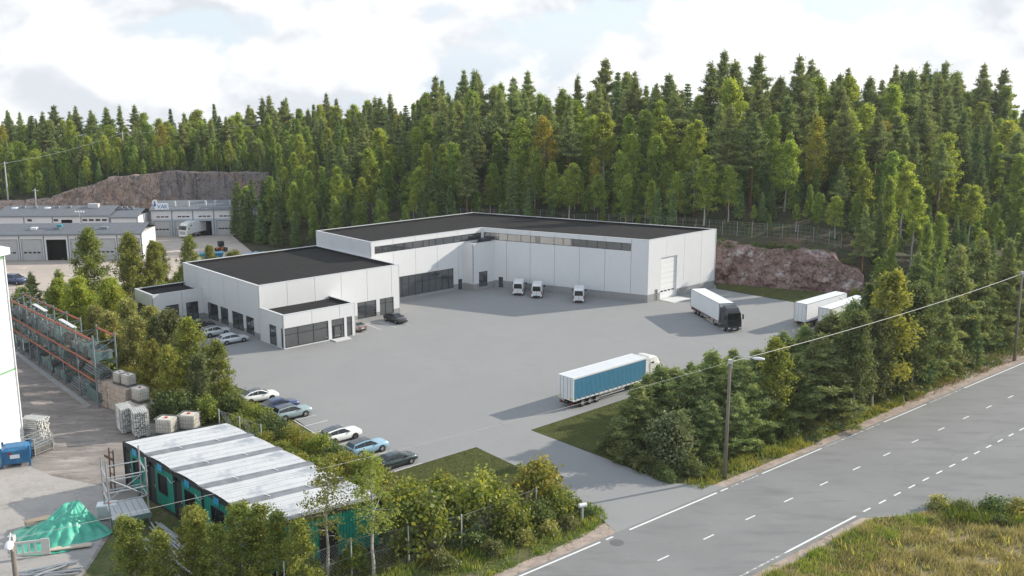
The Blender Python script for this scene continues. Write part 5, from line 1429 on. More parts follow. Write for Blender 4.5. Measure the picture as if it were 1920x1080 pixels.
# loose tubes in front of the cabins, and the pile at the lower left
tm = MB().tube((-2.1, 0, 0), (2.1, 0, 0), .075, 7).mesh('scaffold_tube', M_steel)
for k in range(46):
    t = rl.random(); base = Vector((-31.3, 80.6, 0)).lerp(Vector((-26.5, 74.6, 0)), t)
    off = rl.uniform(-1.9, 1.6)
    o = obj('scaffold_tube', tm, None, (base.x - off * .7, base.y - off * .7, .1 + .55 * rl.random()), (rl.uniform(-.1, .1), rl.uniform(-.1, .1), R(-48 + rl.uniform(-9, 9))))
    tag(o, 'grey scaffold tube in the loose heap before the cabins', 'scaffold tube', 'loose scaffold tubes before the cabins')
for k in range(18):
    o = obj('scaffold_tube', tm, None, (-37.4 + rl.uniform(-.8, .8), 73.6 + rl.uniform(-.7, .7), .1 + .6 * rl.random()), (0, rl.uniform(-.1, .1), R(32 + rl.uniform(-25, 15))))
    tag(o, 'grey scaffold tube in the pile at the lower left', 'scaffold tube', 'scaffold tubes piled below the tarpaulin')

# ------------------------------------------------------------------ lamps, wires, fences
M_pole = mat('grey_wood_pole', (.24, .205, .175), .85, .2, col2=(.17, .145, .125), scale=1.5, stretch=(6, 6, .4))
M_lampw = mat('lamp_head_white', (.72, .73, .73), .4, .4)
M_wire = mat('cable', (.42, .41, .39), .6)
def street_lamp(p, h, arm, label, tilt=(0, 0)):
    r = empty('street_lamp', (p[0], p[1], 0)); tag(r, label, 'street lamp', 'wooden street lamps')
    top = Vector((tilt[0], tilt[1], h))
    MB().tube((0, 0, -.1), top, .2, 12, .14).build('pole', M_pole, r, smooth=True)
    a = Vector(arm); s = MB(); pts = [top + Vector((0, 0, -.9)) + a * .06, top + Vector((0, 0, .0)) + a * .07, top + Vector((0, 0, .35)) + a * .16, top + Vector((0, 0, .45)) + a * .35, top + Vector((0, 0, .42)) + a * .75]
    for u, v in zip(pts, pts[1:]): s.tube(u, v, .05, 8)
    s.build('arm', M_vent, r)
    d = a.normalized(); e = pts[-1]; w = Vector((-d.y, d.x, 0))
    rings = []
    for t, ww, hh in ((0, .08, .06), (.2, .2, .13), (.6, .26, .16), (1.0, .22, .12), (1.2, .08, .05)):
        c = e + d * t; rings.append([tuple(c + w * (math.cos(q) * ww) + Vector((0, 0, math.sin(q) * hh))) for q in np.linspace(0, 2 * math.pi, 10, endpoint=False)])
    MB().loft(rings).build('lamp_head', M_lampw, r, smooth=True)
    MB().box(top.x - .18, top.x + .18, top.y - .18, top.y + .18, h - .35, h + .05).build('pole_cap', M_vent, r)
street_lamp((21.4, 93.95), 12.3, (2.6, -1.0, 0), 'wooden street lamp with curved arm by the yard entrance', (.05, .1))
street_lamp((71.5, 136.3), 12.9, (2.2, -1.4, 0), 'wooden street lamp at the right edge beside the road', (-.2, 0))
street_lamp((-30.4, 55.9), 12.2, (.9, -2.0, 0), 'wooden street lamp cut off at the lower left corner', (0, 0))
def wire(name, a, b, sag, rad, label, n=24):
    a, b = Vector(a), Vector(b); m = MB(); prev = a
    for k in range(1, n + 1):
        t = k / n; p = a.lerp(b, t) - Vector((0, 0, sag * 4 * t * (1 - t))); m.tube(prev, p, rad, 5, cap=False); prev = p
    o = m.build(name, M_wire); tag(o, label, 'cable'); return o
wire('overhead_cable', (21.45, 94.05, 12.1), (71.3, 136.3, 12.6), .5, .034, 'overhead cable between the two right street lamps')
wire('overhead_cable', (21.45, 94.05, 12.1), (-30.4, 55.9, 12.0), .5, .014, 'overhead cable from the entrance lamp to the lower left lamp')
wire('overhead_cable', (71.3, 136.3, 12.6), (112, 171, 12.9), .5, .045, 'overhead cable leaving the right edge of the picture')
# utility poles and line in the far left forest
for x, y, zt_, lab in ((-150.5, 296, 15.0, 'grey utility pole at the far left before the trees'), (-123.4, 318, 22.5, 'utility pole among the trees above the quarry'), (-136.8, 284.6, 8.2, 'slim grey post before the low rubble slope')):
    zb_ = float(terrain_z([x], [y])[0]) - .3
    r = empty('utility_pole', (x, y, zb_)); tag(r, lab, 'utility pole')
    MB().tube((0, 0, 0), (0, 0, zt_ - zb_), .22, 8, .16).build('pole', M_vent, r)
    MB().bar((-.9, 0, zt_ - zb_ - .5), (.9, 0, zt_ - zb_ - .5), .12).build('crossarm', M_vent, r)
wire('power_line', (-150.5, 296, 14.6), (-123.4, 318, 22.2), 1.0, .05, 'power line running up between the utility poles')
wire('power_line', (-150.5, 296, 14.6), (-190, 280, 12.6), 1.0, .05, 'power line leaving the left edge')
wire('power_line', (-123.4, 318, 22.2), (-84, 335, 24.0), .6, .05, 'power line fading into the forest')
lm = empty('light_mast', (-97.0, 221.5, 0)); tag(lm, 'slim grey light mast between the halls', 'mast')
MB().tube((0, 0, 0), (0, 0, 9.8), .09, 8, .06).build('mast_pole', M_vent, lm); MB().bar((-.9, 0, 9.8), (.9, 0, 9.8), .08).build('mast_arm', M_vent, lm)
for q in (-.9, -.3, .3, .9): MB().box(q - .14, q + .14, -.15, .15, 9.85, 10.15).build('floodlight', M_lampw, lm)
# fence on top of the cut behind the hall
M_fence = mat('fence_grey', (.36, .38, .38), .5, .4, metal=.3)
fpts = [(-24, 231.0), (-12, 230.2), (9.0, 221.5), (42.5, 198.8), (61.5, 190.5), (66, 189.5)]
fr_ = empty('chain_link_fence', (0, 0, 0)); tag(fr_, 'grey chain-link fence on the slope behind the long wing', 'fence')
prev = None; seglen = []
for a, b in zip(fpts, fpts[1:]):
    L = math.hypot(b[0] - a[0], b[1] - a[1]); n = max(1, round(L / 2.9))
    for k in range(n):
        x, y = a[0] + (b[0] - a[0]) * k / n, a[1] + (b[1] - a[1]) * k / n
        z = float(terrain_z([x], [y])[0]) - .1; top = z + 3.0
        MB().tube((x, y, z - .3), (x, y, top), .045, 6).build('post', M_fence, fr_)
        if prev:
            wmb = MB()
            for f in (.1, .35, .6, .85, .98): wmb.bar((prev[0], prev[1], prev[2] + (prev[3] - prev[2]) * f), (x, y, z + (top - z) * f), .018)
            for f in np.linspace(.2, .8, 3):
                xx, yy, zz, tt = (prev[i_] + (q - prev[i_]) * f for i_, q in enumerate((x, y, z, top))); wmb.bar((xx, yy, zz), (xx, yy, tt), .012)
            wmb.build('mesh_panel', M_fence, fr_)
        prev = (x, y, z, top)
def mesh_fence(pts, h, label):
    r = empty('chain_link_fence', (pts[0][0], pts[0][1], 0)); tag(r, label, 'fence'); prev = None
    for x, y in pts:
        x -= pts[0][0]; y -= pts[0][1]
        MB().tube((x, y, -.1), (x, y, h + .15), .06, 7).build('post', M_vent, r)
        if prev:
            a, b = Vector((*prev, 0)), Vector((x, y, 0)); L = (b - a).length; m = MB(); n = int(L / .3); up = Vector((0, 0, 1))
            for k in range(n + 8):
                for sgn in (1, -1):
                    s0 = k * L / n; s1 = s0 - sgn * h if sgn > 0 else s0 - h
                    t0, t1 = (s0, s0 - h) if sgn > 0 else (s0 - h, s0)
                    za, zb_ = 0.05, h
                    if t0 > L or t1 > L or t0 < 0 or t1 < 0: continue
                    pa, pb = a.lerp(b, t0 / L), a.lerp(b, t1 / L); m.bar((pa.x, pa.y, za), (pb.x, pb.y, zb_), .012)
            for z in (.05, h / 2, h): m.bar((a.x, a.y, z), (b.x, b.y, z), .02)
            if m.f: m.build('mesh_panel', M_fence, r)
        prev = (x, y)
mesh_fence([(-17.5, 70.2), (-13.0, 74.2), (-8.6, 76.4), (-4.3, 78.6), (-.8, 81.6), (2.2, 84.3)], 3.0, 'chain-link fence between the bushes beside the road')
mesh_fence([(-33.2, 107.2), (-30.2, 104.7), (-27.2, 102.2)], 2.6, 'chain-link fence behind the far end of the cabins')
# small cable marker posts beside the road, manhole
for x, y, lab in ((6.4, 84.1, 'grey marker post with tube cap on the grassy corner'), (73.4, 137.1, 'grey marker post beside the right street lamp')):
    r = empty('marker_post', (x, y, 0), R(25)); tag(r, lab, 'marker post')
    MB().box(-.09, .09, -.09, .09, -.05, 1.35).build('post', M_vent, r)
    MB().tube((-.38, 0, 1.5), (.38, 0, 1.5), .2, 12).build('tube_cap', M_lampw, r)
mh = empty('manhole_cover', (9.1, 79.75, -.006)); tag(mh, 'round iron manhole cover near the yard entrance', 'manhole')
M_iron = mat('cast_iron', (.10, .10, .10), .7, .4, col2=(.15, .15, .15), scale=8)
MB().loft([[(math.cos(t) * q, math.sin(t) * q, z) for t in np.linspace(0, 2 * math.pi, 28, endpoint=False)] for q, z in ((.62, 0), (.6, .012), (.53, .012))]).build('frame', M_iron, mh)
MB().loft([[(math.cos(t) * q, math.sin(t) * q, z) for t in np.linspace(0, 2 * math.pi, 28, endpoint=False)] for q, z in ((.51, .0), (.5, .010))]).build('cover', M_iron, mh)
# tyre marks on the road
M_skid = mat('tyre_mark', (.18, .18, .179), .9, .2, col2=(.215, .215, .213), scale=2.5)
def skid(cx, cy, rx, ry, rot, t0, t1):
    m = MB(); prev = None
    for t in np.linspace(t0, t1, 30):
        x, y = rx * math.cos(t), ry * math.sin(t); p = Vector((cx + x * math.cos(rot) - y * math.sin(rot), cy + x * math.sin(rot) + y * math.cos(rot), -.008))
        if prev is not None:
            d = (p - prev).normalized(); s = Vector((-d.y, d.x, 0)) * .09
            m.quad(prev - s, p - s, p + s, prev + s)
        prev = p
    setting(m.build('tyre_mark', M_skid))
skid(43.5, 95.3, 4.6, 3.6, R(20), R(100), R(250)); skid(52.5, 101.0, 7.0, 2.3, R(25), R(95), R(255)); skid(60.5, 107.0, 8.5, 2.6, R(25), R(95), R(258))
# ------------------------------------------------------------------ plants
L_birch = leaf_mat('birch_leaves', (.150, .210, .034), (.290, .370, .062), (.480, .530, .110), hue=.014, val=.18, trans=.46)
L_aspen = leaf_mat('aspen_leaves', (.135, .220, .040), (.250, .350, .070), (.400, .480, .120), hue=.012, val=.17, trans=.46)
L_yellow = leaf_mat('yellowing_leaves', (0.207, 0.228, 0.039), (0.359, 0.338, 0.055), (0.511, 0.414, 0.076), hue=.014, val=.12, trans=.4)
L_pine = leaf_mat('pine_needles', (0.144, 0.204, 0.075), (0.236, 0.296, 0.109), (0.371, 0.395, 0.150), trans=.28, hue=.015, val=.2)
L_spruce = leaf_mat('spruce_needles', (0.100, 0.166, 0.057), (0.167, 0.240, 0.082), (0.271, 0.329, 0.111), trans=.24, hue=.018, val=.2)
L_willow = leaf_mat('willow_leaves', (0.153, 0.187, 0.056), (0.289, 0.306, 0.099), (0.483, 0.447, 0.181), hue=.013, val=.14, scale=1.3, trans=.48)
L_bright = leaf_mat('bright_willow_leaves', (0.172, 0.238, 0.031), (0.311, 0.364, 0.047), (0.462, 0.456, 0.073), hue=.012, val=.12, scale=1.2, trans=.45)
L_shrub = leaf_mat('shrub_leaves', (0.120, 0.166, 0.031), (0.230, 0.266, 0.051), (0.411, 0.381, 0.083), hue=.025, val=.22, scale=1.5, trans=.48)
L_dark = leaf_mat('dark_shrub_leaves', (0.070, 0.111, 0.032), (0.119, 0.165, 0.049), (0.203, 0.236, 0.074), hue=.02, val=.2, scale=1.4, trans=.3)  # darker green leaf tone, for some of the shrubs and the roadside rough grass
L_grass = leaf_mat('verge_grass', (0.109, 0.167, 0.028), (0.201, 0.247, 0.044), (0.322, 0.310, 0.075), trans=.35, scale=.5)
L_dry = leaf_mat('dry_grass', (0.220, 0.176, 0.083), (0.352, 0.270, 0.127), (0.473, 0.374, 0.198), trans=.12, scale=.6)
L_lawn = leaf_mat('lawn_blades', (0.085, 0.098, 0.028), (0.118, 0.130, 0.036), (0.155, 0.160, 0.050), trans=.12, scale=.8)
L_nbirch = leaf_mat('near_birch_leaves', (.135, .175, .032), (.240, .275, .052), (.390, .390, .100), hue=.015, val=.15, trans=.42, scale=1.2)
L_olive = leaf_mat('olive_leaves', (.075, .100, .034), (.135, .160, .054), (.235, .245, .100), hue=.018, val=.18, trans=.34, scale=1.1)
L_pale = leaf_mat('pale_leaves', (.085, .115, .050), (.150, .185, .085), (.270, .290, .160), hue=.01, val=.1, trans=.3, scale=1.2)
M_birchbark = mat('birch_bark', (.42, .39, .35), .8, col2=(.14, .12, .10), scale=2.2, fac=(.5, .7), stretch=(1, 1, 2.5))
M_pinebark = mat('pine_bark', (.22, .115, .065), .9, col2=(.12, .075, .05), scale=1.5, stretch=(2, 2, .4))
M_bark = mat('grey_bark', (.12, .10, .085), .9, col2=(.075, .065, .055), scale=2, stretch=(2, 2, .4))

def leaf_quads(P, size, rg, up=.6, elong=1.35, dirs=None, wid=.42):
    n = len(P)
    N = rg.normal(size=(n, 3)); N[:, 2] += up; N /= np.linalg.norm(N, axis=1, keepdims=True) + 1e-9
    T = rg.normal(size=(n, 3)) if dirs is None else dirs + .35 * rg.normal(size=(n, 3))
    T -= N * (T * N).sum(1, keepdims=True); T /= np.linalg.norm(T, axis=1, keepdims=True) + 1e-9
    B = np.cross(N, T)
    s = (size * (.65 + .7 * rg.random(n)))[:, None]
    V = np.stack([P - T * s * .5 * elong, P + B * s * wid, P + T * s * .5 * elong, P - B * s * wid], 1).reshape(-1, 3)
    return V, np.arange(4 * n).reshape(-1, 4)

def stem_mesh(polys, sides=5):
    V, F = [], []; base = 0
    for pts, r0, r1 in polys:
        pts = np.asarray(pts, float); m = len(pts)
        for i, p in enumerate(pts):
            d = pts[min(i + 1, m - 1)] - pts[max(i - 1, 0)]; d /= np.linalg.norm(d) + 1e-9
            a = np.cross(d, (0, 0, 1) if abs(d[2]) < .9 else (1, 0, 0)); a /= np.linalg.norm(a) + 1e-9; b = np.cross(d, a)
            r = r0 + (r1 - r0) * i / (m - 1)
            for k in range(sides):
                t = 2 * math.pi * k / sides; V.append(p + (a * math.cos(t) + b * math.sin(t)) * r)
        for i in range(m - 1):
            for k in range(sides):
                F.append((base + i * sides + k, base + i * sides + (k + 1) % sides, base + (i + 1) * sides + (k + 1) % sides, base + (i + 1) * sides + k))
        base += m * sides
    return np.array(V), np.array(F)

def bend(p, d, L, droop, rg, n=4, wob=.08):
    pts = [np.array(p, float)]; d = np.array(d, float)
    for k in range(n):
        d = d + np.array((0, 0, -droop / n)) + rg.normal(size=3) * wob; d /= np.linalg.norm(d); pts.append(pts[-1] + d * L / n)
    return np.array(pts)

def gen_birch(seed, H, width, cb, nbr, ntw, nlf, size, sigma, airy=1.0, asc=.9):
    rg = np.random.default_rng(seed)
    tr = [np.array((0, 0, -.3))]; lean = rg.normal(size=2) * .015
    for k in range(1, 9): tr.append(np.array((lean[0] * H * (k / 8) ** 1.5 + rg.normal() * .06, lean[1] * H * (k / 8) ** 1.5 + rg.normal() * .06, H * k / 8)))
    tr = np.array(tr); polys = [(tr, .011 * H + .03, .012)]
    P = []
    for i in range(nbr):
        t = cb + (0.985 - cb) * ((i + rg.random()) / nbr) ** .92
        q = (t - cb) / (1 - cb); prof = 1.75 * (q + .10) ** .45 * (1.03 - q) ** .85
        L = width * prof * rg.uniform(.6, 1.15) + .25
        k = t * 8; i0 = min(7, int(k)); p = tr[i0] + (tr[i0 + 1] - tr[i0]) * (k - i0)
        az = i * 2.399 + rg.normal() * .4; el = rg.uniform(.3, .75) * asc + .4 * q
        br = bend(p, (math.cos(az) * math.cos(el), math.sin(az) * math.cos(el), math.sin(el)), L, .55 * (1 - q), rg)
        polys.append((br, .02 + .012 * L, .006))
        for j in range(ntw):
            u = rg.uniform(.28, 1.0) ** .8; kk = u * 4; j0 = min(3, int(kk)); c = br[j0] + (br[j0 + 1] - br[j0]) * (kk - j0)
            c = c + rg.normal(size=3) * sigma * (1.15 - .6 * q) * np.array((1, 1, .7)); 
            m = max(1, int(nlf * rg.uniform(.4, 1.5)))
            P.append(c + rg.normal(size=(m, 3)) * sigma * np.array((.75, .75, .9)) * airy - np.array((0, 0, .2 * sigma)))
    P = np.concatenate(P)
    P = P[P[:, 2] > .15]
    return stem_mesh(polys), leaf_quads(P, size, rg, .5)

def gen_pine(seed, H, width, cb, nwh, size, dens, sigma, flat=.5):
    rg = np.random.default_rng(seed)
    tr = np.array([(rg.normal() * .05 * (k > 0), rg.normal() * .05 * (k > 0), -.3 + (H * .985 + .3) * k / 8) for k in range(9)]); polys = [(tr, .013 * H + .03, .03)]
    P, D = [], []
    for i in range(nwh):
        t = cb + (.99 - cb) * (i / nwh) + rg.normal() * .012; q = max(0.0, min(1.0, (t - cb) / (1 - cb)))
        prof = (.5 + .8 * math.sin(math.pi * min(1, .3 + q * .7))) * (1 - q ** 1.7 * .92)
        k = min(max(t, 0), .999) * 8; i0 = int(k); p = tr[i0] + (tr[i0 + 1] - tr[i0]) * (k - i0)
        nb = rg.integers(3, 6); a0 = rg.random() * 6.28
        for b in range(nb):
            if rg.random() < .12: continue
            tb = min(.995, max(cb * .9, t + rg.normal() * .022)); k = tb * 8; i0 = min(7, int(k)); p = tr[i0] + (tr[i0 + 1] - tr[i0]) * (k - i0)
            L = width * prof * rg.uniform(.45, 1.25); az = a0 + b * 6.28 / nb + rg.normal() * .35; el = .02 + .95 * q + rg.normal() * .2
            br = bend(p, (math.cos(az) * math.cos(el), math.sin(az) * math.cos(el), math.sin(el)), L, -.25, rg, wob=.1)
            polys.append((br, .018 + .012 * L, .008))
            for j in range(int(3 + 5 * L)):
                u = rg.uniform(.25, 1.02); kk = min(u, .999) * 4; j0 = int(kk); c = br[j0] + (br[j0 + 1] - br[j0]) * (kk - j0) + rg.normal(size=3) * sigma * np.array((.7, .7, .35))
                m = int(dens * rg.uniform(.5, 1.4)); o = rg.normal(size=(m, 3)) * sigma * np.array((.65, .65, flat)); o[:, 2] = np.abs(o[:, 2]) * .9 - .25 * sigma * rg.random()
                P.append(c + o); D.append(o + np.array((0, 0, .15)))
    for k in range(5):                                          # the leader
        o = rg.normal(size=(int(dens * .7), 3)) * np.array((.10, .10, .14)) * (1.5 + k * .5); P.append(np.array((tr[-1][0], tr[-1][1], H * (1.015 - k * .014))) + o); D.append(o + np.array((0, 0, .3)))
    P, D = np.concatenate(P), np.concatenate(D)
    return stem_mesh(polys), leaf_quads(P, size, rg, .35, 2.2, D / (np.linalg.norm(D, axis=1, keepdims=True) + 1e-6), .26)

def gen_spruce(seed, H, width, cb, nwh, size, dens):
    rg = np.random.default_rng(seed)
    tr = np.array([(0, 0, -.3 + (H + .3) * k / 6) for k in range(7)], float); polys = [(tr, .012 * H + .03, .015)]
    P, D = [], []
    for i in range(nwh):
        t = cb + (.985 - cb) * ((i + rg.random() * .4) / nwh); q = max(0.0, min(1.0, (t - cb) / (1 - cb)))
        R_ = width * ((1 - q) ** .85 * (1 - .25 * math.exp(-q * 12)) + .03)
        nb = int(5 + 4 * (1 - q)); a0 = rg.random() * 6.28
        for b in range(nb):
            L = R_ * rg.uniform(.7, 1.15); az = a0 + b * 6.28 / nb + rg.normal() * .2; el = .25 * q + .05 + rg.normal() * .08
            br = bend((0, 0, H * t), (math.cos(az) * math.cos(el), math.sin(az) * math.cos(el), math.sin(el)), L, .45, rg, wob=.05)
            m = int(dens * (L + .35))
            if L > .6: polys.append((br, .02 + .008 * L, .006))
            u = rg.random(m) ** .75; kk = np.minimum(u, .999) * 4; j0 = kk.astype(int); f = (kk - j0)[:, None]
            c = br[j0] + (br[j0 + 1] - br[j0]) * f; dv = br[j0 + 1] - br[j0]
            wd = (.10 + .16 * L * (1 - u * .6))[:, None]
            o = rg.normal(size=(m, 3)) * wd * np.array((1, 1, .45)); o[:, 2] -= np.abs(rg.normal(size=m)) * .10 * (1 + L * .3)
            P.append(c + o); D.append(dv / (np.linalg.norm(dv, axis=1, keepdims=True) + 1e-6) + o * .8)
    P, D = np.concatenate(P), np.concatenate(D)
    return stem_mesh(polys, 4), leaf_quads(P, size, rg, .5, 2.0, D, .28)

def gen_bush(seed, H, W, ncl, nlf, size, sigma):
    rg = np.random.default_rng(seed); polys, P = [], []
    for k in range(max(5, ncl // 6)):
        az = rg.random() * 6.28; el = rg.uniform(.75, 1.45); L = H * rg.uniform(.5, .95)
        polys.append((bend((rg.normal() * W * .1, rg.normal() * W * .1, -.1), (math.cos(az) * math.cos(el), math.sin(az) * math.cos(el), math.sin(el)), L, .1, rg), .035, .008))
    for k in range(ncl):
        az = rg.random() * 6.28; z = rg.random() ** .8; r = W * .5 * math.sqrt(max(.02, 1 - (z - .35) ** 2 / .5)) * rg.uniform(.35, 1.05)
        c = np.array((math.cos(az) * r, math.sin(az) * r, z * H * (.55 + .45 * rg.random()) + .1)); m = int(nlf * rg.uniform(.5, 1.5))
        P.append(c + rg.normal(size=(m, 3)) * sigma * np.array((1, 1, .85)))
    P = np.concatenate(P); P = P[P[:, 2] > .03]
    return stem_mesh(polys, 4), leaf_quads(P, size, rg, .55)

class Kind:
    """a plant mesh pair, trunk and crown, shared by every copy"""
    def __init__(s, gen, lm, bm, crown='crown', trunk='trunk'):
        (tv, tf), (lv, lf) = gen
        s.t = np_mesh(trunk, tv, tf, bm, True); s.l = np_mesh(crown, lv, lf, lm); s.tn, s.cn = trunk, crown; s.lm = lm
        s.raw = (lv, lf); s.H = float(lv[:, 2].max())
    def put(s, name, loc, H, rz, label, cat, group=None, wide=1.0):
        k = H / s.H; r = empty(name, loc, rz, (k * wide, k * wide, k)); tag(r, label, cat, group)
        obj(s.tn, s.t, r); obj(s.cn, s.l, r); return r

# forest kinds (seen from far away: clumps of leaves are single faces)
F_birch = [Kind(gen_birch(10 + i, 16, (2.5, 3.1, 2.1, 2.8)[i], (.22, .34, .46, .3)[i], (54, 46, 42, 54)[i], 8, 20, .235, (.32, .38, .28, .36)[i]), L_birch, M_birchbark) for i in range(4)]
F_aspen = [Kind(gen_birch(20 + i, 16, (2.3, 2.8, 2.0)[i], (.14, .3, .2)[i], (54, 46, 50)[i], 8, 20, .24, (.32, .38, .28)[i], asc=1.2), L_aspen, M_bark) for i in range(3)]
F_yellow = [Kind(gen_birch(27 + i, 15, 2.2 + .3 * i, .3, 42, 7, 18, .22, .32), L_yellow, M_birchbark) for i in range(2)]
F_pine = [Kind(gen_pine(30 + i, 20, (2.2, 2.5, 1.9, 2.6, 2.1)[i], (.40, .52, .34, .46, .58)[i], (26, 21, 28, 23, 19)[i], .24, (15, 16, 14, 15, 17)[i], (.29, .32, .27, .31, .30)[i], .75), L_pine, M_pinebark) for i in range(5)]
F_spruce = [Kind(gen_spruce(40 + i, 17, (2.3, 2.8, 1.9)[i], .06, (28, 26, 32)[i], .26, (44, 42, 44)[i]), L_spruce, M_bark) for i in range(3)]

HC = 39.472; AC = R(11.972); FC = 1863.587
def to_px(x, y, z):
    d = y * math.cos(AC) - (z - HC) * math.sin(AC); u = y * math.sin(AC) + (z - HC) * math.cos(AC)
    return 960 + FC * x / d, 540 - FC * u / d

rf_ = random.Random(11)
class Near:
    def __init__(s, cell): s.c = cell; s.d = {}
    def ok(s, x, y, r):
        n = int(r / s.c) + 1; i, j = int(x // s.c), int(y // s.c)
        return not any((x - a) ** 2 + (y - b) ** 2 < r * r for di in range(-n, n + 1) for dj in range(-n, n + 1) for a, b in s.d.get((i + di, j + dj), ()))
    def add(s, x, y): s.d.setdefault((int(x // s.c), int(y // s.c)), []).append((x, y))
near = Near(4.0); forest = []
cand_x = np.array([rf_.uniform(-190, 150) for _ in range(26000)]); cand_y = np.array([rf_.uniform(176, 385) for _ in range(26000)])
dd_, hc_, w_a, sl_ = toe_info(cand_x, cand_y); zz_ = terrain_z(cand_x, cand_y)
for x, y, d, w, z in zip(cand_x, cand_y, dd_, w_a, zz_):
    if d < (1.0 if x > 66 else w * .85 + 2.6) or d > 80: continue
    px, _ = to_px(x, y, z)
    if px < -60 or px > 1985: continue
    if 34 < x < 66 and d < w + 5.0: continue                   # the brow of the rock cut stays open
    sp = 4.9 if d < 22 else (6.0 if d < 55 else 6.2)
    if y > 300: sp *= .92
    if not near.ok(x, y, sp): continue
    near.add(x, y); forest.append((x, y, z, d, px))
SEC = [(250, 'above the far rubble slope'), (480, 'above the quarry wall'), (640, 'on the spur left of the hall'), (890, 'behind the left wing'), (1120, 'behind the bend of the hall'), (1345, 'behind the right wing'), (1600, 'above the red rock cut'), (3000, 'behind the roadside trees')]
ORD = ['first', 'second', 'third', 'fourth', 'fifth', 'sixth', 'seventh', 'eighth', 'ninth', 'tenth', 'eleventh', 'twelfth', 'thirteenth', 'fourteenth', 'fifteenth', 'sixteenth', 'seventeenth', 'eighteenth', 'nineteenth', 'twentieth', 'twenty-first', 'twenty-second', 'twenty-third', 'twenty-fourth', 'twenty-fifth', 'twenty-sixth', 'twenty-seventh', 'twenty-eighth', 'twenty-ninth', 'thirtieth']
buckets = {}
for x, y, z, d, px in forest:
    r = rf_.random(); right = px > 900
    if d > 48:
        kind = 'pine' if r < .46 else ('spruce' if r < .57 else 'birch'); H = {'pine': rf_.uniform(16.0, 26), 'spruce': rf_.uniform(14, 23), 'birch': rf_.uniform(14, 21.5)}[kind]
    elif d > 20:
        kind = 'birch' if r < .56 else ('pine' if r < .84 else 'spruce'); H = {'pine': rf_.uniform(16, 21.5), 'spruce': rf_.uniform(12, 18), 'birch': rf_.uniform(13, 18.5)}[kind]
    else:
        kind = 'birch' if r < .72 else ('spruce' if r < .9 else 'pine'); H = {'pine': rf_.uniform(11, 17), 'spruce': rf_.uniform(6, 13), 'birch': rf_.uniform(8, 15.5)}[kind]
    H *= .82 if px < 480 else (.9 if px < 800 else 1.14)
    t_h = (x - 31) * .9135 + (y - 180) * .4067; off_h = abs(-(x - 31) * .4067 + (y - 180) * .9135)   # keep the sun on the gable
    if 0 < t_h < 110 and off_h < 13: H = max(4.0, min(H, 2.0 + .43 * t_h - z))
    row = 'front row' if d < 20 else ('mid slope' if d < 48 else 'skyline')
    sec = next(s for lim, s in SEC if px < lim)
    sub = 'birch'
    if kind == 'birch':
        q = rf_.random(); sub = 'yellowing birch' if q < .07 else ('aspen' if q < .48 else 'birch')
    else: sub = kind
    buckets.setdefault((sub, row, sec), []).append((px, x, y, z, H))
for (sub, row, sec), items in buckets.items():
    items.sort()
    for k, (px, x, y, z, H) in enumerate(items):
        K = rf_.choice({'birch': F_birch, 'aspen': F_aspen, 'yellowing birch': F_yellow, 'pine': F_pine, 'spruce': F_spruce}[sub])
        lab = f'{ORD[min(k, 29)]} {sub} from left, {row}, {sec}' if len(items) > 1 else f'only {sub} of the {row} {sec}'
        K.put({'yellowing birch': 'birch_tree'}.get(sub, sub + '_tree'), (x, y, z - .15), H, rf_.random() * 6.28, lab, {'yellowing birch': 'birch'}.get(sub, sub), f'forest trees {sec}', rf_.uniform(1.0, 1.4))

# the young growth between them, too dense to count: one mass
def mass(name, spots, kinds, keep, grow, label, mi):
    Vs, Fs, n0 = [], [], 0; rg = np.random.default_rng(5)
    for x, y, z, H in spots:
        K = kinds[rg.integers(len(kinds))]; V, F = K.raw; q = V.reshape(-1, 4, 3)
        q = q[rg.random(len(q)) < keep]; c = q.mean(1, keepdims=True); q = c + (q - c) * grow
        k = H / K.H; a = rg.random() * 6.28; ca_, sa_ = math.cos(a), math.sin(a); wd = rg.uniform(.9, 1.35)
        v = q.reshape(-1, 3) * np.array((k * wd, k * wd, k)); v = np.stack([v[:, 0] * ca_ - v[:, 1] * sa_ + x, v[:, 0] * sa_ + v[:, 1] * ca_ + y, v[:, 2] + z], 1)
        Vs.append(v); Fs.append(np.arange(len(v)).reshape(-1, 4) + n0); n0 += len(v)
    return setting(obj(name, np_mesh(name, np.concatenate(Vs), np.concatenate(Fs), mi)), label, 'stuff')
sp_a, sp_b = [], []
near2 = Near(3.0)
for x, y, d, w, z in zip(cand_x[::-1], cand_y[::-1], dd_[::-1], w_a[::-1], zz_[::-1]):
    if d < (.2 if x > 65 else w * .7 + 2.2) or d > 66: continue
    px, _ = to_px(x, y, z)
    if px < -40 or px > 1960: continue
    if 36 < x < 64 and d < w + 3.6: continue
    if not near2.ok(x, y, 3.3 if d < 25 else 4.2) or not near.ok(x, y, 1.8): continue
    near2.add(x, y); H = rf_.uniform(3.5, 9.5) if d < 25 else rf_.uniform(6, 12.5)
    if 34 < x < 66 and d < w + 10: H = rf_.uniform(1.0, 2.4)
    (sp_a if rf_.random() < .6 else sp_b).append((x, y, z - .1, H))
mass('broadleaf_thicket', sp_a, F_birch + F_aspen, .16, 2.1, 'young broadleaf growth filling the forest slope', L_aspen)
mass('spruce_thicket', sp_b, F_spruce, .16, 2.1, 'young spruce growth filling the forest slope', L_spruce)

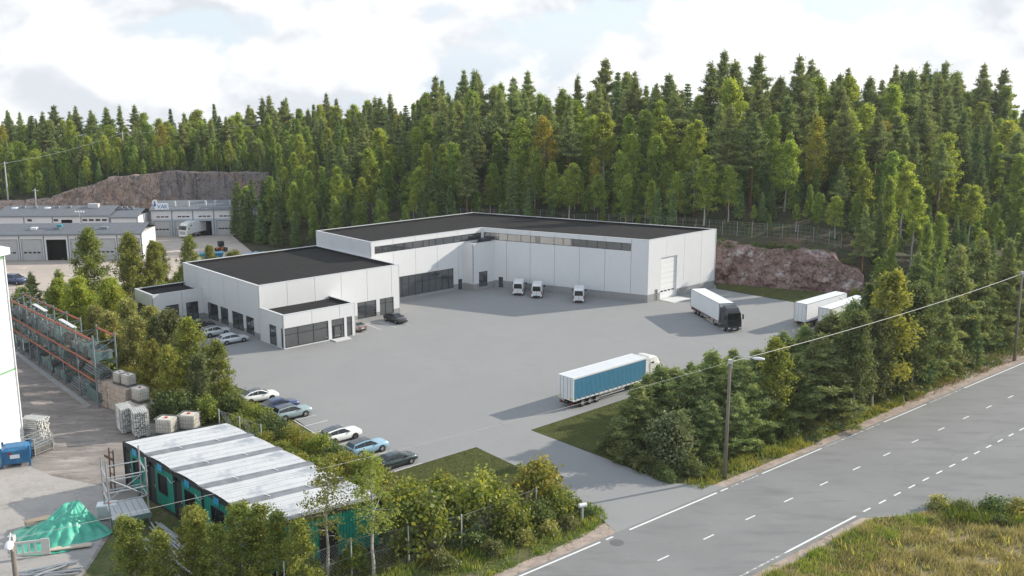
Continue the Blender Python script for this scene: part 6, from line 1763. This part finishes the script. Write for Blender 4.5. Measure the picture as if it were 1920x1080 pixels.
# ------------------------------------------------------------------ nearer trees and shrubs, finer leaves
N_birch = [Kind(gen_birch(60 + i, 11, 2.3 + .3 * i, .2, 46, 9, 26, .20, .32), (L_olive, L_nbirch)[i], M_birchbark) for i in range(2)]
N_open = [Kind(gen_birch(64 + i, 9, (1.6, 2.0, 1.4)[i], (.14, .22, .3)[i], (40, 36, 38)[i], 9, 21, .15, .25, airy=1.05, asc=.8), L_nbirch, M_birchbark) for i in range(3)]
N_airy = [Kind(gen_birch(67 + i, 10.8, 2.0, .34, 30, 8, 13, .15, .24, airy=1.1, asc=.8), L_nbirch, M_birchbark) for i in range(2)]
N_willow = [Kind(gen_birch(70 + i, 9, 3.0, .08, 52, 9, 28, .22, .36, asc=1.0), (L_willow, L_bright)[i], M_bark) for i in range(2)]
N_pine = [Kind(gen_pine(80 + i, 11, 2.7, .06, 20, .20, 46, .30, .6), L_pine, M_pinebark) for i in range(2)]
N_tallpine = [Kind(gen_pine(84 + i, 15, 2.5, .14, 26, .21, 40, .30, .6), L_pine, M_pinebark) for i in range(2)]
N_spruce = [Kind(gen_spruce(88, 10, 2.2, .03, 26, .22, 80), L_spruce, M_bark)]
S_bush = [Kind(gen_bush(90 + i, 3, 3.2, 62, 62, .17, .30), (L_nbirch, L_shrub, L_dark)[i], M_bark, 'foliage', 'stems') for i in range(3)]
S_low = [Kind(gen_bush(96 + i, 1.1, 1.6, 26, 44, .12, .17), (L_olive, L_dark, L_willow)[i], M_bark, 'foliage', 'stems') for i in range(3)]

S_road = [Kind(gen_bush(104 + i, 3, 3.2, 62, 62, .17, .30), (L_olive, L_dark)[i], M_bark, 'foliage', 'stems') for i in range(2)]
def plant(K, name, cat, group, rows, wide=1.0):
    for x, y, H, lab in rows:
        K_ = rf_.choice(K) if isinstance(K, list) else K
        zb_ = float(terrain_z([x], [y])[0]) if y > 165 else 0.0
        K_.put(name, (x, y, zb_ - .05), H, rf_.random() * 6.28, lab, cat, group, wide * rf_.uniform(.93, 1.1))
# behind the rack, from far to near
plant(N_birch[1:], 'birch_tree', 'birch', 'birches left of the warehouse', [(-71.8, 166, 15.2, 'tallest birch in front of the far garage doors'), (-66.8, 171, 13.6, 'slim birch right of the tallest one by the garage doors'), (-63.5, 173.5, 11.5, 'third birch from left before the far garage doors'), (-61.5, 186.5, 10.6, 'birch with pointed top nearest the far white lorry'),
      (-66.2, 184, 9.5, 'rounded birch behind the annex, below the far lorry'), (-59.6, 193, 7.5, 'small yellowish birch beyond the annex roof'), (-69.5, 178, 9.5, 'birch half hidden behind the taller birches')], 1.05)
plant(N_spruce, 'spruce_tree', 'spruce', None, [(-64.8, 176.5, 11.0, 'dark spruce between the birches by the garage doors')])
plant(N_pine, 'pine_tree', 'pine', 'young pines left of the warehouse', [(-73.5, 158, 9.5, 'young pine left of the bright willows'), (-59.5, 151.5, 4.6, 'small blue green pine below the annex'), (-80.5, 163, 8.0, 'young pine beside the white shed corner')])
plant(N_willow[1:], 'willow_tree', 'willow', 'willows behind the pallet rack', [(-68.0, 152.5, 9.6, 'bright yellow green willow above the rack'), (-73.0, 156.5, 8.4, 'yellow green willow at the far end of the rack'), (-62.5, 151.5, 8.6, 'bright willow between rack and annex'), (-65.5, 158.5, 8.2, 'willow behind the bright ones, below the birches'),
      (-58.6, 146.5, 7.0, 'greyish willow beside the annex corner'), (-78.8, 156.0, 7.0, 'low willow behind the top of the rack')], 1.1)
plant(N_willow[:1], 'willow_tree', 'willow', 'grey willows along the yard edge', [(-55.5, 139.5, 8.8, 'grey green willow below the annex wall'), (-51.0, 136.5, 8.4, 'grey green willow at the yard edge below the parked cars'), (-55.0, 132.0, 8.6, 'grey willow behind the rack middle bays'), (-50.3, 128.6, 8.8, 'grey willow behind the end rack bay'), (-60.5, 140.5, 7.6, 'grey willow behind the far rack bays'), (-48.8, 132.5, 7.8, 'grey green willow nearest the open yard')], 1.05)
plant(N_birch[1:] + N_birch[1:] + N_birch[:1], 'birch_tree', 'birch', 'birches behind the concrete blocks', [(-43.2, 121.8, 11.2, 'large birch hanging over the concrete blocks'), (-39.4, 117.6, 11.4, 'large birch with pale trunk right of the concrete blocks'), (-46.0, 125.4, 9.6, 'birch behind the left end of the concrete blocks'), (-37.3, 113.8, 7.6, 'slender birch by the fence above the cabins'), (-41.0, 114.6, 8.6, 'leafy birch close behind the caged tanks'), (-44.6, 118.6, 8.2, 'low birch just behind the concrete blocks'), (-36.2, 117.4, 8.4, 'birch at the yard edge by the white fastback car')], 1.1)
plant(S_bush, 'shrub', 'shrub', 'shrubs behind rack and cabins', [(-38.4, 111.2, 4.2, 'wide shrub between caged tanks and birches'), (-41.6, 112.2, 3.6, 'shrub right of the low block stack'), (-33.4, 112.4, 3.8, 'shrub at the far end of the hedge'), (-34.6, 116.6, 3.2, 'dark shrub below the white fastback car'), (-35.6, 110.6, 3.6, 'shrub by the fence behind the far cabin'), (-48.5, 121.8, 4.0, 'shrub behind the concrete blocks and rack end'), (-53.8, 126.6, 4.2, 'shrub behind the second rack bay'), (-58.8, 133.6, 4.2, 'shrub behind the fourth rack bay'), (-64.5, 141.0, 4.2, 'shrub behind the sixth rack bay'), (-70.5, 147.5, 4.4, 'shrub behind the farthest rack bay'),
      (-56.8, 151.0, 3.4, 'shrub at the foot of the annex'), (-70.0, 165.0, 4.5, 'shrub below the tallest birch'), (-62.0, 165.5, 4.5, 'shrub between birches and annex'), (-76.5, 171.5, 3.5, 'shrub at the edge of the far yard'), (-60.6, 178.5, 4.2, 'shrub behind the annex roof'), (-65.0, 192.0, 3.6, 'shrub beyond the annex near the far yard'), (-58.0, 201.0, 3.4, 'shrub behind the low block roof edge'), (-60.0, 211.0, 3.6, 'shrub right of the blue skip')])
# hedge between parking row and cabins
hrow = []
for k in range(15):
    t = k / 14; x, y = -37.6 + (-13.2 + 37.6) * t, 118.6 + (91.2 - 118.6) * t
    hrow.append((x + rf_.uniform(-.5, .3), y + rf_.uniform(-.5, .3), rf_.uniform(2.3, 3.1) * (1.15 if k in (3, 4, 10) else 1), f'{ORD[k]} shrub of the parking hedge, counted from the far end'))
plant(S_bush, 'hedge_shrub', 'shrub', 'hedge along the parking row', hrow, 1.05)
hrow = []
for k in range(11):
    t = k / 10; x, y = -30.6 + (-14.4 + 30.6) * t, 108.0 + (88.6 - 108.0) * t
    hrow.append((x + rf_.uniform(-.4, .4) - .6, y + rf_.uniform(-.4, .4) - .6, rf_.uniform(1.7, 2.5), f'{ORD[k]} lower shrub behind the cabins, counted from the far end'))
plant(S_bush[:2], 'hedge_shrub', 'shrub', 'low shrubs behind the cabins', hrow, 1.1)
# birches in front of the cabins
plant(S_bush[:2], 'shrub', 'shrub', 'shrubs at the lower edge before the cabins', [(-27.6, 70.4, 3.2, 'shrub under the leftmost young birches'), (-23.6, 71.0, 3.0, 'shrub under the middle young birches'), (-19.8, 70.6, 3.0, 'shrub before the fourth cabin'), (-16.2, 72.0, 2.8, 'shrub at the corner of the nearest cabin'), (-12.8, 75.0, 2.4, 'shrub before the ribbed cabin end')])
plant(N_open, 'young_birch', 'birch', 'young birches before the cabins', [(-30.6, 73.0, 6.0, 'young birch at the left end beside the tarpaulin'), (-25.6, 74.0, 6.2, 'young birch standing in the scaffold tubes'), (-20.0, 73.6, 6.6, 'young birch close to the fourth cabin window'), (-29.3, 71.2, 6.7, 'leftmost young birch before the scaffold tubes'), (-26.6, 69.6, 6.4, 'young birch right of the leftmost one'), (-24.8, 72.2, 6.9, 'young birch over the scaffold tube heap'), (-22.6, 70.2, 6.4, 'low young birch before the middle cabin'), (-21.3, 72.3, 7.3, 'pointed young birch before the fourth cabin'), (-18.4, 71.6, 7.0, 'young birch at the front corner of the nearest cabin'),
      (-16.3, 70.4, 6.9, 'young birch beside the nearest cabin wall')], 1.25)
plant(N_airy, 'young_birch', 'birch', 'tall birches at the cabin end', [(-14.9, 73.6, 10.8, 'tall birch before the ribbed cabin end, left one'), (-11.2, 73.9, 10.9, 'tall birch before the ribbed cabin end, right one'), (-13.0, 86.0, 6.0, 'young birch behind the nearest cabin by the hedge')], 1.2)
# corner by the yard entrance
plant(S_bush, 'shrub', 'shrub', 'shrubs on the left road corner', [(-8.2, 78.6, 6.6, 'tall dense shrub right of the cabin end'), (-9.6, 82.6, 5.0, 'shrub behind the tall one by the cabin end'), (-3.0, 82.4, 6.2, 'large shrub in the middle of the road corner'), (-6.2, 85.6, 4.4, 'shrub at the near edge of the left lawn'), (-.2, 81.6, 4.4, 'shrub right of the fence post'), (2.6, 87.2, 5.2, 'tall shrub beside the yard entrance'), (4.2, 84.8, 3.4, 'shrub behind the marker post'), (-2.4, 87.6, 3.4, 'shrub on the lawn edge behind the large one'),
      (2.3, 83.2, 3.0, 'small shrub between large shrub and marker post')], 1.0)
plant(S_low, 'low_shrub', 'shrub', 'low plants on the left road corner', [(-1.6, 77.6, 1.4, 'low leafy plant on the sandy bank left'), (1.0, 79.6, 1.5, 'low leafy plant in the middle of the bank'), (3.2, 81.2, 1.6, 'low leafy plant right of the middle of the bank'), (5.0, 82.6, 1.3, 'low leafy plant below the marker post'), (-5.6, 75.4, 1.6, 'low plant at the fence foot'), (7.0, 85.4, 1.1, 'low plant right of the marker post'), (-3.4, 79.2, 1.8, 'widest low plant by the fence'), (5.6, 86.4, 1.3, 'low plant behind the marker post')], 1.1)
# right of the entrance: dark pines and broadleaf trees along the road
plant(N_pine, 'pine_tree', 'pine', 'dark pines along the road', [(13.4, 101.8, 7.8, 'bushy pine at the lawn corner by the entrance'), (16.6, 106.6, 8.4, 'bushy pine behind the first pine by the lawn'), (19.6, 103.2, 8.6, 'dark pine behind the pale leafy shrub'), (22.8, 109.2, 9.4, 'dark pine left behind the entrance lamp'), (25.2, 104.6, 9.6, 'dark pine right behind the entrance lamp'), (16.0, 112.6, 5.6, 'small pine beside the blue trailer'), (21.5, 114.5, 6.4, 'small pine beside the truck cab'),
      (28.8, 112.4, 8.6, 'dark pine behind the bright broadleaf tree'), (36.0, 111.6, 10.8, 'broad pine right of the bright broadleaf tree'), (33.6, 118.6, 9.2, 'dark pine before the white trailers'), (40.4, 121.4, 11.2, 'pine hiding the right white trailer'), (27.6, 119.6, 6.6, 'low pine at the yard edge'), (21.0, 99.8, 6.4, 'low bushy pine between pale shrub and lamp'), (24.0, 101.2, 6.8, 'low bushy pine right behind the lamp pole'), (18.6, 109.8, 7.0, 'bushy pine in the middle of the group by the truck'), (25.4, 112.6, 7.6, 'bushy pine deep behind the lamp'), (32.6, 109.4, 9.0, 'broad pine close right of the bright broadleaf tree'), (31.2, 114.6, 8.4, 'pine deep behind the bright broadleaf tree'), (37.0, 121.4, 9.4, 'pine at the yard edge before the trailers'), (14.8, 104.4, 6.8, 'bushy pine close behind the right lawn'), (18.0, 98.8, 5.2, 'low pine beside the pale shrub'), (27.4, 106.4, 7.6, 'bushy pine left of the bright broadleaf tree'), (19.4, 112.6, 6.4, 'bushy pine by the trailer front'), (24.6, 117.6, 6.6, 'low pine right of the truck cab'), (44.6, 126.2, 11.6, 'tall pine close before the right trailer')], 1.6)
plant(N_birch[1:], 'broadleaf_tree', 'tree', 'broadleaf trees along the road', [(29.6, 107.2, 11.6, 'bright green broadleaf tree right of the entrance lamp'), (46.4, 119.0, 17.2, 'tall yellow topped broadleaf tree of the roadside row')], 1.1)
plant(N_birch[:1], 'broadleaf_tree', 'tree', 'broadleaf trees along the road', [(40.6, 112.6, 13.2, 'greyish broadleaf tree in the middle of the row'), (44.0, 115.8, 12.6, 'broadleaf tree below the tall yellow topped one'), (51.4, 122.4, 14.6, 'leafy tree right of the tall yellow topped one'), (37.6, 116.2, 11.0, 'broadleaf tree behind the broad pine')], 1.05)
plant(N_tallpine, 'pine_tree', 'pine', 'tall pines at the right end of the road', [(56.6, 127.4, 12.4, 'rounded pine left of the right street lamp'), (61.6, 134.6, 17.4, 'tall pine behind the rounded one'), (66.8, 139.2, 17.8, 'tall pine just left of the right street lamp'), (73.6, 145.0, 16.6, 'tall pine behind the right street lamp'), (57.5, 138.5, 15.5, 'tall pine deeper in the row before the rock cut'), (51.4, 131.0, 12.6, 'pine behind the leafy trees'), (80.0, 150.5, 16.0, 'tall pine at the right picture edge')], 1.1)
plant(N_spruce, 'spruce_tree', 'spruce', 'spruces at the right end of the road', [(52.9, 125.4, 11.2, 'dark spruce between leafy tree and rounded pine'), (64.0, 134.2, 8.6, 'low spruce under the tall pines'), (46.8, 127.0, 13.4, 'spruce behind the tall yellow topped tree'), (70.6, 143.4, 10.5, 'spruce between the tall pines by the lamp')], 1.1)
S_pale = Kind(gen_bush(99, 6.4, 5.0, 110, 66, .24, .42), L_pale, M_bark, 'foliage', 'stems')
S_pale.put('pale_shrub', (16.4, 97.4, -.05), 6.6, 1.0, 'pale leafy shrub standing out before the dark pines', 'shrub')
rr = []
for k in range(20):
    s = .5 + k * 3.3; p = rd(s, 9.4 + rf_.uniform(-.5, 1.2) + (1.0 if k < 4 else 0) + .035 * s); rr.append((p[0], p[1], rf_.uniform(1.3, 2.8), f'{ORD[k]} low shrub under the roadside trees, counted from the entrance'))
plant(S_road, 'low_shrub', 'shrub', 'undergrowth along the roadside trees', rr, 1.25)
plant(S_road, 'shrub', 'shrub', 'shrubs among the roadside pines', [(17.2, 101.8, 3.6, 'shrub left behind the pale shrub'), (22.4, 105.6, 4.0, 'shrub among the pines behind the lamp'), (27.6, 109.4, 4.0, 'shrub left of the bright broadleaf tree foot'), (33.4, 112.6, 4.2, 'shrub between the two broad pines'), (39.0, 114.6, 4.2, 'shrub under the greyish broadleaf tree'), (43.2, 119.2, 4.4, 'shrub under the tall yellow topped tree'), (48.8, 122.8, 4.2, 'shrub before the leafy tree'), (54.4, 128.2, 4.0, 'shrub left of the rounded pine'), (60.2, 131.6, 4.0, 'shrub under the tall pines'), (30.4, 117.4, 4.0, 'shrub at the yard edge behind the pines'), (42.6, 124.6, 4.4, 'shrub before the right trailer')], 1.3)
plant(S_road, 'shrub', 'shrub', 'shrubs at the lawn corner', [(12.0, 98.6, 2.6, 'shrub at the lawn corner by the entrance drive'), (13.6, 96.2, 2.4, 'shrub at the kerb of the entrance drive'), (10.6, 101.2, 2.2, 'shrub on the right lawn edge'), (15.2, 94.4, 1.7, 'shrub nearest the road at the entrance drive'), (13.4, 106.0, 3.0, 'shrub at the back of the right lawn'), (18.4, 94.6, 1.8, 'shrub left of the entrance lamp foot')], 1.2)
rr = []
for k, (x, y, H) in enumerate([(-70.5, 252, 12.5), (-67.0, 247, 11.5), (-64.5, 241.5, 12.0), (-60.5, 237.5, 10.0), (-56.0, 234.0, 9.5), (-66.5, 253.5, 14), (-61.5, 245.5, 13.5), (-56.5, 240.0, 12.5), (-51.0, 231.5, 9.0), (-71.8, 259.5, 13.0)]):
    rr.append((x, y, H, f'{ORD[k]} dark spruce at the foot of the forest spur'))
plant(F_spruce, 'spruce_tree', 'spruce', 'spruces at the foot of the forest spur', rr, 1.35)
rr = []
for k, (x, y, H) in enumerate([(-52.0, 236.5, 12.5), (-46.5, 231.0, 11.0), (-41.0, 230.0, 12.0), (-35.5, 229.5, 10.5), (-30.0, 228.5, 11.5), (-58.5, 241.5, 13.5), (-69.0, 256.5, 12.5), (-24.5, 228.0, 10.0), (-48.5, 236.5, 13.5), (-18.5, 228.0, 9.5)]):
    rr.append((x, y, H, f'{ORD[k]} slender aspen along the foot of the slope behind the low block'))
plant(F_aspen, 'aspen_tree', 'aspen', 'aspens along the foot of the slope', rr, 1.25)
rr = []
for k in range(9):
    t = k / 8; x, y = 39.5 + 24 * t, 196.8 - 10.4 * t; rr.append((x, y, rf_.uniform(1.2, 2.2), f'{ORD[k]} low bush on the brow of the red rock cut'))
plant(S_bush[2:], 'low_shrub', 'shrub', 'bushes on the brow of the rock cut', rr, 1.8)
# shrubs at the foot and brow of the red rock cut
plant(S_bush, 'shrub', 'shrub', 'shrubs round the red rock cut', [(66.4, 176.5, 3.6, 'shrub at the right foot of the rock cut'), (69.5, 178.0, 5.0, 'shrub where the rock cut meets the trees'), (62.5, 176.8, 2.2, 'small shrub before the rock cut beside the trailers'), (72.0, 172.0, 4.5, 'tall shrub behind the white trailers')])
rr = []
for k, (x, y, H) in enumerate([(69.5, 168.5, 7.5), (74.5, 172.5, 8.5), (79.5, 176.5, 9.5), (85, 180.5, 10), (91, 186, 10.5), (76.5, 165.5, 8.5), (82.5, 170, 9.5), (88.5, 175.5, 10.5), (95, 181, 11), (72.0, 161.5, 8.0), (99, 190, 11), (78.5, 159.5, 9.5), (85.5, 164.5, 10.5), (92.5, 170, 11), (103, 183, 11.5)]):
    rr.append((x, y, H, f'{ORD[k]} dark spruce of the group between rock cut and road'))
plant(F_spruce, 'spruce_tree', 'spruce', 'spruces between the rock cut and the road', rr, 1.25)
rr = []
for k, (x, y, H) in enumerate([(67, 172, 3.5), (71.5, 165, 4), (75, 169, 4), (80, 167, 4.5), (82, 174, 4.5), (88, 170, 4.5), (90, 179, 4.5), (78.5, 180.5, 4), (72.5, 176.5, 4), (95, 176, 5), (69, 160, 3.5)]):
    rr.append((x, y, H, f'{ORD[k]} bush of the thicket between rock cut and road'))
plant(S_bush, 'shrub', 'shrub', 'bushes between the rock cut and the road', rr, 1.4)
# lower right corner: tall weeds
rr = []
for k, (x, y, H) in enumerate([(40.0, 86.6, 2.4), (42.0, 85.6, 1.9), (45.0, 86.2, 2.0), (47.2, 86.0, 2.2), (49.0, 85.4, 1.9), (44.0, 83.6, 1.4), (47.5, 82.6, 1.6), (38.2, 83.6, 1.2), (36.0, 81.6, 1.0), (42.0, 80.6, .9)]):
    rr.append((x, y, H * .7, f'{ORD[k]} weedy bush of the lower right corner'))
plant(S_low, 'weed_bush', 'bush', 'weeds in the lower right corner', rr, 1.3)

# ------------------------------------------------------------------ grass
def inside(P, poly):
    x, y = P[:, 0], P[:, 1]; c = np.zeros(len(P), bool); n = len(poly)
    for i in range(n):
        (x1, y1), (x2, y2) = poly[i], poly[i - 1]
        hit = ((y1 > y) != (y2 > y)) & (x < (x2 - x1) * (y - y1) / (y2 - y1 + 1e-12) + x1); c ^= hit
    return c
def grass(name, poly, dens, h, w, m, label, seed, clump=.5, z=0.0, lean=.35, base=None):
    rg = np.random.default_rng(seed); P = np.array(poly); lo, hi = P.min(0), P.max(0); area = (hi - lo).prod()
    Q = lo + rg.random((int(area * dens), 2)) * (hi - lo); Q = Q[inside(Q, poly)]
    if clump:
        f = np.array([mnoise.noise((a * clump, b * clump, seed)) for a, b in Q]); Q = Q[rg.random(len(Q)) < np.clip(.55 + f * 1.4, .04, 1)]
    n = len(Q); hh = h * rg.uniform(.45, 1.3, n)
    if clump:
        f = np.array([mnoise.noise((a * clump * .6 + 9, b * clump * .6, seed)) for a, b in Q]); hh *= np.clip(1 + f * 1.1, .35, 1.9)
    az = rg.random(n) * 6.28; d = np.stack([np.cos(az), np.sin(az)], 1) * (w / 2)
    tip = Q + rg.normal(size=(n, 2)) * (hh * lean)[:, None]
    zz = np.full(n, z - .03)
    V = np.stack([np.column_stack([Q - d, zz]), np.column_stack([Q + d, zz]), np.column_stack([tip, zz + hh])], 1).reshape(-1, 3)
    return setting(obj(name, np_mesh(name, V, np.arange(3 * n).reshape(-1, 3), m)), label, 'stuff')
grass('verge_grass', [rd(-40, 7.0), rd(-18, 6.9), rd(-13, 7.4), rd(-10.4, 8.3), rd(-9.2, 10.0), rd(-10, 13), rd(-40, 13)], 70, .42, .12, L_grass, 'green grass on the left road corner', 1)
grass('verge_grass', [rd(1.5, 6.9), rd(20, 6.7), rd(45, 7.3), rd(60, 8.4), rd(60, 11.5), rd(30, 10.4), rd(4, 9.8), rd(1, 9)], 60, .40, .12, L_grass, 'sunlit grass between road and roadside trees', 2)
grass('dry_verge_grass', [rd(40, 6.8), rd(110, 6.8), rd(110, 13), rd(40, 10)], 22, .35, .12, L_dry, 'dry grass on the sandy verge at right', 3)
fieldp = [rd(-30, -7.7), rd(7.2, -7.5), (33.4, 84.3), (36.6, 84.9), (41.3, 86.6), (48.4, 86.4), (58, 87), (56, 66), (20, 62)]
greenp = [rd(-30, -7.7), rd(7.2, -7.5), (33.4, 84.3), (36.6, 84.8), (41.0, 86.6), (40.2, 84.4), (36.2, 82.2), (32.5, 79.0), (29.0, 75.0), (24, 68)]
grass('field_grass', greenp, 120, .50, .11, L_grass, 'lush green grass along the lower right verge', 4, .45)
grass('field_grass', [(40, 86.8), (48.4, 86.6), (60, 87), (60, 82), (50, 82.2), (43, 82.8), (39, 83.6)], 110, .95, .10, L_grass, 'tall green weeds beside the side road', 5, .5)
grass('dry_field_grass', fieldp, 150, .42, .10, L_dry, 'dry tan grass in the lower right corner', 6, .4)
grass('weed_patch', fieldp, 6, .65, .16, L_willow, 'grey green weeds scattered in the dry grass', 7, .8)
grass('lawn_grass', lawn_a, 190, .10, .06, L_lawn, 'mown grass blades of the left lawn', 8, 0)
grass('lawn_grass', lawn_b, 150, .10, .07, L_lawn, 'mown grass blades of the right lawn', 9, 0)
grass('lawn_grass', lawn_c, 60, .12, .10, L_lawn, 'mown grass blades of the back lawn', 10, 0, .02)
grass('rough_grass', [(-33.5, 66), (-19, 66), (-12, 73), (-4, 77), (2, 83), (-2, 88), (-12, 92), (-13.5, 94), (-27, 112), (-36, 120), (-38, 116), (-30.5, 104), (-10.5, 83), (-19, 73), (-32, 80)], 26, .5, .14, L_shrub, 'rough grass round the cabins and hedge', 11, .4)
grass('rough_grass', [(-52, 127), (-44, 120), (-40, 120), (-44, 130), (-51, 142), (-58, 155), (-61, 170), (-63, 200), (-72, 188), (-76, 174), (-95, 174), (-95, 160), (-76, 151)], 16, .7, .2, L_shrub, 'rough grass under the birches left of the warehouse', 12, .3)
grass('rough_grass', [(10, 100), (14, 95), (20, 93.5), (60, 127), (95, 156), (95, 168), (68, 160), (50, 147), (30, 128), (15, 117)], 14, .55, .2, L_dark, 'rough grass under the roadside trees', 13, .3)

# ------------------------------------------------------------------ thin summer haze over everything
hz = bpy.data.materials.new('haze'); hz.use_nodes = True
hn = hz.node_tree.nodes; hn.remove(hn['Principled BSDF'])
pv = hn.new('ShaderNodeVolumePrincipled')
pv.inputs['Color'].default_value = (.93, .95, .98, 1)
pv.inputs['Density'].default_value = 0.0001
pv.inputs['Anisotropy'].default_value = 0.25
hz.node_tree.links.new(pv.outputs['Volume'], hn['Material Output'].inputs['Volume'])
setting(MB().box(-900, 900, -220, 760, -1.2, 62).build('haze', hz), 'thin pale haze over the whole place', 'stuff')
